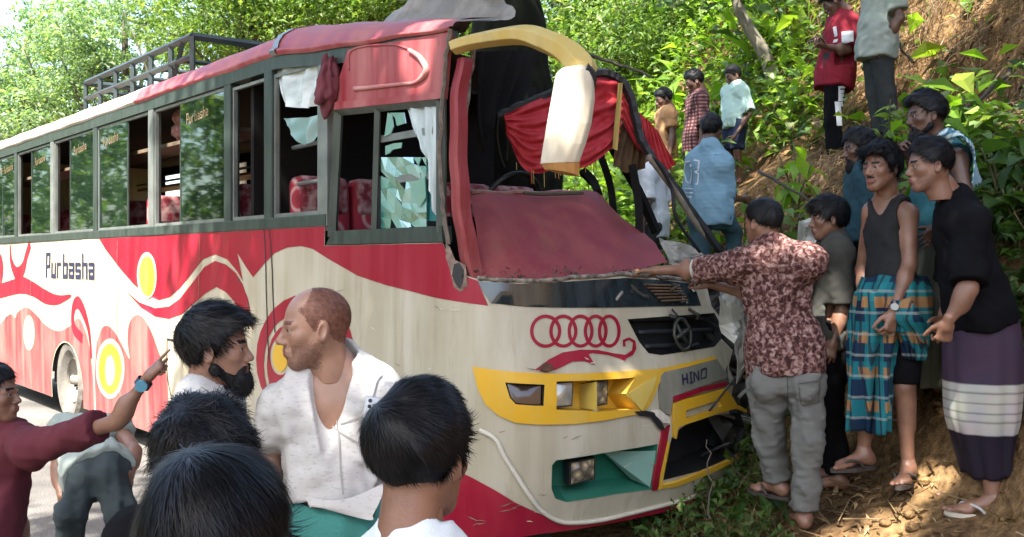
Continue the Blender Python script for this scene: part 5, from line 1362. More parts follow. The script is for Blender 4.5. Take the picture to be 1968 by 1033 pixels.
# wires, strips and foam dangling in the cab, crumbs of glass and dirt on the sill
for k_ in range(8):
    u_ = random.uniform(915, 1255); v_ = float(np.interp(u_, [915, 958, 1062, 1138, 1182, 1255], [120, 222, 180, 150, 150, 300])); a_ = random.uniform(-0.7, -0.35); p0 = np.array(onb(u_, v_, a=a_)); L0_ = random.uniform(0.15, 0.6)
    q_ = catmull([p0, p0+[0, random.uniform(-0.02, 0.02), -L0_*0.4], p0+[0, random.uniform(-0.04, 0.04), -L0_*0.8], p0+[0, random.uniform(-0.05, 0.05), -L0_]], 5)
    mb = MB(); mb.tube(q_, random.uniform(0.003, 0.008), 5); mb.build('dangling_wire', (M_black, M_black, MATS['strip_dusty'])[k_ % 3], bus, True)
mb = MB(); rg_ = np.random.default_rng(9)
for k_ in range(150):
    u_ = rg_.uniform(918, 1300); v_ = float(np.interp(u_, [917, 1030, 1088, 1204, 1330], [535, 540, 536, 528, 541])) - abs(rg_.normal())*9
    q_ = pz(u_, min(v_+6, 545)); p0 = skin(*q_) + np.array([-0.02-abs(rg_.normal())*0.03, 0, 0.012+abs(rg_.normal())*0.012]); s_ = rg_.uniform(0.003, 0.009)
    mb.add([p0 + rg_.normal(size=3)*s_ for _ in range(4)], [(0,1,2), (0,2,3), (0,3,1), (1,3,2)])
cr_ = mb.build('glass_crumbs', mat('crumbs', (0.03,0.022,0.018), 0.6, col2=(0.16,0.13,0.10), nscale=60, namt=0.3), bus); cr_['kind'] = 'stuff'
# dark torn lining and broken posts on the far side of the cab
cloth('torn_lining', L_([(912,100), (960,98), (1040,96)], a=-0.8), L_([(918,300), (940,240), (985,205)], a=-0.7), M_inner, bus, (0.7, 0.3, 0), fold=0.05, freq=3)
for (u0, v0, u1, v1, a0) in ((1178,285,1262,448,-0.7), (1120,330,1150,372,-0.6), (1215,320,1228,470,-0.3), (1155,300,1180,420,-0.9)):
    mb = MB(); mb.tube(catmull([onb(u0, v0, a=a0), onb((u0+u1)/2+6, (v0+v1)/2, a=a0+0.1), onb(u1, v1, a=a0+0.2)], 4), 0.034, 4); mb.build('broken_post', M_inner, bus)
mb = MB(); mb.box((-2.6, 0.06, 1.05), (-2.55, 2.2, 2.95)); mb.build('cab_partition', M_inner, bus)
# crushed far front corner: buckled sheet metal
for (px, a0, m_, sd) in (([(1378,560), (1432,520), (1448,600), (1440,690), (1405,700), (1390,640)], 0.02, mat('sheet_grey', (0.26,0.27,0.25), 0.4, 0.3, col2=(0.5,0.5,0.46), nscale=4, coat=0.3), 1),
                       ([(1270,455), (1330,470), (1370,505), (1340,535), (1290,505)], -0.1, mat('sheet_dusty', (0.30,0.28,0.24), 0.6, col2=(0.5,0.47,0.4), nscale=7), 3)):
    P_ = np.array([onb(u, v, a=a0) for u, v in px]); c_ = P_.mean(0); V = [c_]; Fl = []; L = len(P_)
    rings = 6
    for r_ in range(1, rings+1):
        for i in range(L*4):
            e0_ = P_[i//4]*(1-(i % 4)/4) + P_[(i//4+1) % L]*((i % 4)/4)
            p = c_ + (e0_-c_)*r_/rings
            V.append(p + np.array([1, -0.4, 0.2])*0.06*fbm(np.array([p*6]), 3, sd)[0])
    n4 = L*4
    for i in range(n4):
        Fl.append((0, 1+i, 1+(i+1) % n4))
        for r_ in range(rings-1): Fl.append((1+r_*n4+i, 1+(r_+1)*n4+i, 1+(r_+1)*n4+(i+1) % n4, 1+r_*n4+(i+1) % n4))
    obj('crumpled_sheet', new_mesh('crumpled_sheet', V, Fl, False, [m_]), bus)
for k_ in range(9):
    u = random.uniform(1300, 1420); v = random.uniform(560, 720)
    p0 = np.array(onb(u, v, a=0.05)); mb = MB()
    mb.tube(catmull([p0, p0+RNG.normal(size=3)*0.08, p0+RNG.normal(size=3)*0.12+[0.02, 0.05, -0.1], p0+RNG.normal(size=3)*0.14+[0.02, 0.08, -0.16]], 5), 0.007, 5); mb.build('loose_wire', M_black, bus, True)

# ---- mirror on its long yellow arm
arm = empty('mirror_arm', (-0.03, 0.02, 2.78)); arm.parent = bus; AO = np.array([-0.03, 0.02, 2.78])
def mp_(u, v, Y): return w2b(at(u, v, Y))
c_ = [mp_(872,92,5.33), mp_(905,82,5.28), mp_(960,72,5.12), mp_(1010,68,4.98), mp_(1050,80,4.88), mp_(1090,100,4.80), mp_(1116,126,4.74), mp_(1122,142,4.72)]
ln = catmull(np.array(c_)-AO, 6); tt = np.linspace(0, 1, len(ln))
mb = MB(); mb.tube(ln, np.interp(tt, [0, 0.2, 0.5, 0.85, 1], [0.058, 0.058, 0.072, 0.080, 0.055]), 6, flat=(np.array([0, 0, 1]), 0.72)); ao = mb.build('arm', P_arm, arm); bv = ao.modifiers.new('bevel', 'BEVEL'); bv.width = 0.008; bv.segments = 2; bv.angle_limit = R(25)
mb = MB(); mb.tube([ln[-9], ln[-1] + np.array([0, 0, -0.06])], [0.05, 0.03], 8); mb.build('arm_joint', M_black, arm, True)
mr = empty('wing_mirror', tuple(mp_(1097, 235, 4.68))); mr.parent = bus
mc = mp_(1097, 235, 4.68)
pr_ = [(1104,128,0.8), (1086,150,0.93), (1068,200,1.0), (1052,270,1.0), (1046,318,0.95)]
V = []; Fl = []
cols = []
for (u_l, u_r, v_) in ((1092,1118,128), (1079,1134,138), (1074,1140,160), (1068,1141,195), (1060,1135,240), (1053,1124,280), (1048,1112,314)):
    L0 = w2b(at(u_l, v_, 4.66)); R0 = w2b(at(u_r, v_-2, 4.70)); cols.append((L0, R0))
fw = np.array([1.0, 0.15, 0]); fw /= np.linalg.norm(fw)
for i, (L0, R0) in enumerate(cols):
    bul = 0.5 + 0.5*math.sin(math.pi*(i+0.6)/7.2)
    m1 = L0*0.62 + R0*0.38
    ring_ = [L0, L0*0.92+R0*0.08 + fw*0.035*bul, m1 + fw*0.07*bul, L0*0.3+R0*0.7 + fw*0.055*bul, R0 + fw*0.01, R0 - fw*0.04, L0*0.5+R0*0.5 - fw*0.055, L0 - fw*0.035]
    V += [q - mc for q in ring_]
for i in range(6):
    for k_ in range(8): Fl.append((i*8+k_, i*8+(k_+1) % 8, (i+1)*8+(k_+1) % 8, (i+1)*8+k_))
Fl += [tuple(range(8))[::-1]]
me = new_mesh('housing', V, Fl, False, [P_mirror]); hs = obj('housing', me, mr)
bv = hs.modifiers.new('bevel', 'BEVEL'); bv.width = 0.009; bv.segments = 2; bv.limit_method = 'ANGLE'; bv.angle_limit = R(18)
for e in me.edges: pass
L0, R0 = cols[-1]; V2 = V[-8:]
dn = np.array([0, 0, -0.058]); cc_ = np.mean(V2, axis=0)
low = [cc_ + (q-cc_)*0.84 + dn*(0.75+4.0*float((q-cc_)[1])) + np.array([0, 0.012, 0]) for q in V2]
top2 = [cc_ + (q-cc_)*0.97 + np.array([0,0,0.006]) for q in V2]
mb = MB(); mb.add(top2+low, [(k_, (k_+1) % 8, 8+(k_+1) % 8, 8+k_) for k_ in range(8)] + [tuple(range(15, 7, -1))[::-1]]); mb.build('housing_end', P_orange, mr)
gl = [np.array(V[i*8+6])*0.999 - fw*0.004 for i in range(1, 6)]
mb = MB(); q = [np.array(V[i_*8+7])*(1-w_)+np.array(V[i_*8+5])*w_-fw*0.022 for i_, w_ in ((1,0.2), (1,0.85), (5,0.85), (5,0.2))]
mb.add(q, [(0,1,2,3)]); mb.build('mirror_glass', M_chrome, mr)
mb = MB(); a_ = w2b(at(1126,132,4.66))-mc; mb.tube(catmull([a_, a_+[0.01, 0.04, -0.03], a_+[0.0, 0.05, -0.10]], 4), [0.03,0.026,0.022,0.02,0.016,0.012,0.01,0.008,0.006][:9], 6, flat=(np.array([1, 0, 0]), 0.4)); mb.build('torn_boot', M_black, mr, True)
# ================================================================== people: bodies grown from smooth distance fields
def smin(a, b, k):
    h = np.maximum(k - np.abs(a-b), 0)/k
    return np.minimum(a, b) - h*h*k*0.25
class Vol:
    def __init__(s, lo, hi, h):
        s.lo = np.asarray(lo, float); s.h = h
        n = np.ceil((np.asarray(hi, float)-s.lo)/h).astype(int)+1
        s.ax = [(s.lo[i] + h*np.arange(n[i])).astype(np.float32) for i in range(3)]
        s.d = np.full(n, 1.0, np.float32)
    def win(s, lo, hi):
        sl = []
        for i in range(3):
            a = int(np.floor((lo[i]-s.lo[i])/s.h)); b = int(np.ceil((hi[i]-s.lo[i])/s.h))+1
            a = max(0, a); b = min(len(s.ax[i]), b)
            if b <= a: return None
            sl.append(slice(a, b))
        return tuple(sl), s.ax[0][sl[0]][:, None, None], s.ax[1][sl[1]][None, :, None], s.ax[2][sl[2]][None, None, :]
    def put(s, f, lo, hi, k, sub=False):
        w = s.win(np.asarray(lo)-k-2*s.h, np.asarray(hi)+k+2*s.h)
        if w is None: return
        sl, X, Y, Z = w
        d = f(X, Y, Z)
        if sub: s.d[sl] = -smin(-s.d[sl], d, k)
        else: s.d[sl] = smin(s.d[sl], d, k)
    def cone(s, a, b, ra, rb, k=0.03, sub=False):
        a = np.asarray(a, float); b = np.asarray(b, float); ab = b-a; L2 = max(ab@ab, 1e-9)
        def f(X, Y, Z):
            t = np.clip(((X-a[0])*ab[0]+(Y-a[1])*ab[1]+(Z-a[2])*ab[2])/L2, 0, 1)
            return np.sqrt((X-a[0]-t*ab[0])**2+(Y-a[1]-t*ab[1])**2+(Z-a[2]-t*ab[2])**2) - (ra+(rb-ra)*t)
        s.put(f, np.minimum(a-ra, b-rb), np.maximum(a+ra, b+rb), k, sub)
    def ell(s, c, r, axes=None, k=0.03, sub=False):
        c = np.asarray(c, float); r = np.asarray(r, float)
        Ax = np.eye(3) if axes is None else np.asarray(axes, float)
        m = np.sqrt(((Ax*r[:, None])**2).sum(0))
        def f(X, Y, Z):
            k0 = 0; k1 = 0
            for i in range(3):
                q = (X-c[0])*Ax[i, 0]+(Y-c[1])*Ax[i, 1]+(Z-c[2])*Ax[i, 2]
                k0 = k0+(q/r[i])**2; k1 = k1+(q/r[i]**2)**2
            k0 = np.sqrt(k0); return k0*(k0-1)/np.sqrt(k1+1e-12)
        s.put(f, c-m, c+m, k, sub)
    def warp(s, amp, freq, seed=0, aniso=(1, 1, 1)):
        idx = np.nonzero(np.abs(s.d) < 0.05)
        P = np.stack([s.ax[i][idx[i]] for i in range(3)], -1)*freq*np.array(aniso)
        r_ = np.random.default_rng(seed); n = 0
        for o in range(5):
            k = r_.normal(size=3); k /= np.linalg.norm(k); k2 = r_.normal(size=3)
            n = n + np.sin((P@k)*(1+0.5*o) + 1.6*np.sin(P@k2*0.7+o) + r_.uniform(0, 6))/(1+0.35*o)
        s.d[idx] += (amp*n*0.5).astype(np.float32)
    def cut(s, f):     # f(X,Y,Z) > 0 is removed
        s.d = np.maximum(s.d, f(s.ax[0][:, None, None], s.ax[1][None, :, None], s.ax[2][None, None, :]).astype(np.float32))
    def mesh(s):
        d = np.pad(s.d, 1, constant_values=0.5); lo = s.lo - s.h
        ins = d < 0
        n = np.array(d.shape)
        c = [ins[i:n[0]-1+i, j:n[1]-1+j, k:n[2]-1+k] for i in (0, 1) for j in (0, 1) for k in (0, 1)]
        cnt = sum(x.astype(np.int8) for x in c)
        act = (cnt > 0) & (cnt < 8)
        I = np.argwhere(act)
        if len(I) == 0: return np.zeros((0, 3)), np.zeros((0, 4), int)
        vid = np.full(act.shape, -1, np.int64); vid[act] = np.arange(len(I))
        acc = np.zeros((len(I), 3)); num = np.zeros(len(I))
        cor = [(i, j, k) for i in (0, 1) for j in (0, 1) for k in (0, 1)]
        val = [d[I[:, 0]+a, I[:, 1]+b, I[:, 2]+e] for a, b, e in cor]
        for p in range(8):
            for ax in range(3):
                if cor[p][ax]: continue
                q = list(cor[p]); q[ax] = 1; q = cor.index(tuple(q))
                m = (val[p] < 0) != (val[q] < 0)
                t = val[p]/(val[p]-val[q]+1e-12)
                pos = np.array(cor[p], float)[None] + np.eye(3)[ax][None]*t[:, None]
                acc[m] += pos[m]; num[m] += 1
        V = lo + (I + acc/num[:, None])*s.h
        Fs = []
        for ax in range(3):
            a1, a2 = (ax+1) % 3, (ax+2) % 3
            sl0 = [slice(1, n[i]-1) for i in range(3)]; sl1 = list(sl0)
            sl0[ax] = slice(0, n[ax]-1); sl1[ax] = slice(1, n[ax])
            A_, B_ = ins[tuple(sl0)], ins[tuple(sl1)]
            for flip, M_ in ((False, A_ & ~B_), (True, ~A_ & B_)):
                E = np.argwhere(M_)
                if len(E) == 0: continue
                off = np.array([1, 1, 1]); off[ax] = 0
                E = E + off
                def cell(o1, o2):
                    q = E.copy(); q[:, a1] -= o1; q[:, a2] -= o2
                    return vid[q[:, 0], q[:, 1], q[:, 2]]
                quad = np.stack([cell(1, 1), cell(0, 1), cell(0, 0), cell(1, 0)], 1)
                Fs.append(quad[:, ::-1] if flip else quad)
        return V, np.concatenate(Fs)

def unit(v): v = np.asarray(v, float); return v/(np.linalg.norm(v)+1e-12)
def rotm(yaw=0, pitch=0, roll=0):
    """columns: forward, left, up after yaw (left +), pitch (down +), roll (to the left +)"""
    cy, sy = math.cos(R(yaw)), math.sin(R(yaw)); cp, sp = math.cos(R(pitch)), math.sin(R(pitch)); cr, sr = math.cos(R(roll)), math.sin(R(roll))
    Rz = np.array([[cy,-sy,0],[sy,cy,0],[0,0,1]]); Ry = np.array([[cp,0,sp],[0,1,0],[-sp,0,cp]]); Rx = np.array([[1,0,0],[0,cr,sr],[0,-sr,cr]])
    return Rz@Ry@Rx

def skin_mat(name, col, c2):
    return mat(name, tuple(x*0.86 for x in col), 0.40, col2=tuple(x*1.08 for x in c2), nscale=13, namt=0.55, sss=0.10, bump=0.16, bscale=260, spec=0.5, detail=8)
S_mid = skin_mat('skin_mid', (0.17,0.083,0.052), (0.24,0.125,0.083))
S_light = skin_mat('skin_warm', (0.23,0.120,0.080), (0.32,0.18,0.125))
S_dark = skin_mat('skin_deep', (0.085,0.042,0.028), (0.135,0.07,0.047))
M_hair = mat('hair_black', (0.0035,0.0035,0.0045), 0.5, col2=(0.008,0.008,0.010), nscale=30, spec=0.22)
def hair_strand_build(m, nt, n, l, b, mp):
    g = n.new('ShaderNodeNewGeometry'); r = ramp(n, [(0.0, (0.002,0.002,0.003)), (0.6, (0.0045,0.0045,0.006)), (0.9, (0.009,0.009,0.011)), (1.0, (0.016,0.015,0.017))]); l.new(g.outputs['Random Per Island'], r.inputs[0]); l.new(r.outputs[0], b.inputs['Base Color'])
M_strand = mat('hair_strand', rough=0.42, spec=0.2, build=hair_strand_build)
M_hair_red = mat('hair_henna', (0.13,0.045,0.028), 0.7, col2=(0.075,0.045,0.035), nscale=16, spec=0.2)
M_stub = mat('stubble', (0.24,0.12,0.08), 0.6, col2=(0.12,0.068,0.052), nscale=90, namt=0.4)
M_scalp = mat('scalp_cropped', (0.20,0.085,0.055), 0.6, col2=(0.075,0.032,0.022), nscale=75, namt=0.45, spec=0.35)
M_lip = mat('lips', (0.18,0.06,0.05), 0.45, col2=(0.22,0.08,0.07), nscale=20)
M_eyew = mat('eye_white', (0.30,0.27,0.24), 0.3)
M_iris = mat('eye_dark', (0.012,0.007,0.005), 0.2)

def strands(V, F, flow, length, width, n, rng, lift=0.3, keep=None, jit=0.35):
    """thin ribbons laid over a hair volume"""
    T = np.concatenate([F[:, [0,1,2]], F[:, [0,2,3]]]); a, b, c = V[T[:, 0]], V[T[:, 1]], V[T[:, 2]]
    nr = np.cross(b-a, c-a); ar = np.linalg.norm(nr, axis=1)
    if keep is not None: ar = ar*keep((a+b+c)/3)
    i = rng.choice(len(T), n, p=ar/ar.sum()); u = rng.uniform(size=(n, 2)); f = u.sum(1) > 1; u[f] = 1-u[f]
    P = a[i]+(b-a)[i]*u[:, :1]+(c-a)[i]*u[:, 1:]; N = nr[i]/(np.linalg.norm(nr[i], axis=1)[:, None]+1e-12)
    D = flow(P) + rng.normal(size=(n, 3))*jit
    D -= N*(D*N).sum(1)[:, None]; D /= np.linalg.norm(D, axis=1)[:, None]+1e-9
    L = length*rng.uniform(0.5, 1.3, n)[:, None]; S = np.cross(D, N)*width/2
    lf = lift*rng.uniform(0.2, 1.6, n)[:, None]; rad = 0.1
    Vs = []
    for k, t in enumerate((0, 0.35, 0.7, 1.0)):
        q = P - N*0.001 + D*L*t + N*L*(lf*t) - N*(L*t)**2/(2*rad)*0.9
        w = (1, 0.9, 0.65, 0.08)[k]; Vs += [q-S*w, q+S*w]
    VV = np.stack(Vs, 1).reshape(-1, 3); k = np.arange(n)[:, None]*8
    Q = np.concatenate([k+np.array([[2*j, 2*j+1, 2*j+3, 2*j+2]]) for j in range(3)], 1).reshape(-1, 4)
    return VV, Q

HLX = np.array([-0.13, -0.095, -0.06, -0.035, -0.012, 0.004, 0.016, 0.04, 0.066, 0.085, 0.13])
HLZ = {'std': np.array([-0.085, -0.082, -0.065, -0.035, 0.018, -0.022, -0.020, 0.022, 0.056, 0.066, 0.07]),
       'low': np.array([-0.10, -0.098, -0.085, -0.05, 0.01, -0.03, -0.02, 0.010, 0.034, 0.040, 0.045]),
       'scalp': np.array([-0.06, -0.060, -0.05, -0.035, 0.02, -0.01, -0.01, 0.035, 0.065, 0.075, 0.08]),
       'fade': np.array([-0.03, -0.030, -0.022, -0.010, 0.012, 0.010, 0.012, 0.030, 0.060, 0.070, 0.075])}
def build_head(root, hc, M3, sc, skin_m, feat, h=0.005, seed=0):
    """head in its own frame (x forward, y left, z up) placed at hc with axes M3; returns skin mesh pieces and makes hair, eyes"""
    rng = np.random.default_rng(seed)
    v = Vol((-0.12, -0.10, -0.17), (0.135, 0.10, 0.13), h)
    v.ell((-0.012, 0, 0.028), (0.098, 0.076, 0.088), k=0.02)
    v.ell((0.030, 0, -0.035), (0.060, 0.058, 0.084), k=0.035)
    for s in (-1, 1):
        v.cone((-0.005, s*0.052, -0.040), (0.058, s*0.018, -0.098), 0.020, 0.016, 0.03)
        v.ell((0.056, s*0.040, -0.024), (0.022, 0.022, 0.02), k=0.02)
        v.cone((0.080, s*0.012, 0.014), (0.070, s*0.046, 0.012), 0.011, 0.009, 0.014)
        v.ell((0.100, s*0.032, -0.004), (0.020, 0.017, 0.012), k=0.012, sub=True)
        v.cone((0.0835, s*0.020, 0.0045), (0.078, s*0.044, 0.003), 0.0055, 0.0055, 0.006)
        v.cone((0.082, s*0.022, -0.012), (0.077, s*0.043, -0.011), 0.005, 0.005, 0.006)
    v.cone((0.066, -0.006, -0.102), (0.066, 0.006, -0.102), 0.019, 0.019, 0.025)
    nl = feat.get('nose', 1.0)
    v.cone((0.084, 0, 0.006), (0.084+0.0225*nl, 0, -0.034), 0.0075, 0.0115, 0.012)
    for s in (-1, 1): v.ell((0.096, s*0.012, -0.040), (0.011, 0.009, 0.008), k=0.008)
    v.ell((0.086, 0, -0.068), (0.014, 0.024, 0.016), k=0.015)
    v.cone((0.094, -0.016, -0.063), (0.094, 0.016, -0.063), 0.0055, 0.0055, 0.007)
    v.cone((0.093, -0.014, -0.075), (0.093, 0.014, -0.075), 0.006, 0.006, 0.007)
    v.cone((0.103, -0.02, -0.0685), (0.103, 0.02, -0.0685), 0.003, 0.003, 0.004, sub=True)
    for s in (-1, 1):
        axe = rotm(0, -14, 0).T
        v.ell((-0.010, s*0.079, -0.012), (0.020, 0.010, 0.033), rotm(s*22, -12, 0).T, k=0.008)
        v.ell((-0.004, s*0.089, -0.010), (0.011, 0.008, 0.020), rotm(s*22, -12, 0).T, k=0.006, sub=True)
    v.cone((-0.028, 0, -0.055), (-0.045, 0, -0.16), 0.054, 0.056, 0.03)
    if feat.get('adam', True): v.ell((0.012, 0, -0.128), (0.012, 0.012, 0.016), k=0.02)
    V, Fq = v.mesh()
    c = V[Fq].mean(1); mi = np.zeros(len(Fq), int)
    jt = 0.007*fbm(c*70, 2, seed) + 0.004*rng.normal(size=len(c))
    if feat.get('face', True):
        ay = np.abs(c[:, 1])
        brow = (c[:, 0] > 0.066) & (ay > 0.011) & (ay < 0.050) & (c[:, 2] > 0.0145+0.05*(ay-0.011)*(ay < 0.035)) & (c[:, 2] < 0.0255)
        mi[brow] = feat.get('brow', 1)
        lip = (c[:, 0] > 0.088) & (ay < 0.021) & (c[:, 2] < -0.0575) & (c[:, 2] > -0.0815)
        mi[lip] = 2
        if feat.get('stubble'):
            st = (c[:, 2]+jt < -0.045) & (c[:, 0]+jt > 0.0) & ~lip & (c[:, 2]+jt > -0.125) & ((ay > 0.03) | (c[:, 2] < -0.083) | ((c[:, 2] < -0.050) & (c[:, 2] > -0.060) & (ay < 0.025) & (c[:, 0] > 0.08)))
            mi[st] = 3
        if feat.get('moustache'):
            st = (c[:, 0] > 0.085) & (c[:, 2] < -0.049) & (c[:, 2] > -0.060) & (ay < 0.028); mi[st] = 1
    scalp = None
    if feat.get('scalp'):
        cx_, cz_ = c[:, 0]+jt, c[:, 2]+jt
        bald_ = ((cx_-0.075)/0.085)**2 + (c[:, 1]/0.062)**2 + ((cz_-0.085)/0.055)**2 < 1
        scalp = (cz_ > np.interp(cx_, HLX, HLZ['scalp'])) & ~bald_ & (np.abs(c[:, 1]) < 0.0785)
        mi[scalp] = 4
    place = lambda q: hc + (q*sc)@M3.T
    skin_piece = (place(V), Fq, mi)
    made = []
    if scalp is not None:
        SF = Fq[scalp]
        SV, SQ = strands(V, SF, lambda P: np.tile(np.array([[-0.6, 0, -0.6]]), (len(P), 1)), 0.009, 0.0012, 2600, rng, 0.3)
        obj('hair', new_mesh('hair', hc + (SV*sc)@M3.T, SQ, True, [feat.get('hair_mat', M_hair)]), root)
    def put(name, V_, F_, m, smooth=True):
        o_ = obj(name, new_mesh(name, place(np.asarray(V_)), F_, smooth, [m]), root); made.append(o_); return o_
    if feat.get('eyes', True):
        for s in (-1, 1):
            bm = bmesh.new(); bmesh.ops.create_uvsphere(bm, u_segments=14, v_segments=10, radius=0.0125)
            look = unit((1, feat.get('gaze', 0.0), 0))
            VV = np.array([q.co[:] for q in bm.verts]); FF = [[q.index for q in f.verts] for f in bm.faces]; bm.free()
            mi2 = [1 if (unit(VV[f].mean(0))@look) > 0.86 else 0 for f in FF]
            me = new_mesh('eye', place(VV+np.array([0.0755, s*0.032, -0.003])), FF, True, [M_eyew, M_iris], mi2)
            made.append(obj('eye', me, root))
    # hair
    st = feat.get('hair', 'std')
    if st:
        hm = feat.get('hair_mat', M_hair); tk = feat.get('thick', 0.014); tp = feat.get('top', 0.02)
        hv = Vol((-0.17, -0.15, -0.13), (0.16, 0.15, 0.20), max(h, 0.0045))
        hv.ell((-0.014, 0, 0.030), (0.100+tk*0.9, 0.077+tk, 0.089+tk), k=0.02)
        if tp: hv.ell((-0.004, 0, 0.062+tp*0.5), (0.085, 0.068, 0.048+tp), k=0.03)
        if feat.get('back'): hv.ell((-0.036, 0, 0.036), (0.098, 0.092, 0.072), k=0.03)
        fr = feat.get('fringe', 0)
        if fr:
            hv.cone((0.066, -0.045, 0.078), (0.072, 0.03, 0.082), 0.026+fr, 0.028+fr, 0.03)
        hv.warp(feat.get('tuft', 0.004), feat.get('tfreq', 55), seed)
        hz = HLZ[feat.get('line', 'std')]; bald = feat.get('bald', 0)
        def cutter(X, Y, Z):
            return np.interp(X.ravel(), HLX, hz).reshape(X.shape) + 0*Y - Z
        hv.cut(cutter)
        if bald: hv.ell((0.07, 0, 0.09), (0.085, 0.062, 0.06), k=0.01, sub=True)
        er = feat.get('ear', 1.0)
        for s in (-1, 1): hv.ell((-0.004, s*0.105, -0.018), (0.024*er, 0.036, 0.034*er), k=0.006, sub=True)
        HV, HF = hv.mesh()
        if len(HF):
            ho = put('hair', HV, HF, hm)
            ns = feat.get('strands', 0)
            if ns:
                wh = np.array(feat.get('whorl', (-0.07, 0.01, 0.10)))
                cb = np.array(feat.get('comb', (0.25, 0, -0.2)))
                def flow(P): return unit_rows(P-wh)*0.8 + cb + np.stack([0*P[:, 0], 0*P[:, 0], -0.4*(P[:, 2] < 0.05)], 1)
                SV, SQ = strands(HV, HF, flow, feat.get('slen', 0.045), feat.get('swid', 0.0022), ns, rng, feat.get('lift', 0.25), keep=(lambda P, zk=feat.get('zkeep', -0.2): (P[:, 2] > zk)*1.0), jit=feat.get('jit', 0.3))
                so = obj('hair_strands', new_mesh('hair_strands', place(SV), SQ, True, [M_strand if hm is M_hair else hm]), ho)
    if feat.get('beard'):
        bl = feat['beard']
        bv = Vol((-0.03, -0.09, -0.17), (0.14, 0.09, 0.0), 0.0045)
        for s in (-1, 1):
            bv.cone((0.0, s*0.058, -0.030), (0.010, s*0.058, -0.062), 0.012, 0.016, 0.015)
            bv.cone((0.010, s*0.054, -0.062), (0.062, s*0.024, -0.100), 0.018, 0.022, 0.02)
            bv.cone((0.090, s*0.024, -0.062), (0.076, s*0.026, -0.088), 0.008, 0.012, 0.014)
            bv.cone((0.099, s*0.006, -0.0545), (0.092, s*0.025, -0.062), 0.005, 0.006, 0.006)
        bv.ell((0.074, 0, -0.110), (0.034, 0.036, 0.026+bl*0.3), k=0.03)
        bv.ell((0.082, 0, -0.128), (0.026, 0.026, 0.02+bl*0.5), k=0.03)
        bv.warp(0.003, 90, 5)
        BV, BF = bv.mesh(); bo = put('beard', BV, BF, M_hair)
        SV, SQ = strands(BV, BF, lambda P: np.tile(np.array([[0.3, 0, -1.0]]), (len(P), 1)), 0.02, 0.0016, 1500, rng, 0.35)
        obj('beard_strands', new_mesh('beard_strands', place(SV), SQ, True, [M_hair]), bo)
    return skin_piece
def unit_rows(P): return P/(np.linalg.norm(P, axis=1)[:, None]+1e-9)

def hand(wr, d, nrm, side, sc=1.0, curl=(25, 30, 35, 40), thumb=25, h=0.0042, spread=6, per=None):
    """hand from the wrist along d, palm facing nrm; side +1 left hand, -1 right hand; per = curl for each finger"""
    d = unit(d); nrm = np.asarray(nrm, float); nrm = unit(nrm - d*(nrm@d)); lat = np.cross(nrm, d)*side   # lat points to the thumb side
    c = np.asarray(wr, float); s = sc
    P = []
    def seg_(a, b, ra, rb, k=0.003): P.append((a, b, ra, rb, k))
    seg_(c - d*0.02*s, c + d*0.03*s, 0.024*s, 0.026*s, 0.02)
    for o in (-0.024, -0.008, 0.008, 0.024):
        seg_(c + d*0.02*s + lat*o*0.7*s, c + d*0.088*s + lat*o*s, 0.0155*s, 0.0125*s, 0.012)
    ln = (0.074, 0.082, 0.076, 0.060); off = (0.031, 0.0105, -0.0105, -0.031)
    per = per or (curl,)*4
    for i in range(4):
        b = c + d*(0.090 - 0.006*abs(i-1))*s + lat*off[i]*s; dd = unit(d + lat*math.tan(R((1.5-i)*spread)))
        cu = per[i]; L = ln[i]*s; ang = 0; r0 = 0.0084*s
        for j, (fr, q) in enumerate(((0.45, cu[0]), (0.31, cu[1]), (0.24, cu[2]))):
            ang += q; v_ = dd*math.cos(R(ang)) + nrm*math.sin(R(ang))
            e = b + v_*L*fr; seg_(b, e, r0*(1-0.1*j), r0*(0.9-0.1*j)); b = e
    b = c + d*0.022*s + lat*0.022*s + nrm*0.008*s
    d1 = unit(d*0.75 + lat*math.sin(R(thumb+20)) + nrm*0.35); e = b + d1*0.042*s; seg_(b, e, 0.0145*s, 0.0115*s, 0.012)
    d2 = unit(d1 + d*0.5); e2 = e + d2*0.032*s; seg_(e, e2, 0.011*s, 0.0095*s); e3 = e2 + unit(d2+d*0.3)*0.024*s; seg_(e2, e3, 0.0095*s, 0.0075*s)
    al = np.array([q for p in P for q in (p[0], p[1])])
    v = Vol(al.min(0)-0.03*s, al.max(0)+0.03*s, h)
    for a, b, ra, rb, k in P: v.cone(a, b, ra, rb, k)
    return v.mesh()

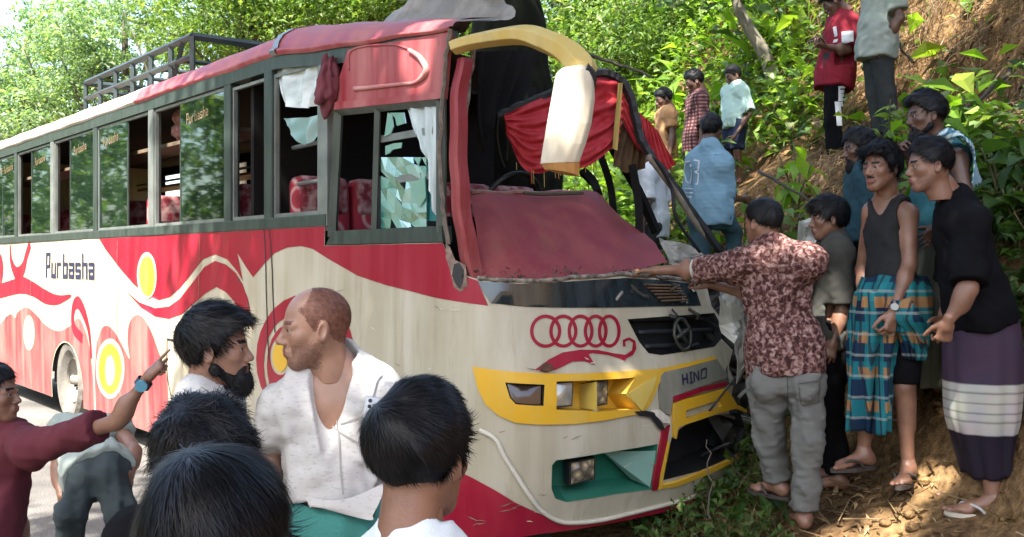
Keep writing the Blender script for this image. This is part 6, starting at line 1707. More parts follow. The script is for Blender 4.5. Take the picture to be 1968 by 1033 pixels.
def foot(ank, fdir_, sc=1.0, h=0.006, side=1):
    f = unit((fdir_[0], fdir_[1], 0)); up = np.array([0, 0, 1.0]); lat = np.cross(up, f)*side   # lat: outer side
    g = np.array([ank[0], ank[1], ank[2]-0.075*sc]); s = sc
    v = Vol(g-0.26*s*np.array([1, 1, 0.12]), g+np.array([0.26, 0.26, 0.16])*s, h)
    A3 = np.stack([f, lat, up])
    v.ell(g - f*0.035*s + up*0.032*s, (0.036*s, 0.031*s, 0.034*s), A3, 0.02)
    v.cone(g + up*0.10*s, g + up*0.05*s - f*0.01*s, 0.033*s, 0.036*s, 0.03)
    v.cone(g + up*0.055*s, g + f*0.12*s + up*0.022*s, 0.036*s, 0.024*s, 0.03)
    v.ell(g + f*0.125*s + up*0.020*s, (0.045*s, 0.044*s, 0.019*s), A3, 0.02)
    for i, (o, L, r_) in enumerate(((-0.032, 0.052, 0.0135), (-0.011, 0.050, 0.010), (0.006, 0.043, 0.0095), (0.021, 0.036, 0.009), (0.034, 0.027, 0.0085))):
        b = g + f*(0.150-0.012*i)*s + lat*o*s + up*0.013*s
        v.cone(b, b + f*L*s - up*0.003*s, r_*s*1.05, r_*s, 0.006)
    v.cut(lambda X, Y, Z: (g[2]+0.002) - Z + 0*X + 0*Y)
    return v.mesh()

def sandal(root, ank, fdir_, m_sole, m_strap, sc=1.0, side=1):
    f = unit((fdir_[0], fdir_[1], 0)); up = np.array([0, 0, 1.0]); lat = np.cross(up, f)*side
    g = np.array([ank[0], ank[1], ank[2]-0.075*sc]); N = 26; ring = []
    for k in range(N):
        t = 2*math.pi*k/N; x = math.cos(t); y = math.sin(t)
        w = 0.048 if x > 0 else 0.038
        ring.append(g + f*(0.068+0.142*x)*sc + lat*(w*y*(1-0.12*max(0, x)) - 0.004)*sc)
    mb = MB(); up_ = [q + up*0.003 for q in ring]; lo_ = [q - up*0.016 for q in ring]
    mb.add(up_+lo_, [tuple(range(N)), tuple(range(2*N-1, N-1, -1))] + [(k, N+k, N+(k+1) % N, (k+1) % N) for k in range(N)])
    so = mb.build('sandal', m_sole, root)
    toe = g + f*0.148*sc - lat*0.022*sc + up*0.02
    mb = MB()
    for s in (-1, 1):
        mb.tube(catmull([toe, toe - f*0.03*sc + up*0.022*sc + lat*s*0.018*sc, g + f*0.07*sc + lat*s*0.045*sc + up*0.035*sc, g + f*0.035*sc + lat*s*0.045*sc + up*0.0], 5), 0.007, 6)
    mb.build('strap', m_strap, so, True)

STD = dict(pel=(0,0,0.93), neck=(-0.012,0,1.435), head=(0.022,0,1.585), shL=(-0.008,0.168,1.375), elL=(-0.03,0.215,1.10), wrL=(0.02,0.225,0.865),
           hipL=(0,0.088,0.90), knL=(0.02,0.095,0.49), anL=(-0.015,0.095,0.075))
class Person:
    def __init__(s, label, root_xyz, face, H=1.65, J=None, lean=0, side_lean=0, skin=S_mid, cat='person', group=None, build=0.93, twist=0):
        s.root = empty('person', tuple(root_xyz), R(face)); tag(s.root, label, cat, group)
        s.skin = skin; s.k = H/1.7; s.b = build; s.face = face; s.o = np.array(root_xyz, float)
        c, n = math.cos(R(face)), math.sin(R(face)); s.M = np.array([[c,-n,0],[n,c,0],[0,0,1]])
        Jt = {}
        for k, v in STD.items():
            Jt[k] = np.array(v, float)
            if k.endswith('L'): Jt[k[:-1]+'R'] = np.array(v, float)*np.array([1,-1,1])
        for k in Jt: Jt[k] = Jt[k]*s.k
        if lean or side_lean or twist:
            Lm = rotm(twist, lean, side_lean)
            for k in ('neck', 'head', 'shL', 'shR', 'elL', 'elR', 'wrL', 'wrR'):
                Jt[k] = Jt['pel'] + Lm@(Jt[k]-Jt['pel'])
        s.J = Jt
        for k, v in (J or {}).items(): s.J[k] = s.loc(v)
        s.pieces = []
        s.vis = dict(armL=True, armR=True, legL=True, legR=True)
    def loc(s, v):
        """(u,v,D) tuples of pixels are large numbers; local coordinates are small"""
        v = np.asarray(v, float)
        if abs(v[0]) > 20 or abs(v[1]) > 20:
            return (at(*v)-s.o)@s.M
        return v*1.0
    def frame(s):
        J = s.J; up = unit(J['neck']-J['pel']); lat = J['shL']-J['shR']; lat = unit(lat-up*(lat@up)); return np.cross(lat, up), lat, up
    def torso(s, v, inf=0.0, k=0.05, wide=1.0):
        J, q = s.J, s.k*s.b; f, l, u = s.frame(); A3 = np.stack([f, l, u]); P = J['pel']; N = J['neck']
        lp = lambda t: P + (N-P)*t
        v.ell(lp(0.66)+f*0.008*q, (0.098*q+inf, 0.150*q*wide+inf, 0.185*q+inf), A3, k)
        v.ell(lp(0.30)+f*0.012*q, (0.090*q+inf, 0.130*q*wide+inf, 0.19*q+inf), A3, k)
        v.ell(lp(0.02), (0.105*q+inf, 0.150*q*wide+inf, 0.13*q+inf), A3, k)
        v.cone(J['shL']-l*0.03*q, J['shR']+l*0.03*q, 0.056*q+inf, 0.056*q+inf, k)
        for sd in 'LR': v.cone(N+u*0.02*q-f*0.005, J['sh'+sd]-u*0.0*q, 0.045*q+inf*0.8, 0.050*q+inf, k)
    def arm(s, v, sd, inf=0.0, t1=2.0, k=0.03, flare=0.0):
        J, q = s.J, s.k*s.b; a, b, c = J['sh'+sd], J['el'+sd], J['wr'+sd]
        if t1 <= 1:
            v.cone(a, a+(b-a)*t1, 0.052*q+inf, (0.052-0.012*t1)*q+inf+flare, k)
        else:
            v.cone(a, b, 0.052*q+inf, 0.040*q+inf, k); t = t1-1
            v.cone(b, b+(c-b)*t, 0.040*q+inf, (0.040-0.013*t)*q+inf+flare, 0.02)
            if inf == 0: v.ell(b+(c-b)*0.3, (0.042*q, 0.042*q, 0.07*q), None, 0.03)
    def leg(s, v, sd, inf=0.0, t1=2.0, k=0.03, w2=0.0):
        J, q = s.J, s.k*s.b; a, b, c = J['hip'+sd], J['kn'+sd], J['an'+sd]
        if t1 <= 1: v.cone(a, a+(b-a)*t1, 0.085*q+inf, (0.085-0.028*t1)*q+inf, k)
        else:
            v.cone(a, b, 0.085*q+inf, 0.056*q+inf, k); t = t1-1
            v.cone(b, b+(c-b)*t, 0.055*q+inf, (0.055-0.019*t)*q+inf+w2, 0.03)
            if inf == 0: v.cone(b+(c-b)*0.15-np.array([0.012,0,0]), b+(c-b)*0.5-np.array([0.012,0,0]), 0.05*q, 0.040*q, 0.03)
    def bounds(s, keys, m):
        P = np.array([s.J[k] for k in keys]); return P.min(0)-m, P.max(0)+m
    def body(s, h=0.013, legs='LR', arms='LR', shrink=-0.006):
        keys = ['pel', 'neck', 'shL', 'shR'] + [a+sd for sd in arms for a in ('el', 'wr')] + [a+sd for sd in legs for a in ('kn', 'an')] + ['hipL', 'hipR']
        v = Vol(*s.bounds(keys, 0.20*s.k), h)
        s.torso(v, shrink)
        for sd in arms: s.arm(v, sd)
        for sd in legs: s.leg(v, sd)
        J = s.J; v.cone(J['neck']-s.frame()[2]*0.02, J['neck']*0.5+J['head']*0.5, 0.058*s.k, 0.054*s.k, 0.03)
        V, F = v.mesh(); s.pieces.append((V, F, np.zeros(len(F), int)))
    def hand(s, sd, d=None, n=None, **k):
        J = s.J; d = J['wr'+sd]-J['el'+sd] if d is None else np.asarray(d, float)
        n = (np.array([0, -1.0 if sd == 'L' else 1.0, 0])) if n is None else np.asarray(n, float)
        V, F = hand(J['wr'+sd], d, n, 1 if sd == 'L' else -1, s.k, **k); s.pieces.append((V, F, np.zeros(len(F), int)))
    def feet(s, dirs=((1, 0), (1, 0)), which='LR', h=0.006):
        for sd, d in zip('LR', dirs):
            if sd in which:
                V, F = foot(s.J['an'+sd], d, s.k, h, 1 if sd == 'L' else -1); s.pieces.append((V, F, np.zeros(len(F), int)))
    def head(s, yaw=0, pitch=0, roll=0, sc=None, h=0.005, seed=0, **feat):
        hs = (s.k*0.4+0.6)*0.955 if sc is None else sc
        M3 = rotm(yaw, pitch, roll)
        s.pieces.append(build_head(s.root, s.J['head'], M3, hs, s.skin, feat, h, seed))
    def finish(s):
        V = []; F = []; mi = []; n = 0
        for a, b, c in s.pieces:
            V.append(a); F.append(b+n); mi.append(c); n += len(a)
        obj('body', new_mesh('body', np.concatenate(V), np.concatenate(F), True, [s.skin, M_hair, M_lip, M_stub, M_scalp], np.concatenate(mi)), s.root)
        return s.root
    # ---- clothes
    def shirt(s, m, inf=0.016, sleeve=0.75, hem=-0.10, neck=0.062, wr=0.006, seed=0, h=0.011, flare=0.012, vneck=0, name='shirt', tuck=0.0, collar=None, arms='LR', wf=26, wide=1.0, sflare=0.012, armhole=0):
        J = s.J; q = s.k*s.b; f, l, u = s.frame()
        keys = ['pel', 'neck', 'shL', 'shR'] + [('el' if sleeve <= 1 else 'wr')+sd for sd in arms] + ['el'+sd for sd in arms]
        lo, hi = s.bounds(keys, 0.19*q); lo[2] = min(lo[2], J['pel'][2]+hem*q-0.03)
        v = Vol(lo, hi, h)
        s.torso(v, inf, 0.06, wide)
        P = J['pel']
        A3 = np.stack([f, l, u])
        v.ell(P + (J['neck']-P)*0.15, (0.100*q+inf+flare, 0.145*q*wide+inf+flare, 0.25*q), A3, 0.05)
        if hem < -0.02: v.cone(P + u*0.05, P + u*(hem*q-0.05), 0.12*q, 0.12*q, 0.04)
        if hem < -0.02: v.ell(P + u*hem*0.5*q, (0.108*q+inf+flare, 0.152*q*wide+inf+flare, abs(hem)*q+0.10), A3, 0.05)
        for sd in arms: s.arm(v, sd, inf*0.9, sleeve, 0.035, sflare)
        if wr: v.warp(wr, wf, seed, (1, 1, 0.55)); v.warp(wr*0.5, wf*2.3, seed+5, (0.7, 0.7, 1.0))
        # hem, cuffs, neckline
        hp = P + u*hem*q
        v.cut(lambda X, Y, Z: (-((X-hp[0])*u[0]+(Y-hp[1])*u[1]+(Z-hp[2])*u[2]) + 0.006*np.sin(X*40+seed)+0.006*np.sin(Y*35)))
        for sd in arms:
            a, b, c = J['sh'+sd], J['el'+sd], J['wr'+sd]
            e, d = (a+(b-a)*sleeve, unit(b-a)) if sleeve <= 1 else (b+(c-b)*(sleeve-1), unit(c-b))
            w = v.win(e-0.16*q, e+0.16*q)
            if w:
                sl, X, Y, Z = w
                al = (X-e[0])*d[0]+(Y-e[1])*d[1]+(Z-e[2])*d[2]
                rd = np.sqrt(np.maximum((X-e[0])**2+(Y-e[1])**2+(Z-e[2])**2-al**2, 0))
                v.d[sl] = np.where((rd < 0.10*q) & (al > 0), np.maximum(v.d[sl], al), v.d[sl])
        if armhole:
            for sd, sg in (('L', 1), ('R', -1)):
                v.ell(J['sh'+sd] + l*sg*0.035*q - u*0.005*q, (0.13*q, 0.075*q, 0.115*q), A3, 0.008, sub=True)
        N = J['neck']
        if neck: v.cone(N+u*0.0*q-f*0.0+u*0.012, N+u*0.10*q+f*0.05*q, neck*q, neck*q*1.15, 0.008, sub=True)
        if vneck: v.cone(N+f*0.10*q, N-u*vneck*q+f*(0.135+0.05*vneck)*q, 0.066*q+0.1*max(0, vneck-0.16), 0.014, 0.010, sub=True)
        V, F = v.mesh(); so = obj(name, new_mesh(name, V, F, True, [m]), s.root)
        if collar is not None:
            mb = MB(); pts = []
            for t in np.linspace(-2.7, 2.7, 30):
                pts.append(t)
            lo_, mid_, hi_, out_ = [], [], [], []
            for t in pts:
                ca_, sa_ = math.cos(t+math.pi), math.sin(t+math.pi); fr = max(0, -math.cos(t))
                base = N + u*(0.012-0.055*fr**2)*q + (f*ca_*0.074 + l*sa_*0.074)*q + f*0.012*fr
                top = N + u*(0.055-0.035*fr**2)*q + (f*ca_*0.064 + l*sa_*0.062)*q + f*0.012*fr
                out = N + u*(0.004-0.075*fr**2)*q + (f*ca_*0.096 + l*sa_*0.094)*q + f*0.016*fr
                lo_.append(base); hi_.append(top); out_.append(out)
            n_ = len(pts); mb.add(lo_+hi_+out_, [(i, i+1, n_+i+1, n_+i) for i in range(n_-1)] + [(n_+i, n_+i+1, 2*n_+i+1, 2*n_+i) for i in range(n_-1)])
            co = mb.build('collar', collar, so, True); sm = co.modifiers.new('solid', 'SOLIDIFY'); sm.thickness = 0.004
        return so
    def trousers(s, m, inf=0.018, t1=1.95, wr=0.006, seed=0, h=0.013, w2=0.02, waist=0.06, name='trousers', legs='LR'):
        J = s.J; q = s.k*s.b; f, l, u = s.frame()
        lo, hi = s.bounds(['pel', 'hipL', 'hipR'] + [a+sd for sd in legs for a in (('kn', 'an') if t1 > 1 else ('kn',))], 0.2*q)
        v = Vol(lo, hi, h); A3 = np.stack([f, l, u]); P = J['pel']
        v.ell(P, (0.105*q+inf, 0.150*q+inf, 0.15*q), A3, 0.05)
        for sd in legs:
            v.ell(J['hip'+sd]-f*0.035*q-u*0.02, (0.085*q+inf*0.6, 0.085*q+inf*0.5, 0.10*q), A3, 0.05)
            s.leg(v, sd, inf, t1, 0.04, w2)
        if wr: v.warp(wr, 30, seed, (1, 1, 0.5)); v.warp(wr*0.5, 70, seed+3, (0.6, 0.6, 1.3))
        hp = P + u*waist*q
        v.cut(lambda X, Y, Z: ((X-hp[0])*u[0]+(Y-hp[1])*u[1]+(Z-hp[2])*u[2]))
        for sd in legs:
            a, b, c = J['hip'+sd], J['kn'+sd], J['an'+sd]
            e, d = (a+(b-a)*t1, unit(b-a)) if t1 <= 1 else (b+(c-b)*(t1-1), unit(c-b))
            w = v.win(e-0.2*q, e+0.2*q)
            if w:
                sl, X, Y, Z = w; al = (X-e[0])*d[0]+(Y-e[1])*d[1]+(Z-e[2])*d[2]
                rd = np.sqrt(np.maximum((X-e[0])**2+(Y-e[1])**2+(Z-e[2])**2-al**2, 0))
                v.d[sl] = np.where((rd < 0.12*q) & (al > 0), np.maximum(v.d[sl], al), v.d[sl])
        V, F = v.mesh(); return obj(name, new_mesh(name, V, F, True, [m]), s.root)
    def wrap(s, m, rows, folds=9, amp=0.012, seed=0, name='lungi', n=96):
        """wrapped cloth; rows: (x, y, z, rx, ry) in body coordinates from top to bottom"""
        rows = np.array([(*s.loc(r_[:3]), *r_[3:]) for r_ in rows]); T = catmull(rows, 6); V = []; rng = np.random.default_rng(seed)
        ph = rng.uniform(0, 6, 5)
        for i, r_ in enumerate(T):
            t = i/(len(T)-1)
            for k in range(n):
                a = 2*math.pi*k/n
                w = math.sin(folds*a+ph[0]+1.2*math.sin(2*a+ph[1])+t*1.5) + 0.6*math.sin(folds*1.9*a+ph[2]-t*2)
                rr = 1 + 0*a; am = amp*(0.25+0.9*t)
                V.append((r_[0]+(r_[3]+am*w)*math.cos(a), r_[1]+(r_[4]+am*w)*math.sin(a), r_[2]+0.006*math.sin(3*a+ph[3])+0.004*math.sin(folds*a)))
        Fq = []
        for i in range(len(T)-1):
            for k in range(n): Fq.append((i*n+k, i*n+(k+1) % n, (i+1)*n+(k+1) % n, (i+1)*n+k))
        o_ = obj(name, new_mesh(name, V, Fq, True, [m]), s.root); sm = o_.modifiers.new('solid', 'SOLIDIFY'); sm.thickness = 0.004
        return o_
# ================================================================== the crowd
from mathutils.bvhtree import BVHTree
def cloth_mat(name, c, c2=None, rough=0.85, nscale=6.0, namt=0.6, bump=0.25):
    return mat(name, c, rough, col2=c2 or tuple(min(1, x*1.25+0.01) for x in c), nscale=nscale, namt=namt, bump=bump, bscale=240, spec=0.25)
C_maroon = cloth_mat('tee_maroon', (0.075,0.013,0.022), (0.11,0.022,0.032))
C_sage = cloth_mat('shirt_sage', (0.24,0.28,0.25), (0.33,0.37,0.34))
C_jeans = cloth_mat('jeans_dark', (0.018,0.026,0.030), (0.05,0.065,0.07), nscale=9)
C_white = cloth_mat('kurta_white_flecked', (0.60,0.58,0.55), (0.74,0.73,0.71), nscale=5)
def flecks(m, nt, n, l, b, mp):
    tc = mp.inputs[0].links[0].from_socket
    m1 = n.new('ShaderNodeMapping'); m1.inputs['Scale'].default_value = (34, 34, 110); l.new(tc, m1.inputs[0])
    v = n.new('ShaderNodeTexNoise'); v.inputs['Scale'].default_value = 1.6; v.inputs['Detail'].default_value = 3; l.new(m1.outputs[0], v.inputs['Vector'])
    r = ramp(n, [(0.56, (0.50,0.49,0.475)), (0.68, (0.40,0.385,0.375))]); l.new(v.outputs[0], r.inputs[0]); l.new(r.outputs[0], b.inputs['Base Color'])
C_kurta = mat('shirt_white_flecks', rough=0.85, spec=0.2, build=flecks)
C_bwhite = mat('shirt_grey_print', rough=0.85, spec=0.2, build=lambda m, nt, n, l, b, mp: flecks(m, nt, n, l, b, mp))
C_paleblue = cloth_mat('shirt_pale_blue', (0.52,0.60,0.64), (0.64,0.70,0.72), nscale=3)
C_teal = cloth_mat('lungi_teal', (0.035,0.17,0.155), (0.06,0.24,0.21), nscale=3)
C_darktee = cloth_mat('tee_charcoal', (0.035,0.035,0.031), (0.06,0.06,0.053))
C_black = mat('cloth_black', (0.0035,0.0035,0.0045), 0.9, col2=(0.007,0.007,0.009), nscale=6, bump=0.2, bscale=240, spec=0.08)
C_ink = cloth_mat('shirt_petrol', (0.012,0.040,0.055), (0.02,0.065,0.085))
C_greytr = cloth_mat('trousers_grey', (0.105,0.105,0.095), (0.15,0.15,0.14))
C_tank = cloth_mat('vest_black', (0.010,0.011,0.012), (0.022,0.023,0.025))
C_blueTee = cloth_mat('tee_sky_blue', (0.15,0.27,0.36), (0.20,0.34,0.43))
C_denim = cloth_mat('denim', (0.025,0.06,0.075), (0.05,0.10,0.12))
C_mint = cloth_mat('tee_mint', (0.36,0.55,0.52), (0.46,0.64,0.6))
C_navysh = cloth_mat('shorts_navy', (0.010,0.018,0.045), (0.02,0.03,0.07))
C_orange = cloth_mat('tee_orange', (0.42,0.20,0.08), (0.52,0.33,0.17))
C_tan = cloth_mat('trousers_tan', (0.22,0.15,0.08), (0.3,0.22,0.13))
C_greygreen = cloth_mat('shirt_grey_green', (0.22,0.26,0.23), (0.30,0.34,0.31))
C_dkpants = cloth_mat('pants_charcoal', (0.020,0.024,0.025), (0.035,0.04,0.04))
C_redtee = cloth_mat('tee_crimson', (0.16,0.008,0.018), (0.22,0.014,0.03))
C_olive = cloth_mat('wrap_olive', (0.07,0.075,0.055), (0.12,0.12,0.09))
C_lightblue = cloth_mat('singlet_teal', (0.02,0.09,0.11), (0.03,0.13,0.15))
C_offwhite = cloth_mat('shirt_offwhite', (0.5,0.54,0.58), (0.62,0.66,0.7))
def leafprint(m, nt, n, l, b, mp):
    w = n.new('ShaderNodeTexNoise'); w.inputs['Scale'].default_value = 44; w.inputs['Detail'].default_value = 2; w.inputs['Distortion'].default_value = 0.6
    l.new(mp.outputs[0], w.inputs['Vector'])
    r = ramp(n, [(0.38, (0.035,0.014,0.013)), (0.48, (0.10,0.042,0.038)), (0.56, (0.19,0.105,0.092)), (0.68, (0.32,0.22,0.20))]); l.new(w.outputs[0], r.inputs[0]); l.new(r.outputs[0], b.inputs['Base Color'])
C_leaf = mat('shirt_leaf_print', rough=0.85, spec=0.2, build=leafprint)
def plaidtee(m, nt, n, l, b, mp):
    def band(axis, sc, ph=0):
        w = n.new('ShaderNodeTexWave'); w.wave_type = 'BANDS'; w.bands_direction = axis; w.inputs['Scale'].default_value = sc; w.inputs['Phase Offset'].default_value = ph; l.new(mp.outputs[0], w.inputs['Vector']); return w.outputs['Fac']
    f = math_(n, l, 'MULTIPLY', math_(n, l, 'ADD', band('Z', 9), band('Y', 9)), 0.5)
    r = ramp(n, [(0.3, (0.035,0.012,0.015)), (0.6, (0.12,0.03,0.035)), (0.95, (0.28,0.17,0.15))]); l.new(f, r.inputs[0]); l.new(r.outputs[0], b.inputs['Base Color'])
C_plaid = mat('shirt_maroon_plaid', rough=0.85, build=plaidtee)
def lungi_check(m, nt, n, l, b, mp):
    def band(axis, sc, lo, hi, ph=0.0):
        w = n.new('ShaderNodeTexWave'); w.wave_type = 'BANDS'; w.bands_direction = axis; w.inputs['Scale'].default_value = sc; w.inputs['Phase Offset'].default_value = ph; w.inputs['Distortion'].default_value = 0.6; l.new(mp.outputs[0], w.inputs['Vector'])
        r = ramp(n, [(lo, (0, 0, 0)), (hi, (1, 1, 1))]); l.new(w.outputs['Fac'], r.inputs[0]); return r.outputs[0]
    c = mixc(n, l, band('Z', 1.7, 0.42, 0.5), (0.008,0.115,0.145), (0.005,0.020,0.050))
    c = mixc(n, l, math_(n, l, 'MULTIPLY', band('Y', 2.3, 0.55, 0.62), 0.7), c, (0.015,0.16,0.18))
    c = mixc(n, l, math_(n, l, 'MULTIPLY', math_(n, l, 'MULTIPLY', band('Z', 1.9, 0.74, 0.80, 1.3), band('Y', 3.7, 0.35, 0.45, 0.4)), 0.85), c, (0.32,0.15,0.05))
    c = mixc(n, l, math_(n, l, 'MULTIPLY', band('Y', 6.2, 0.86, 0.9, 0.7), 0.8), c, (0.01,0.015,0.03))
    c = mixc(n, l, math_(n, l, 'MULTIPLY', band('Z', 3.1, 0.95, 0.97, 2.0), 0.45), c, (0.3,0.34,0.32))
    l.new(c, b.inputs['Base Color'])
C_check = mat('lungi_teal_check', rough=0.85, spec=0.2, build=lungi_check)
def lungi_purple(m, nt, n, l, b, mp):
    sp = n.new('ShaderNodeSeparateXYZ'); l.new(mp.outputs[0], sp.inputs[0])
    pu, wh, dk = (0.052,0.032,0.056), (0.44,0.42,0.38), (0.016,0.011,0.020)
    gy = (0.16,0.17,0.15)
    r = ramp(n, [(0.0, dk), (0.345, dk), (0.35, wh), (0.40, wh), (0.405, gy), (0.415, wh), (0.44, wh), (0.445, gy), (0.452, wh), (0.485, wh), (0.49, gy), (0.497, wh), (0.53, wh), (0.535, gy), (0.545, wh), (0.572, wh), (0.576, pu), (0.90, pu)], 'LINEAR')
    l.new(sp.outputs[2], r.inputs[0])
    nz = n.new('ShaderNodeTexNoise'); nz.inputs['Scale'].default_value = 9; l.new(mp.outputs[0], nz.inputs['Vector'])
    l.new(mixc(n, l, 0.35, r.outputs[0], mixc(n, l, 1.0, r.outputs[0], nz.outputs['Color'], 'MULTIPLY')), b.inputs['Base Color'])
C_purple = mat('lungi_purple_banded', rough=0.85, spec=0.2, build=lungi_purple)
def towel_b(m, nt, n, l, b, mp):
    w = n.new('ShaderNodeTexWave'); w.inputs['Scale'].default_value = 14; w.bands_direction = 'DIAGONAL'; l.new(mp.outputs[0], w.inputs['Vector'])
    r = ramp(n, [(0.3, (0.05,0.19,0.27)), (0.6, (0.22,0.38,0.46)), (0.9, (0.5,0.6,0.62))]); l.new(w.outputs['Fac'], r.inputs[0]); l.new(r.outputs[0], b.inputs['Base Color'])
C_towel = mat('towel_blue_stripe', rough=0.95, build=towel_b)
M_solew = mat('sandal_cream', (0.50,0.46,0.38), 0.7, col2=(0.36,0.31,0.24), nscale=14)
M_soled = mat('sandal_dark', (0.022,0.016,0.014), 0.7, col2=(0.05,0.04,0.035), nscale=14)
M_strapw = mat('strap_grey', (0.35,0.35,0.33), 0.6)
M_phone = mat('phone_black', (0.01,0.01,0.012), 0.15, coat=0.6)

def root_for(head, face, k, z=None):
    hw = at(*head); c, n = math.cos(R(face)), math.sin(R(face))
    return np.array([hw[0]-0.022*k*c, hw[1]-0.022*k*n, hw[2]-1.585*k if z is None else z])
def stand(label, head, face, z=None, H=None, **kw):
    hw = at(*head)
    if H is None:
        zz = gz(hw[0], hw[1]) if z is None else z
        H = (hw[2]-zz)/1.585*1.7
    k = H/1.7
    return Person(label, root_for(head, face, k), face, H, **kw)

def bvh_of(o):
    me = o.data; M_ = o.matrix_world
    bpy.context.view_layer.update(); M_ = o.matrix_world
    return BVHTree.FromPolygons([M_@v.co for v in me.vertices], [tuple(p.vertices) for p in me.polygons]), M_.inverted()
def ray_hit(bv, u, v):
    o_ = Vector((0, 0, CAMZ)); d = Vector(((u-984)/2000, 1, -(v-503)/2000)).normalized()
    return bv.ray_cast(o_, d)
def print_on(o, lines, w, m, name, off=0.004):
    """ribbons lying on the cloth along the given lines (flat print)"""
    bv, Mi = bvh_of(o); mb = MB()
    for q in lines:
        q = dense(q, 4, False) if len(q) > 1 else q
        q = list(q) + ([np.array(lines[lines.index(q)][-1], float)] if False else [])
        P_ = []; N_ = []
        for u, v in q:
            h = ray_hit(bv, u, v)
            if h[0] is None: continue
            P_.append(np.array(h[0])+np.array(h[1])*off); N_.append(np.array(h[1]))
        if len(P_) < 2: continue
        P_ = np.array(P_); N_ = np.array(N_); T_ = np.gradient(P_, axis=0); S_ = np.cross(T_, N_); S_ /= np.linalg.norm(S_, axis=1)[:, None]+1e-9
        V = np.concatenate([P_-S_*w/2, P_+S_*w/2]); L = len(P_)
        V = np.array([np.array(Mi@Vector(q_)) for q_ in V]); mb.add(V, [(i, i+1, L+i+1, L+i) for i in range(L-1)])
    if mb.n: mb.build(name, m, o)
def patch_on(o, poly, m, name, off=0.005, n=10):
    bv, Mi = bvh_of(o); poly = np.array(poly, float); V = []; Fl = []
    a, b, c, d = poly
    for i in range(n+1):
        for j in range(n+1):
            s, t = i/n, j/n; q = (a*(1-s)+b*s)*(1-t)+(d*(1-s)+c*s)*t
            h = ray_hit(bv, *q)
            V.append(None if h[0] is None else np.array(Mi@(h[0]+h[1]*off)))
    dep = [np.linalg.norm(np.array(Mi.inverted()@Vector(v_))) for v_ in V if v_ is not None]; md = np.median(dep) if dep else 0
    V = [v_ if v_ is not None and abs(np.linalg.norm(np.array(Mi.inverted()@Vector(v_)))-md) < 0.055 else None for v_ in V]
    for i in range(n):
        for j in range(n):
            k = (i*(n+1)+j, (i+1)*(n+1)+j, (i+1)*(n+1)+j+1, i*(n+1)+j+1)
            if all(V[x] is not None for x in k): Fl.append(k)
    left = set(Fl); best = []
    while left:          # keep the largest connected piece
        st_ = [left.pop()]; grp = []
        while st_:
            q = st_.pop(); grp.append(q)
            for r_ in [x for x in left if len(set(x) & set(q)) >= 2]: left.discard(r_); st_.append(r_)
        if len(grp) > len(best): best = grp
    Fl = best; used = sorted({i for f in Fl for i in f}); ix = {a_: b_ for b_, a_ in enumerate(used)}
    V = [V[i] for i in used]; Fl = [tuple(ix[i] for i in f) for f in Fl]
    if Fl: return obj(name, new_mesh(name, V, Fl, True, [m]), o)

NEAR = dict(strands=5200, slen=0.050, swid=0.0024, h=0.005)
# ---- man pointing, left edge
D = 3.8
p = stand('young man in maroon tee at the left edge pointing his arm at the bus', (-12, 757, D), -4, z=0.0, J=dict(), skin=S_mid)
p.J['shR'] = p.loc((62, 862, 3.66)); p.J['elR'] = p.loc((222, 812, 3.52)); p.J['wrR'] = p.loc((282, 728, 3.50))
p.J['shL'] = p.loc((10, 858, 4.0)); p.J['neck'] = p.loc((12, 830, 3.86)); p.J['elL'] = p.loc((30, 980, 4.02)); p.J['wrL'] = p.loc((60, 1090, 3.95))
p.body(); p.hand('R', d=p.loc((318, 688, 3.5))-p.J['wrR'], n=(0, 0.5, -1), per=((4, 4, 3), (85, 95, 50), (88, 95, 50), (90, 95, 50)), thumb=5)
w_, e_w = p.J['wrR'], p.J['elR']; d = unit(w_-e_w); q0 = w_-d*0.02; mb = MB(); mb.tube([q0-d*0.012, q0+d*0.012], 0.030*p.k/0.8, 16, False); wt = mb.build('wristwatch', mat('watch_strap_navy', (0.02,0.05,0.09), 0.5), p.root, True)
mb = MB(); cl_ = unit((np.array([0, 0, CAMZ])-p.o)@p.M - q0); cl_ = unit(cl_-d*(cl_@d)); mb.tube([q0+cl_*0.026, q0+cl_*0.036], 0.020, 16); mb.build('dial', mat('watch_dial_blue', (0.05,0.22,0.32), 0.2, coat=0.5), wt)
p.hand('L'); p.head(yaw=4, pitch=-2, h=0.0042, seed=1, thick=0.010, top=0.012, strands=1500, slen=0.03, line='std', adam=False)
p.shirt(C_maroon, sleeve=0.80, hem=-0.12, seed=2, h=0.010, inf=0.02, wr=0.007); p.trousers(C_dkpants); p.feet(); p.finish()

# ---- man bending down by the bus
p = Person('man bent double in a pale sage shirt and dark jeans beside the rear wheel', (at(185, 900, 5.0)[0], at(185, 900, 5.0)[1], 0), 100, 1.6, lean=84, skin=S_mid)
p.J['pel'] = p.loc((185, 905, 5.0)); p.J['hipL'] = p.loc((160, 915, 5.0)); p.J['hipR'] = p.loc((212, 915, 5.0))
p.J['knL'] = p.loc((138, 985, 4.86)); p.J['knR'] = p.loc((232, 985, 4.9)); p.J['anL'] = p.loc((128, 1120, 5.05)); p.J['anR'] = p.loc((222, 1125, 5.08))
p.J['neck'] = p.loc((158, 826, 5.42)); p.J['head'] = p.loc((148, 852, 5.56)); p.J['shL'] = p.loc((118, 828, 5.33)); p.J['shR'] = p.loc((226, 822, 5.30))
p.J['elR'] = p.loc((258, 868, 5.12)); p.J['wrR'] = p.loc((246, 918, 5.0)); p.J['elL'] = p.loc((112, 900, 5.3)); p.J['wrL'] = p.loc((120, 960, 5.2))
p.body(); p.hand('R', d=(0.3, 0, -1)); p.hand('L', d=(0.3, 0, -1)); p.head(pitch=75, h=0.006, eyes=False, seed=3); p.feet()
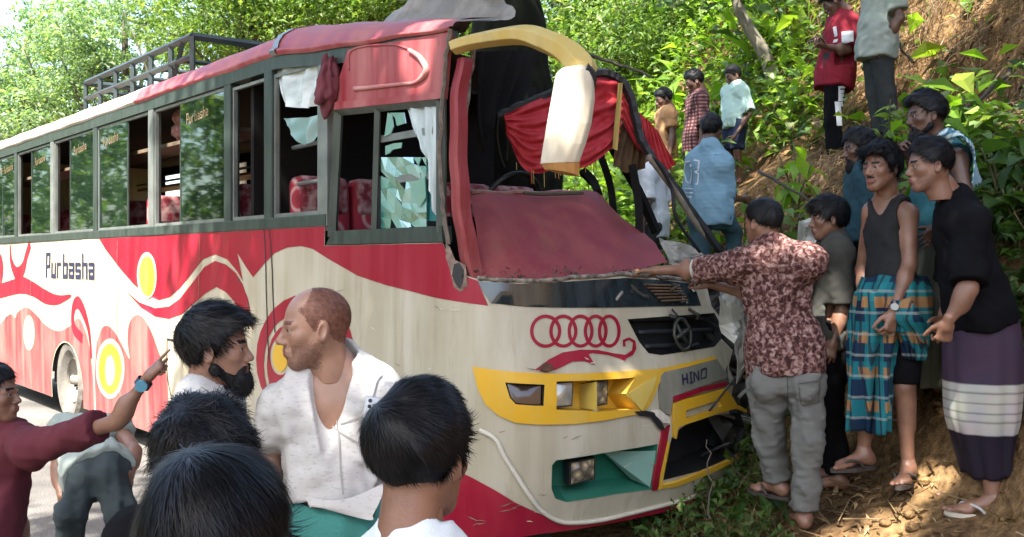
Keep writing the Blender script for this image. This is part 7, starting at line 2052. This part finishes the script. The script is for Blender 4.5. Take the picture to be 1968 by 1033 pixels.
p.shirt(C_sage, sleeve=0.35, hem=-0.06, seed=4, inf=0.022, neck=0.05, wr=0.008); p.trousers(C_jeans, wr=0.009, seed=4); p.finish()

# ---- bearded man
p = stand('bearded man with thick black hair looking right, in front of the red wave', (416, 668, 3.0), 2, z=0.0, skin=S_light)
p.body(); p.hand('L'); p.hand('R'); p.head(yaw=2, h=0.0032, seed=5, thick=0.017, top=0.026, fringe=0.006, tuft=0.003, line='std', beard=0.03, strands=4200, slen=0.05, swid=0.002, comb=(0.5, 0, -0.25), whorl=(-0.09, 0.0, 0.08), gaze=0.0)
p.shirt(C_bwhite, sleeve=0.8, hem=-0.12, seed=6, h=0.010, collar=C_bwhite); p.trousers(C_dkpants); p.feet(); p.finish()

# ---- balding man in white
D = 3.02
p = stand('balding man with reddish hair, open white flecked shirt and teal lungi', (606, 628, D), -100, z=0.0, skin=S_light, build=0.97)
p.J['neck'] = p.loc((648, 712, 3.06)); p.J['shR'] = p.loc((546, 790, 3.04)); p.J['shL'] = p.loc((735, 765, 3.02)); p.J['elR'] = p.loc((520, 880, 3.10)); p.J['wrR'] = p.loc((520, 1000, 3.02))
p.J['elL'] = p.loc((790, 880, 3.04)); p.J['wrL'] = p.loc((770, 1010, 2.95)); p.J['pel'] = p.loc((648, 975, 3.06)); p.J['hipL'] = p.loc((692, 1000, 3.06)); p.J['hipR'] = p.loc((604, 1000, 3.06))
p.body(); p.hand('R'); p.hand('L')
p.head(yaw=-60, pitch=4, h=0.0030, seed=7, hair=None, hair_mat=M_hair_red, scalp=True, stubble=True, nose=1.1, sc=0.97, brow=4)
sh = p.shirt(C_kurta, sleeve=1.02, hem=0.05, seed=8, h=0.0075, inf=0.022, wr=0.009, wf=27, vneck=0.24, neck=0.068, collar=None, flare=0.02, wide=1.04)
p.wrap(C_teal, [(654,955,3.06,0.125,0.165), (652,1010,3.05,0.145,0.19), (650,1150,3.05,0.16,0.21), (650,1300,3.05,0.17,0.22), (650,1560,3.05,0.18,0.23)], folds=8, amp=0.010, seed=9)
M_line = mat('seam_grey', (0.33,0.31,0.29), 0.9)
print_on(sh, [[(648,800), (652,840), (655,900), (660,955)], [(655,815), (700,800), (735,785)], [(640,820), (660,835), (700,858), (725,850)]], 0.004, M_line, 'seam')
for q_ in ([(600,690), (632,712), (676,806), (650,790)], [(742,680), (722,700), (692,800), (716,770)]): patch_on(sh, q_, C_kurta, 'lapel', 0.010, 8)
p.feet(); p.finish()
hw = p.loc((700, 990, 2.9))
# tail of the shirt hanging over the lungi
V = []; Fl = []
tail = [[(588,955,2.93), (640,962,2.90), (680,955,2.90), (735,930,2.91)], [(592,968,2.92), (632,975,2.895), (692,975,2.89), (738,945,2.90)], [(595,975,2.915), (622,978,2.90), (700,992,2.885), (728,968,2.89)], [(598,976,2.915), (612,976,2.91), (708,1000,2.88), (716,992,2.88)]]
NTL = 12
for row in tail:
    q = catmull([p.loc(x) for x in row], 4); V += list(q)
nr = len(V)//4; Fl = [(i*nr+j, i*nr+j+1, (i+1)*nr+j+1, (i+1)*nr+j) for i in range(3) for j in range(nr-1)]
to = obj('shirt_tail', new_mesh('shirt_tail', V, Fl, True, [C_kurta]), p.root)
# phone in his breast pocket
c = at(716, 778, 2.86); mb = MB(); mb.box((-0.022, -0.005, -0.04), (0.022, 0.005, 0.022), 0.004); ph = mb.build('mobile_phone', mat('phone_silver', (0.42,0.44,0.45), 0.3, 0.2), None, True)
for zz in (0.010, -0.006):
    mb = MB(); mb.tube([(-0.008, -0.0051, zz), (-0.008, -0.008, zz)], 0.0055, 10); mb.build('camera_lens', M_phone, ph)
ph.location = tuple(c); ph.rotation_euler = (R(-8), R(8), R(10)); tag(ph, 'silver mobile phone sticking out of the white shirt pocket', 'phone')

# ---- heads in the foreground
p = stand('person with tousled wavy black hair seen from behind, at the lower left', (392, 880, 2.0), 72, z=0.0, skin=S_mid)
p.body(legs='LR'); p.hand('L'); p.hand('R'); p.head(yaw=0, pitch=8, h=0.005, seed=11, eyes=True, face=False, thick=0.020, top=0.012, tuft=0.011, tfreq=34, line='low', strands=9000, slen=0.042, swid=0.0020, lift=0.24, jit=0.55)
p.shirt(C_black, sleeve=0.8, seed=12, h=0.013); p.trousers(C_dkpants); p.feet(h=0.01); p.finish()
p = stand('nearest person, smooth black hair filling the bottom of the view', (412, 1062, 1.22), 88, z=0.0, skin=S_mid)
p.body(); p.hand('L'); p.hand('R'); p.head(yaw=0, pitch=12, h=0.005, seed=13, face=False, thick=0.017, top=0.012, tuft=0.0025, tfreq=30, line='low', strands=16000, slen=0.055, swid=0.0013, lift=0.16, jit=0.16, whorl=(-0.05, 0.02, 0.115), comb=(0.1, -0.1, -0.2))
p.shirt(C_black, sleeve=0.8, seed=14, h=0.013); p.trousers(C_dkpants); p.feet(h=0.01); p.finish()
p = stand('boy with a neat black haircut and pale blue collared shirt, back turned', (812, 872, 1.78), 58, z=0.0, skin=S_mid)
for k_, (dz_, f_) in dict(neck=(-0.035, 1), shL=(-0.085, 0.86), shR=(-0.085, 0.86), elL=(-0.07, 0.86), elR=(-0.07, 0.86)).items(): p.J[k_] = p.J[k_]*np.array([1, f_, 1]) + np.array([0, 0, dz_])
p.body(); p.hand('L'); p.hand('R'); p.head(yaw=2, pitch=4, h=0.004, seed=15, thick=0.011, top=0.026, back=1, ear=1.25, tuft=0.004, tfreq=40, line='std', strands=14000, slen=0.033, swid=0.0013, lift=0.15, jit=0.14, zkeep=-0.03, whorl=(-0.085, 0.035, 0.085), comb=(0.35, 0.0, -0.1), adam=False)
p.shirt(C_paleblue, sleeve=0.8, seed=16, h=0.009, collar=C_paleblue, inf=0.02); p.trousers(C_dkpants); p.feet(h=0.01); p.finish()

# ---- man in the leaf-print shirt touching the bus
D = 5.22
p = Person('man in maroon leaf-print shirt and grey trousers leaning his hands on the bus front', (at(1525, 1015, D)[0], at(1525, 1015, D)[1], at(1525, 1015, D)[2]), 112, 1.66, skin=S_mid, build=0.92)
p.J.update({k: p.loc(v) for k, v in dict(head=(1466,428,5.26), neck=(1482,484,5.22), shL=(1412,512,5.28), shR=(1556,502,5.10), elL=(1345,518,5.44), wrL=(1266,520,5.58), elR=(1462,572,5.34), wrR=(1372,548,5.56),
           pel=(1512,712,5.2), hipL=(1474,730,5.22), hipR=(1548,730,5.16), knL=(1478,845,5.30), knR=(1555,850,5.12), anL=(1496,925,5.32), anR=(1545,985,5.14)).items()})
p.body(); p.hand('L', n=(0, 0, -1), per=((8, 10, 8), (10, 12, 8), (12, 12, 10), (14, 14, 10))); p.hand('R', n=(0.2, 0, -1), per=((20, 25, 15), (22, 28, 15), (25, 30, 15), (28, 30, 15)))
p.head(yaw=14, pitch=2, h=0.005, seed=17, thick=0.006, top=0.012, tuft=0.002, line='fade', strands=2600, slen=0.025, swid=0.0022)
sh8 = p.shirt(C_leaf, sleeve=1.0, hem=-0.02, seed=18, h=0.010, inf=0.03, wr=0.010, wf=20, collar=C_leaf, wide=1.08, flare=0.03)
print_on(sh8, [[(1436,508), (1480,515), (1530,512), (1572,502)], [(1500,515), (1506,580), (1510,650)]], 0.003, mat('seam_maroon', (0.06,0.025,0.022), 0.9), 'yoke_seam')
# turned-back pale cuff
a, b = p.J['shL'], p.J['elL']; d = unit(b-a); mb = MB(); e = b-d*0.05; mb.tube([e, e+d*0.035, e+d*0.07], [0.072, 0.068, 0.062], 18, False); mb.build('cuff', cloth_mat('cuff_pale', (0.42,0.41,0.38)), p.root, True)
tr8 = p.trousers(C_greytr, seed=19, inf=0.022, wr=0.011, w2=0.018, t1=1.96, h=0.011); print_on(tr8, [[(1513,715), (1514,750), (1513,790)], [(1440,735), (1455,760), (1450,780)], [(1535,738), (1575,732), (1572,775), (1540,780), (1535,740)]], 0.004, mat('trouser_seam', (0.05,0.05,0.045), 0.9), 'seam'); p.feet(dirs=((1, 0.25), (0.9, -0.5)))
sandal(p.root, p.J['anL'], (1, 0.25), M_soled, M_soled, p.k, 1); p.finish()

# ---- boy in charcoal tee
p = stand('boy in a plain charcoal tee shirt looking left, behind the leaf-print shirt', (1592, 420, 5.5), 172, skin=S_mid)
p.J['elL'] = p.loc((1618, 600, 5.36)); p.J['wrL'] = p.loc((1602, 655, 5.34))
p.body(); p.hand('L'); p.hand('R'); p.head(yaw=6, pitch=4, h=0.0045, seed=20, thick=0.018, top=0.016, fringe=0.004, line='low', strands=2200, slen=0.045, swid=0.003, adam=False)
p.shirt(C_darktee, sleeve=0.85, hem=-0.13, seed=21, inf=0.026, wr=0.008, sflare=0.02); p.trousers(C_black, seed=22); p.feet(); p.finish()
# ---- man behind, petrol shirt
p = stand('man in petrol blue shirt with pointed beard, behind the vest wearer', (1652, 285, 5.95), 176, skin=S_dark)
p.J['elL'] = p.loc((1668, 480, 5.8)); p.J['wrL'] = p.loc((1640, 560, 5.75))
p.body(); p.hand('L'); p.hand('R'); p.head(yaw=4, pitch=10, h=0.005, seed=23, thick=0.012, top=0.02, line='std', strands=1500, slen=0.04, swid=0.003, beard=0.012)
p.shirt(C_ink, sleeve=0.9, hem=-0.14, seed=24, inf=0.026, wr=0.009); p.trousers(C_black); p.feet(h=0.009); p.finish()

# ---- young man in black vest and checked lungi
D = 5.04
p = stand('young man in black vest with wristwatch holding up a teal checked lungi', (1694, 322, D), -152, z=0.58, skin=S_mid, build=0.88)
p.J.update({k: p.loc(v) for k, v in dict(neck=(1706,385,5.08), shL=(1746,412,4.98), shR=(1676,408,5.14), elL=(1748,512,4.94), wrL=(1716,600,4.86), elR=(1658,520,5.22), wrR=(1668,600,5.05), pel=(1716,588,5.06),
           hipL=(1745,605,5.04), hipR=(1690,605,5.1), knL=(1738,745,5.0), knR=(1668,755,5.10), anL=(1745,893,5.02), anR=(1660,868,5.12)).items()})
p.body(h=0.012); p.hand('L', d=p.loc((1708,640,4.84))-p.J['wrL'], per=((50, 55, 35),)*4); p.hand('R', per=((50, 55, 35),)*4); p.feet(dirs=((0.7, 0.4), (0.9, -0.1)))
p.head(yaw=4, pitch=2, h=0.0038, seed=25, thick=0.016, top=0.026, fringe=0.008, tuft=0.005, line='std', strands=2600, slen=0.05, swid=0.0026, moustache=True, lift=0.45)
v = p.shirt(C_tank, sleeve=0.02, hem=0.02, seed=26, inf=0.008, wr=0.006, vneck=0.15, neck=0.085, arms='', h=0.009, name='vest', flare=0.004, wide=0.92, armhole=1)
p.trousers(C_black, t1=0.95, seed=27, inf=0.02, name='shorts')
p.wrap(C_check, [(1716,532,5.06,0.125,0.160), (1715,560,5.05,0.150,0.175), (1714,600,5.04,0.150,0.172), (1714,635,5.04,0.145,0.170)], folds=7, amp=0.016, seed=28)
p.wrap(C_check, [(1690,560,4.98,0.10,0.10), (1682,620,5.0,0.085,0.12), (1676,700,5.02,0.09,0.10), (1672,770,5.04,0.075,0.085), (1668,828,5.06,0.06,0.07)], folds=5, amp=0.034, seed=29, name='lungi_drape')
p.wrap(C_check, [(1722,575,4.92,0.06,0.08), (1735,610,4.88,0.06,0.085), (1752,640,4.90,0.045,0.07), (1756,690,4.93,0.02,0.04)], folds=5, amp=0.014, seed=30, name='gathered_end')
w_, e_w = p.J['wrL'], p.J['elL']; d = unit(w_-e_w); q0 = w_-d*0.01; mb = MB(); mb.tube([q0-d*0.008, q0+d*0.008], 0.033, 16, False); wt = mb.build('wristwatch', M_chrome, p.root, True)
fr_ = unit(np.cross(d, (0, 0, 1))); cam_l = unit((np.array([0, 0, CAMZ])-p.o)@p.M - q0); cam_l = unit(cam_l-d*(cam_l@d)); mb = MB(); mb.tube([q0+cam_l*0.030, q0+cam_l*0.042], 0.018, 16); mb.build('dial', M_strapw, wt)
sandal(p.root, p.J['anL'], (0.7, 0.4), M_soled, M_soled, p.k, 1); sandal(p.root, p.J['anR'], (0.9, -0.1), M_soled, M_soled, p.k, -1); p.finish()

# ---- man in black tee and purple lungi
D = 4.73
p = stand('man in black tee and purple lungi with a white band, hands clasped in front', (1785, 318, D), 172, z=0.53, skin=S_mid, lean=7, build=0.97)
p.J.update({k: p.loc(v) for k, v in dict(head=(1786,318,4.70), neck=(1838,392,4.74), shL=(1862,432,4.60), shR=(1836,428,4.92), elL=(1862,555,4.50), wrL=(1822,618,4.52), elR=(1830,550,4.96), wrR=(1812,615,4.80), pel=(1885,610,4.75),
           hipL=(1885,630,4.67), hipR=(1885,630,4.83), knL=(1890,770,4.68), knR=(1880,770,4.82), anL=(1908,957,4.66), anR=(1885,925,4.86)).items()})
p.body(h=0.012); p.hand('L', d=p.loc((1812,655,4.56))-p.J['wrL'], per=((40, 45, 30),)*4); p.hand('R', per=((40, 45, 30),)*4); p.feet(dirs=((1, -0.05), (1, 0.0)))
p.head(yaw=8, pitch=4, h=0.0038, seed=31, thick=0.007, top=0.024, line='fade', tuft=0.003, strands=2200, slen=0.04, swid=0.0026, stubble=True, comb=(0.4, 0, 0.1))
p.shirt(C_black, sleeve=0.92, hem=-0.04, seed=32, inf=0.03, wr=0.008, h=0.011, sflare=0.02, wide=1.05)
p.wrap(C_purple, [(1886,600,4.75,0.150,0.165), (1888,660,4.75,0.165,0.175), (1890,730,4.75,0.165,0.17), (1890,800,4.75,0.155,0.16), (1892,850,4.75,0.125,0.14), (1898,912,4.75,0.10,0.13)], folds=7, amp=0.006, seed=33)
sandal(p.root, p.J['anL'], (1, -0.05), M_solew, M_strapw, p.k, 1); sandal(p.root, p.J['anR'], (1, 0.0), M_solew, M_strapw, p.k, -1); p.finish()

# ---- man with towel over his shoulder
p = stand('bearded man with a blue striped towel over his shoulder, behind the black tee', (1780, 222, 5.35), 178, skin=S_dark)
p.J['neck'] = p.loc((1812, 292, 5.36)); p.J['shL'] = p.loc((1842, 305, 5.22)); p.J['shR'] = p.loc((1800, 300, 5.5)); p.J['elL'] = p.loc((1858, 385, 5.15)); p.J['wrL'] = p.loc((1800, 440, 5.05)); p.J['elR'] = p.loc((1770, 370, 5.55)); p.J['wrR'] = p.loc((1746, 300, 5.42))
p.body(); p.hand('L'); p.hand('R', per=((60, 60, 40),)*4); p.head(yaw=4, pitch=6, h=0.005, seed=34, thick=0.012, top=0.028, fringe=0.006, line='fade', strands=1500, slen=0.04, swid=0.003, beard=0.008)
p.shirt(C_lightblue, sleeve=0.05, hem=-0.1, seed=35, inf=0.02, arms='', name='singlet', armhole=1); p.wrap(C_olive, [(1815,430,5.3,0.14,0.16), (1812,520,5.3,0.15,0.17), (1810,640,5.3,0.15,0.17), (1808,740,5.3,0.15,0.17)], folds=9, amp=0.012, seed=36)
tw = []
for k_, (u0, v0, d0, u1, v1, d1) in enumerate(((1792,272,5.15,1812,300,5.20), (1818,252,5.12,1838,262,5.10), (1846,262,5.18,1858,272,5.06), (1862,285,5.32,1872,292,5.10), (1880,335,5.46,1868,345,5.12), (1886,350,5.48,1866,360,5.14))):
    tw.append((p.loc((u0, v0, d0)), p.loc((u1, v1, d1))))
Aw = catmull([t[0] for t in tw], 5); Bw = catmull([t[1] for t in tw], 5); V = []; nn_ = 9
for i in range(len(Aw)):
    for j in range(nn_):
        t = j/(nn_-1); V.append(Aw[i]*(1-t)+Bw[i]*t + np.array([0, 0, 1])*0.014*math.sin(j*2.4+i*0.3))
towel = obj('towel', new_mesh('towel', V, [(i*nn_+j, (i+1)*nn_+j, (i+1)*nn_+j+1, i*nn_+j+1) for i in range(len(Aw)-1) for j in range(nn_-1)], True, [C_towel]), None)
towel.location = tuple(p.o); towel.rotation_euler = (0, 0, R(p.face)); tag(towel, 'blue and white striped cotton towel slung over a bare shoulder', 'towel'); sm = towel.modifiers.new('solid', 'SOLIDIFY'); sm.thickness = 0.006
p.finish()

# ---- two men up on the bank
p = Person('man in grey green shirt with hand on hip up on the bank, head cut off', (at(1698, 276, 8.7)[0], 8.7, at(1698, 278, 8.7)[2]), 168, 1.68, skin=S_dark)
p.J.update({k: p.loc(v) for k, v in dict(shL=(1712,-42,8.58), elL=(1730,36,8.50), wrL=(1698,82,8.56), neck=(1692,-55,8.7), pel=(1686,82,8.7), hipL=(1690,95,8.63), hipR=(1678,95,8.77), knL=(1706,180,8.62), knR=(1682,180,8.76), anL=(1712,266,8.66), anR=(1694,262,8.78)).items()})
p.body(); p.hand('L', d=p.loc((1690,100,8.52))-p.J['wrL']); p.hand('R'); p.head(h=0.006, eyes=False, seed=37)
p.shirt(C_greygreen, sleeve=0.8, hem=-0.16, seed=38, h=0.012, inf=0.040, wr=0.008, flare=0.03); p.trousers(C_dkpants, seed=39, h=0.014); p.feet(h=0.008); p.finish()
p = stand('man in crimson tee and black trousers on the bank looking down at his phone', (1600, 4, 9.2), 166, z=at(1600, 340, 9.2)[2], skin=S_dark)
p.J.update({k: p.loc(v) for k, v in dict(neck=(1618,30,9.22), shL=(1634,48,9.1), shR=(1608,46,9.35), elL=(1628,97,9.02), wrL=(1588,90,8.98), elR=(1600,95,9.42), wrR=(1580,86,9.2)).items()})
p.body(); p.hand('L', n=(0, -0.3, 1), per=((50, 50, 30),)*4); p.hand('R', n=(0, 0.3, 1), per=((50, 50, 30),)*4); p.head(yaw=4, pitch=38, h=0.0055, seed=40, thick=0.012, top=0.014, strands=700, slen=0.035, swid=0.004)
sh = p.shirt(C_redtee, sleeve=0.85, hem=-0.15, seed=41, h=0.012, inf=0.036, wr=0.007, flare=0.035); tr = p.trousers(C_black, seed=42, h=0.014)
patch_on(sh, [(1584,40), (1600,34), (1600,162), (1582,166)], C_dkpants, 'dark_panel'); patch_on(sh, [(1618,62), (1640,60), (1640,80), (1618,84)], C_offwhite, 'pale_stripe')
print_on(sh, [[(1604,52), (1608,75)], [(1602,80), (1614,78)]], 0.03, C_offwhite, 'chest_print')
patch_on(tr, [(1611,166), (1626,166), (1626,195), (1611,195)], C_offwhite, 'white_patch'); patch_on(tr, [(1604,196), (1641,196), (1641,242), (1608,242)], C_offwhite, 'white_pocket')
print_on(tr, [[(1614,172), (1622,172), (1622,179), (1616,180), (1622,181), (1622,188), (1614,188)]], 0.012, C_black, 'number_print', 0.009)
p.feet(h=0.008); p.finish()
c = at(1567, 78, 9.05); mb = MB(); mb.box((-0.07, -0.035, -0.006), (0.07, 0.035, 0.006), 0.004); ph = mb.build('mobile_phone', M_phone, None, True); ph.location = tuple(c); ph.rotation_euler = (0, R(-18), 0)
tag(ph, 'black mobile phone held out by the man on the bank', 'phone')

# ---- people on the slope behind the bus
p = stand('young man in sky blue tee with white numbers on the back, beside the bus', (1368, 250, 8.6), 62, skin=S_dark, build=0.88)
p.J.update({k: p.loc(v) for k, v in dict(shR=(1390,318,8.50), elR=(1396,378,8.56), wrR=(1430,384,8.76), shL=(1336,312,8.70), elL=(1328,380,8.8), wrL=(1340,430,8.9), knR=(1412,448,8.65), anR=(1408,520,8.7)).items()})
p.body(); p.hand('R'); p.hand('L'); p.head(yaw=-6, pitch=6, h=0.0055, seed=43, thick=0.012, top=0.022, strands=900, slen=0.035, swid=0.004)
sh = p.shirt(C_blueTee, sleeve=0.95, hem=-0.12, seed=44, inf=0.032, wr=0.009, sflare=0.025); p.trousers(C_denim, seed=45)
print_on(sh, [[(1327,310), (1318,312), (1315,330), (1320,350), (1327,352), (1330,335), (1327,312)], [(1334,308), (1344,310), (1342,328), (1335,331), (1343,334), (1341,354), (1333,354)]], 0.014, C_offwhite, 'back_number')
print_on(sh, [[(1316,362), (1338,364)], [(1317,370), (1338,372)], [(1318,378), (1336,380)]], 0.008, C_offwhite, 'small_print'); p.feet(h=0.008); p.finish()
p = stand('boy in mint tee and navy shorts standing higher on the slope', (1409, 146, 11.2), 205, skin=S_dark)
p.J['elL'] = p.loc((1440, 220, 11.05)); p.J['wrL'] = p.loc((1412, 262, 10.98))
p.body(); p.hand('L'); p.hand('R'); p.head(yaw=-10, pitch=22, h=0.006, seed=46, thick=0.012, top=0.02); p.shirt(C_mint, sleeve=0.85, hem=-0.12, seed=47, inf=0.03, h=0.013, wr=0.009, sflare=0.02); p.trousers(C_navysh, t1=0.95, seed=48, inf=0.035, name='shorts', h=0.014); p.feet(h=0.009); p.finish()
p = stand('man in maroon plaid shirt bowing his head beside the mint tee', (1334, 157, 10.5), 186, skin=S_dark)
p.body(); p.hand('L'); p.hand('R'); p.head(yaw=-4, pitch=24, h=0.006, seed=49, thick=0.012, top=0.02); p.shirt(C_plaid, sleeve=1.0, hem=-0.14, seed=50, inf=0.026, h=0.013); p.trousers(C_black, seed=51, h=0.015); p.feet(h=0.009); p.finish()
p = stand('boy in orange tee looking down, nearest the red curtain', (1275, 190, 11.0), 190, skin=S_dark)
p.body(); p.hand('L'); p.hand('R'); p.head(yaw=0, pitch=22, h=0.006, seed=52, thick=0.014, top=0.012); p.shirt(C_orange, sleeve=0.6, hem=-0.14, seed=53, inf=0.024, h=0.013); p.trousers(C_tan, seed=54, h=0.015); p.feet(h=0.009); p.finish()
p = stand('person in off-white shirt half hidden behind the bent windscreen frame', (1252, 292, 9.6), 150, skin=S_dark)
p.body(); p.hand('L'); p.hand('R'); p.head(pitch=15, h=0.006, seed=55, thick=0.014, top=0.012); p.shirt(C_offwhite, sleeve=0.9, hem=-0.16, seed=56, inf=0.026, h=0.013); p.trousers(C_dkpants, seed=57, h=0.015); p.feet(h=0.009); p.finish()

# ---- loose sheeting and bags by the bus
def crumple(name, label, cat, px, D, m, amp=0.05, seed=0, sub=6):
    P_ = np.array([at(u, v, D+dd) for u, v, dd in px]); c_ = P_.mean(0); V = [np.zeros(3)]; Fl = []; L = len(P_); n4 = L*5
    for r_ in range(1, sub+1):
        for i in range(n4):
            e0_ = P_[i//5]*(1-(i % 5)/5) + P_[(i//5+1) % L]*((i % 5)/5); p_ = (e0_-c_)*r_/sub
            V.append(p_ + np.array([0.3, -1, 0.5])*amp*(fbm(np.array([(p_+c_)*7]), 3, seed)[0] + 0.5*(1-(r_/sub)**2)))
    for i in range(n4):
        Fl.append((0, 1+i, 1+(i+1) % n4))
        for r_ in range(sub-1): Fl.append((1+r_*n4+i, 1+(r_+1)*n4+i, 1+(r_+1)*n4+(i+1) % n4, 1+r_*n4+(i+1) % n4))
    o_ = obj(name, new_mesh(name, V, Fl, False, [m])); o_.location = tuple(c_); tag(o_, label, cat); sm_ = o_.modifiers.new('solid', 'SOLIDIFY'); sm_.thickness = 0.004; return o_
M_sheet = mat('plastic_sheet', (0.38,0.41,0.38), 0.35, col2=(0.62,0.64,0.60), nscale=6, coat=0.2)
crumple('plastic_sheet', 'crumpled pale plastic sheet between the leaf-print shirt and the boy', 'sheet', [(1528,432,0), (1560,425,0.05), (1592,455,0.1), (1600,500,0.1), (1560,520,0), (1535,480,0)], 5.75, M_sheet, 0.06, 3)
crumple('white_bag', 'white crumpled bag lying beside the bent windscreen frame', 'bag', [(1288,480,0), (1315,466,0.1), (1338,478,0.15), (1342,498,0.1), (1300,505,0)], 6.9, mat('bag_white', (0.6,0.6,0.56), 0.5, col2=(0.75,0.75,0.7), nscale=9), 0.07, 5)
crumple('torn_plastic', 'torn grey translucent plastic hanging from the crushed bus corner', 'sheet', [(1375,575,0), (1420,555,0.05), (1440,600,0.1), (1446,680,0.1), (1425,730,0.05), (1398,650,0)], 5.72, mat('plastic_grey', (0.28,0.29,0.26), 0.25, col2=(0.5,0.5,0.46), nscale=7, coat=0.4), 0.06, 7)
crumple('red_cloth', 'scrap of red cloth showing between the teal lungi and the boy', 'cloth', [(742,955,0), (758,945,0.02), (770,960,0.02), (764,985,0), (748,988,0)], 2.7, M_redcloth, 0.02, 9, 4)
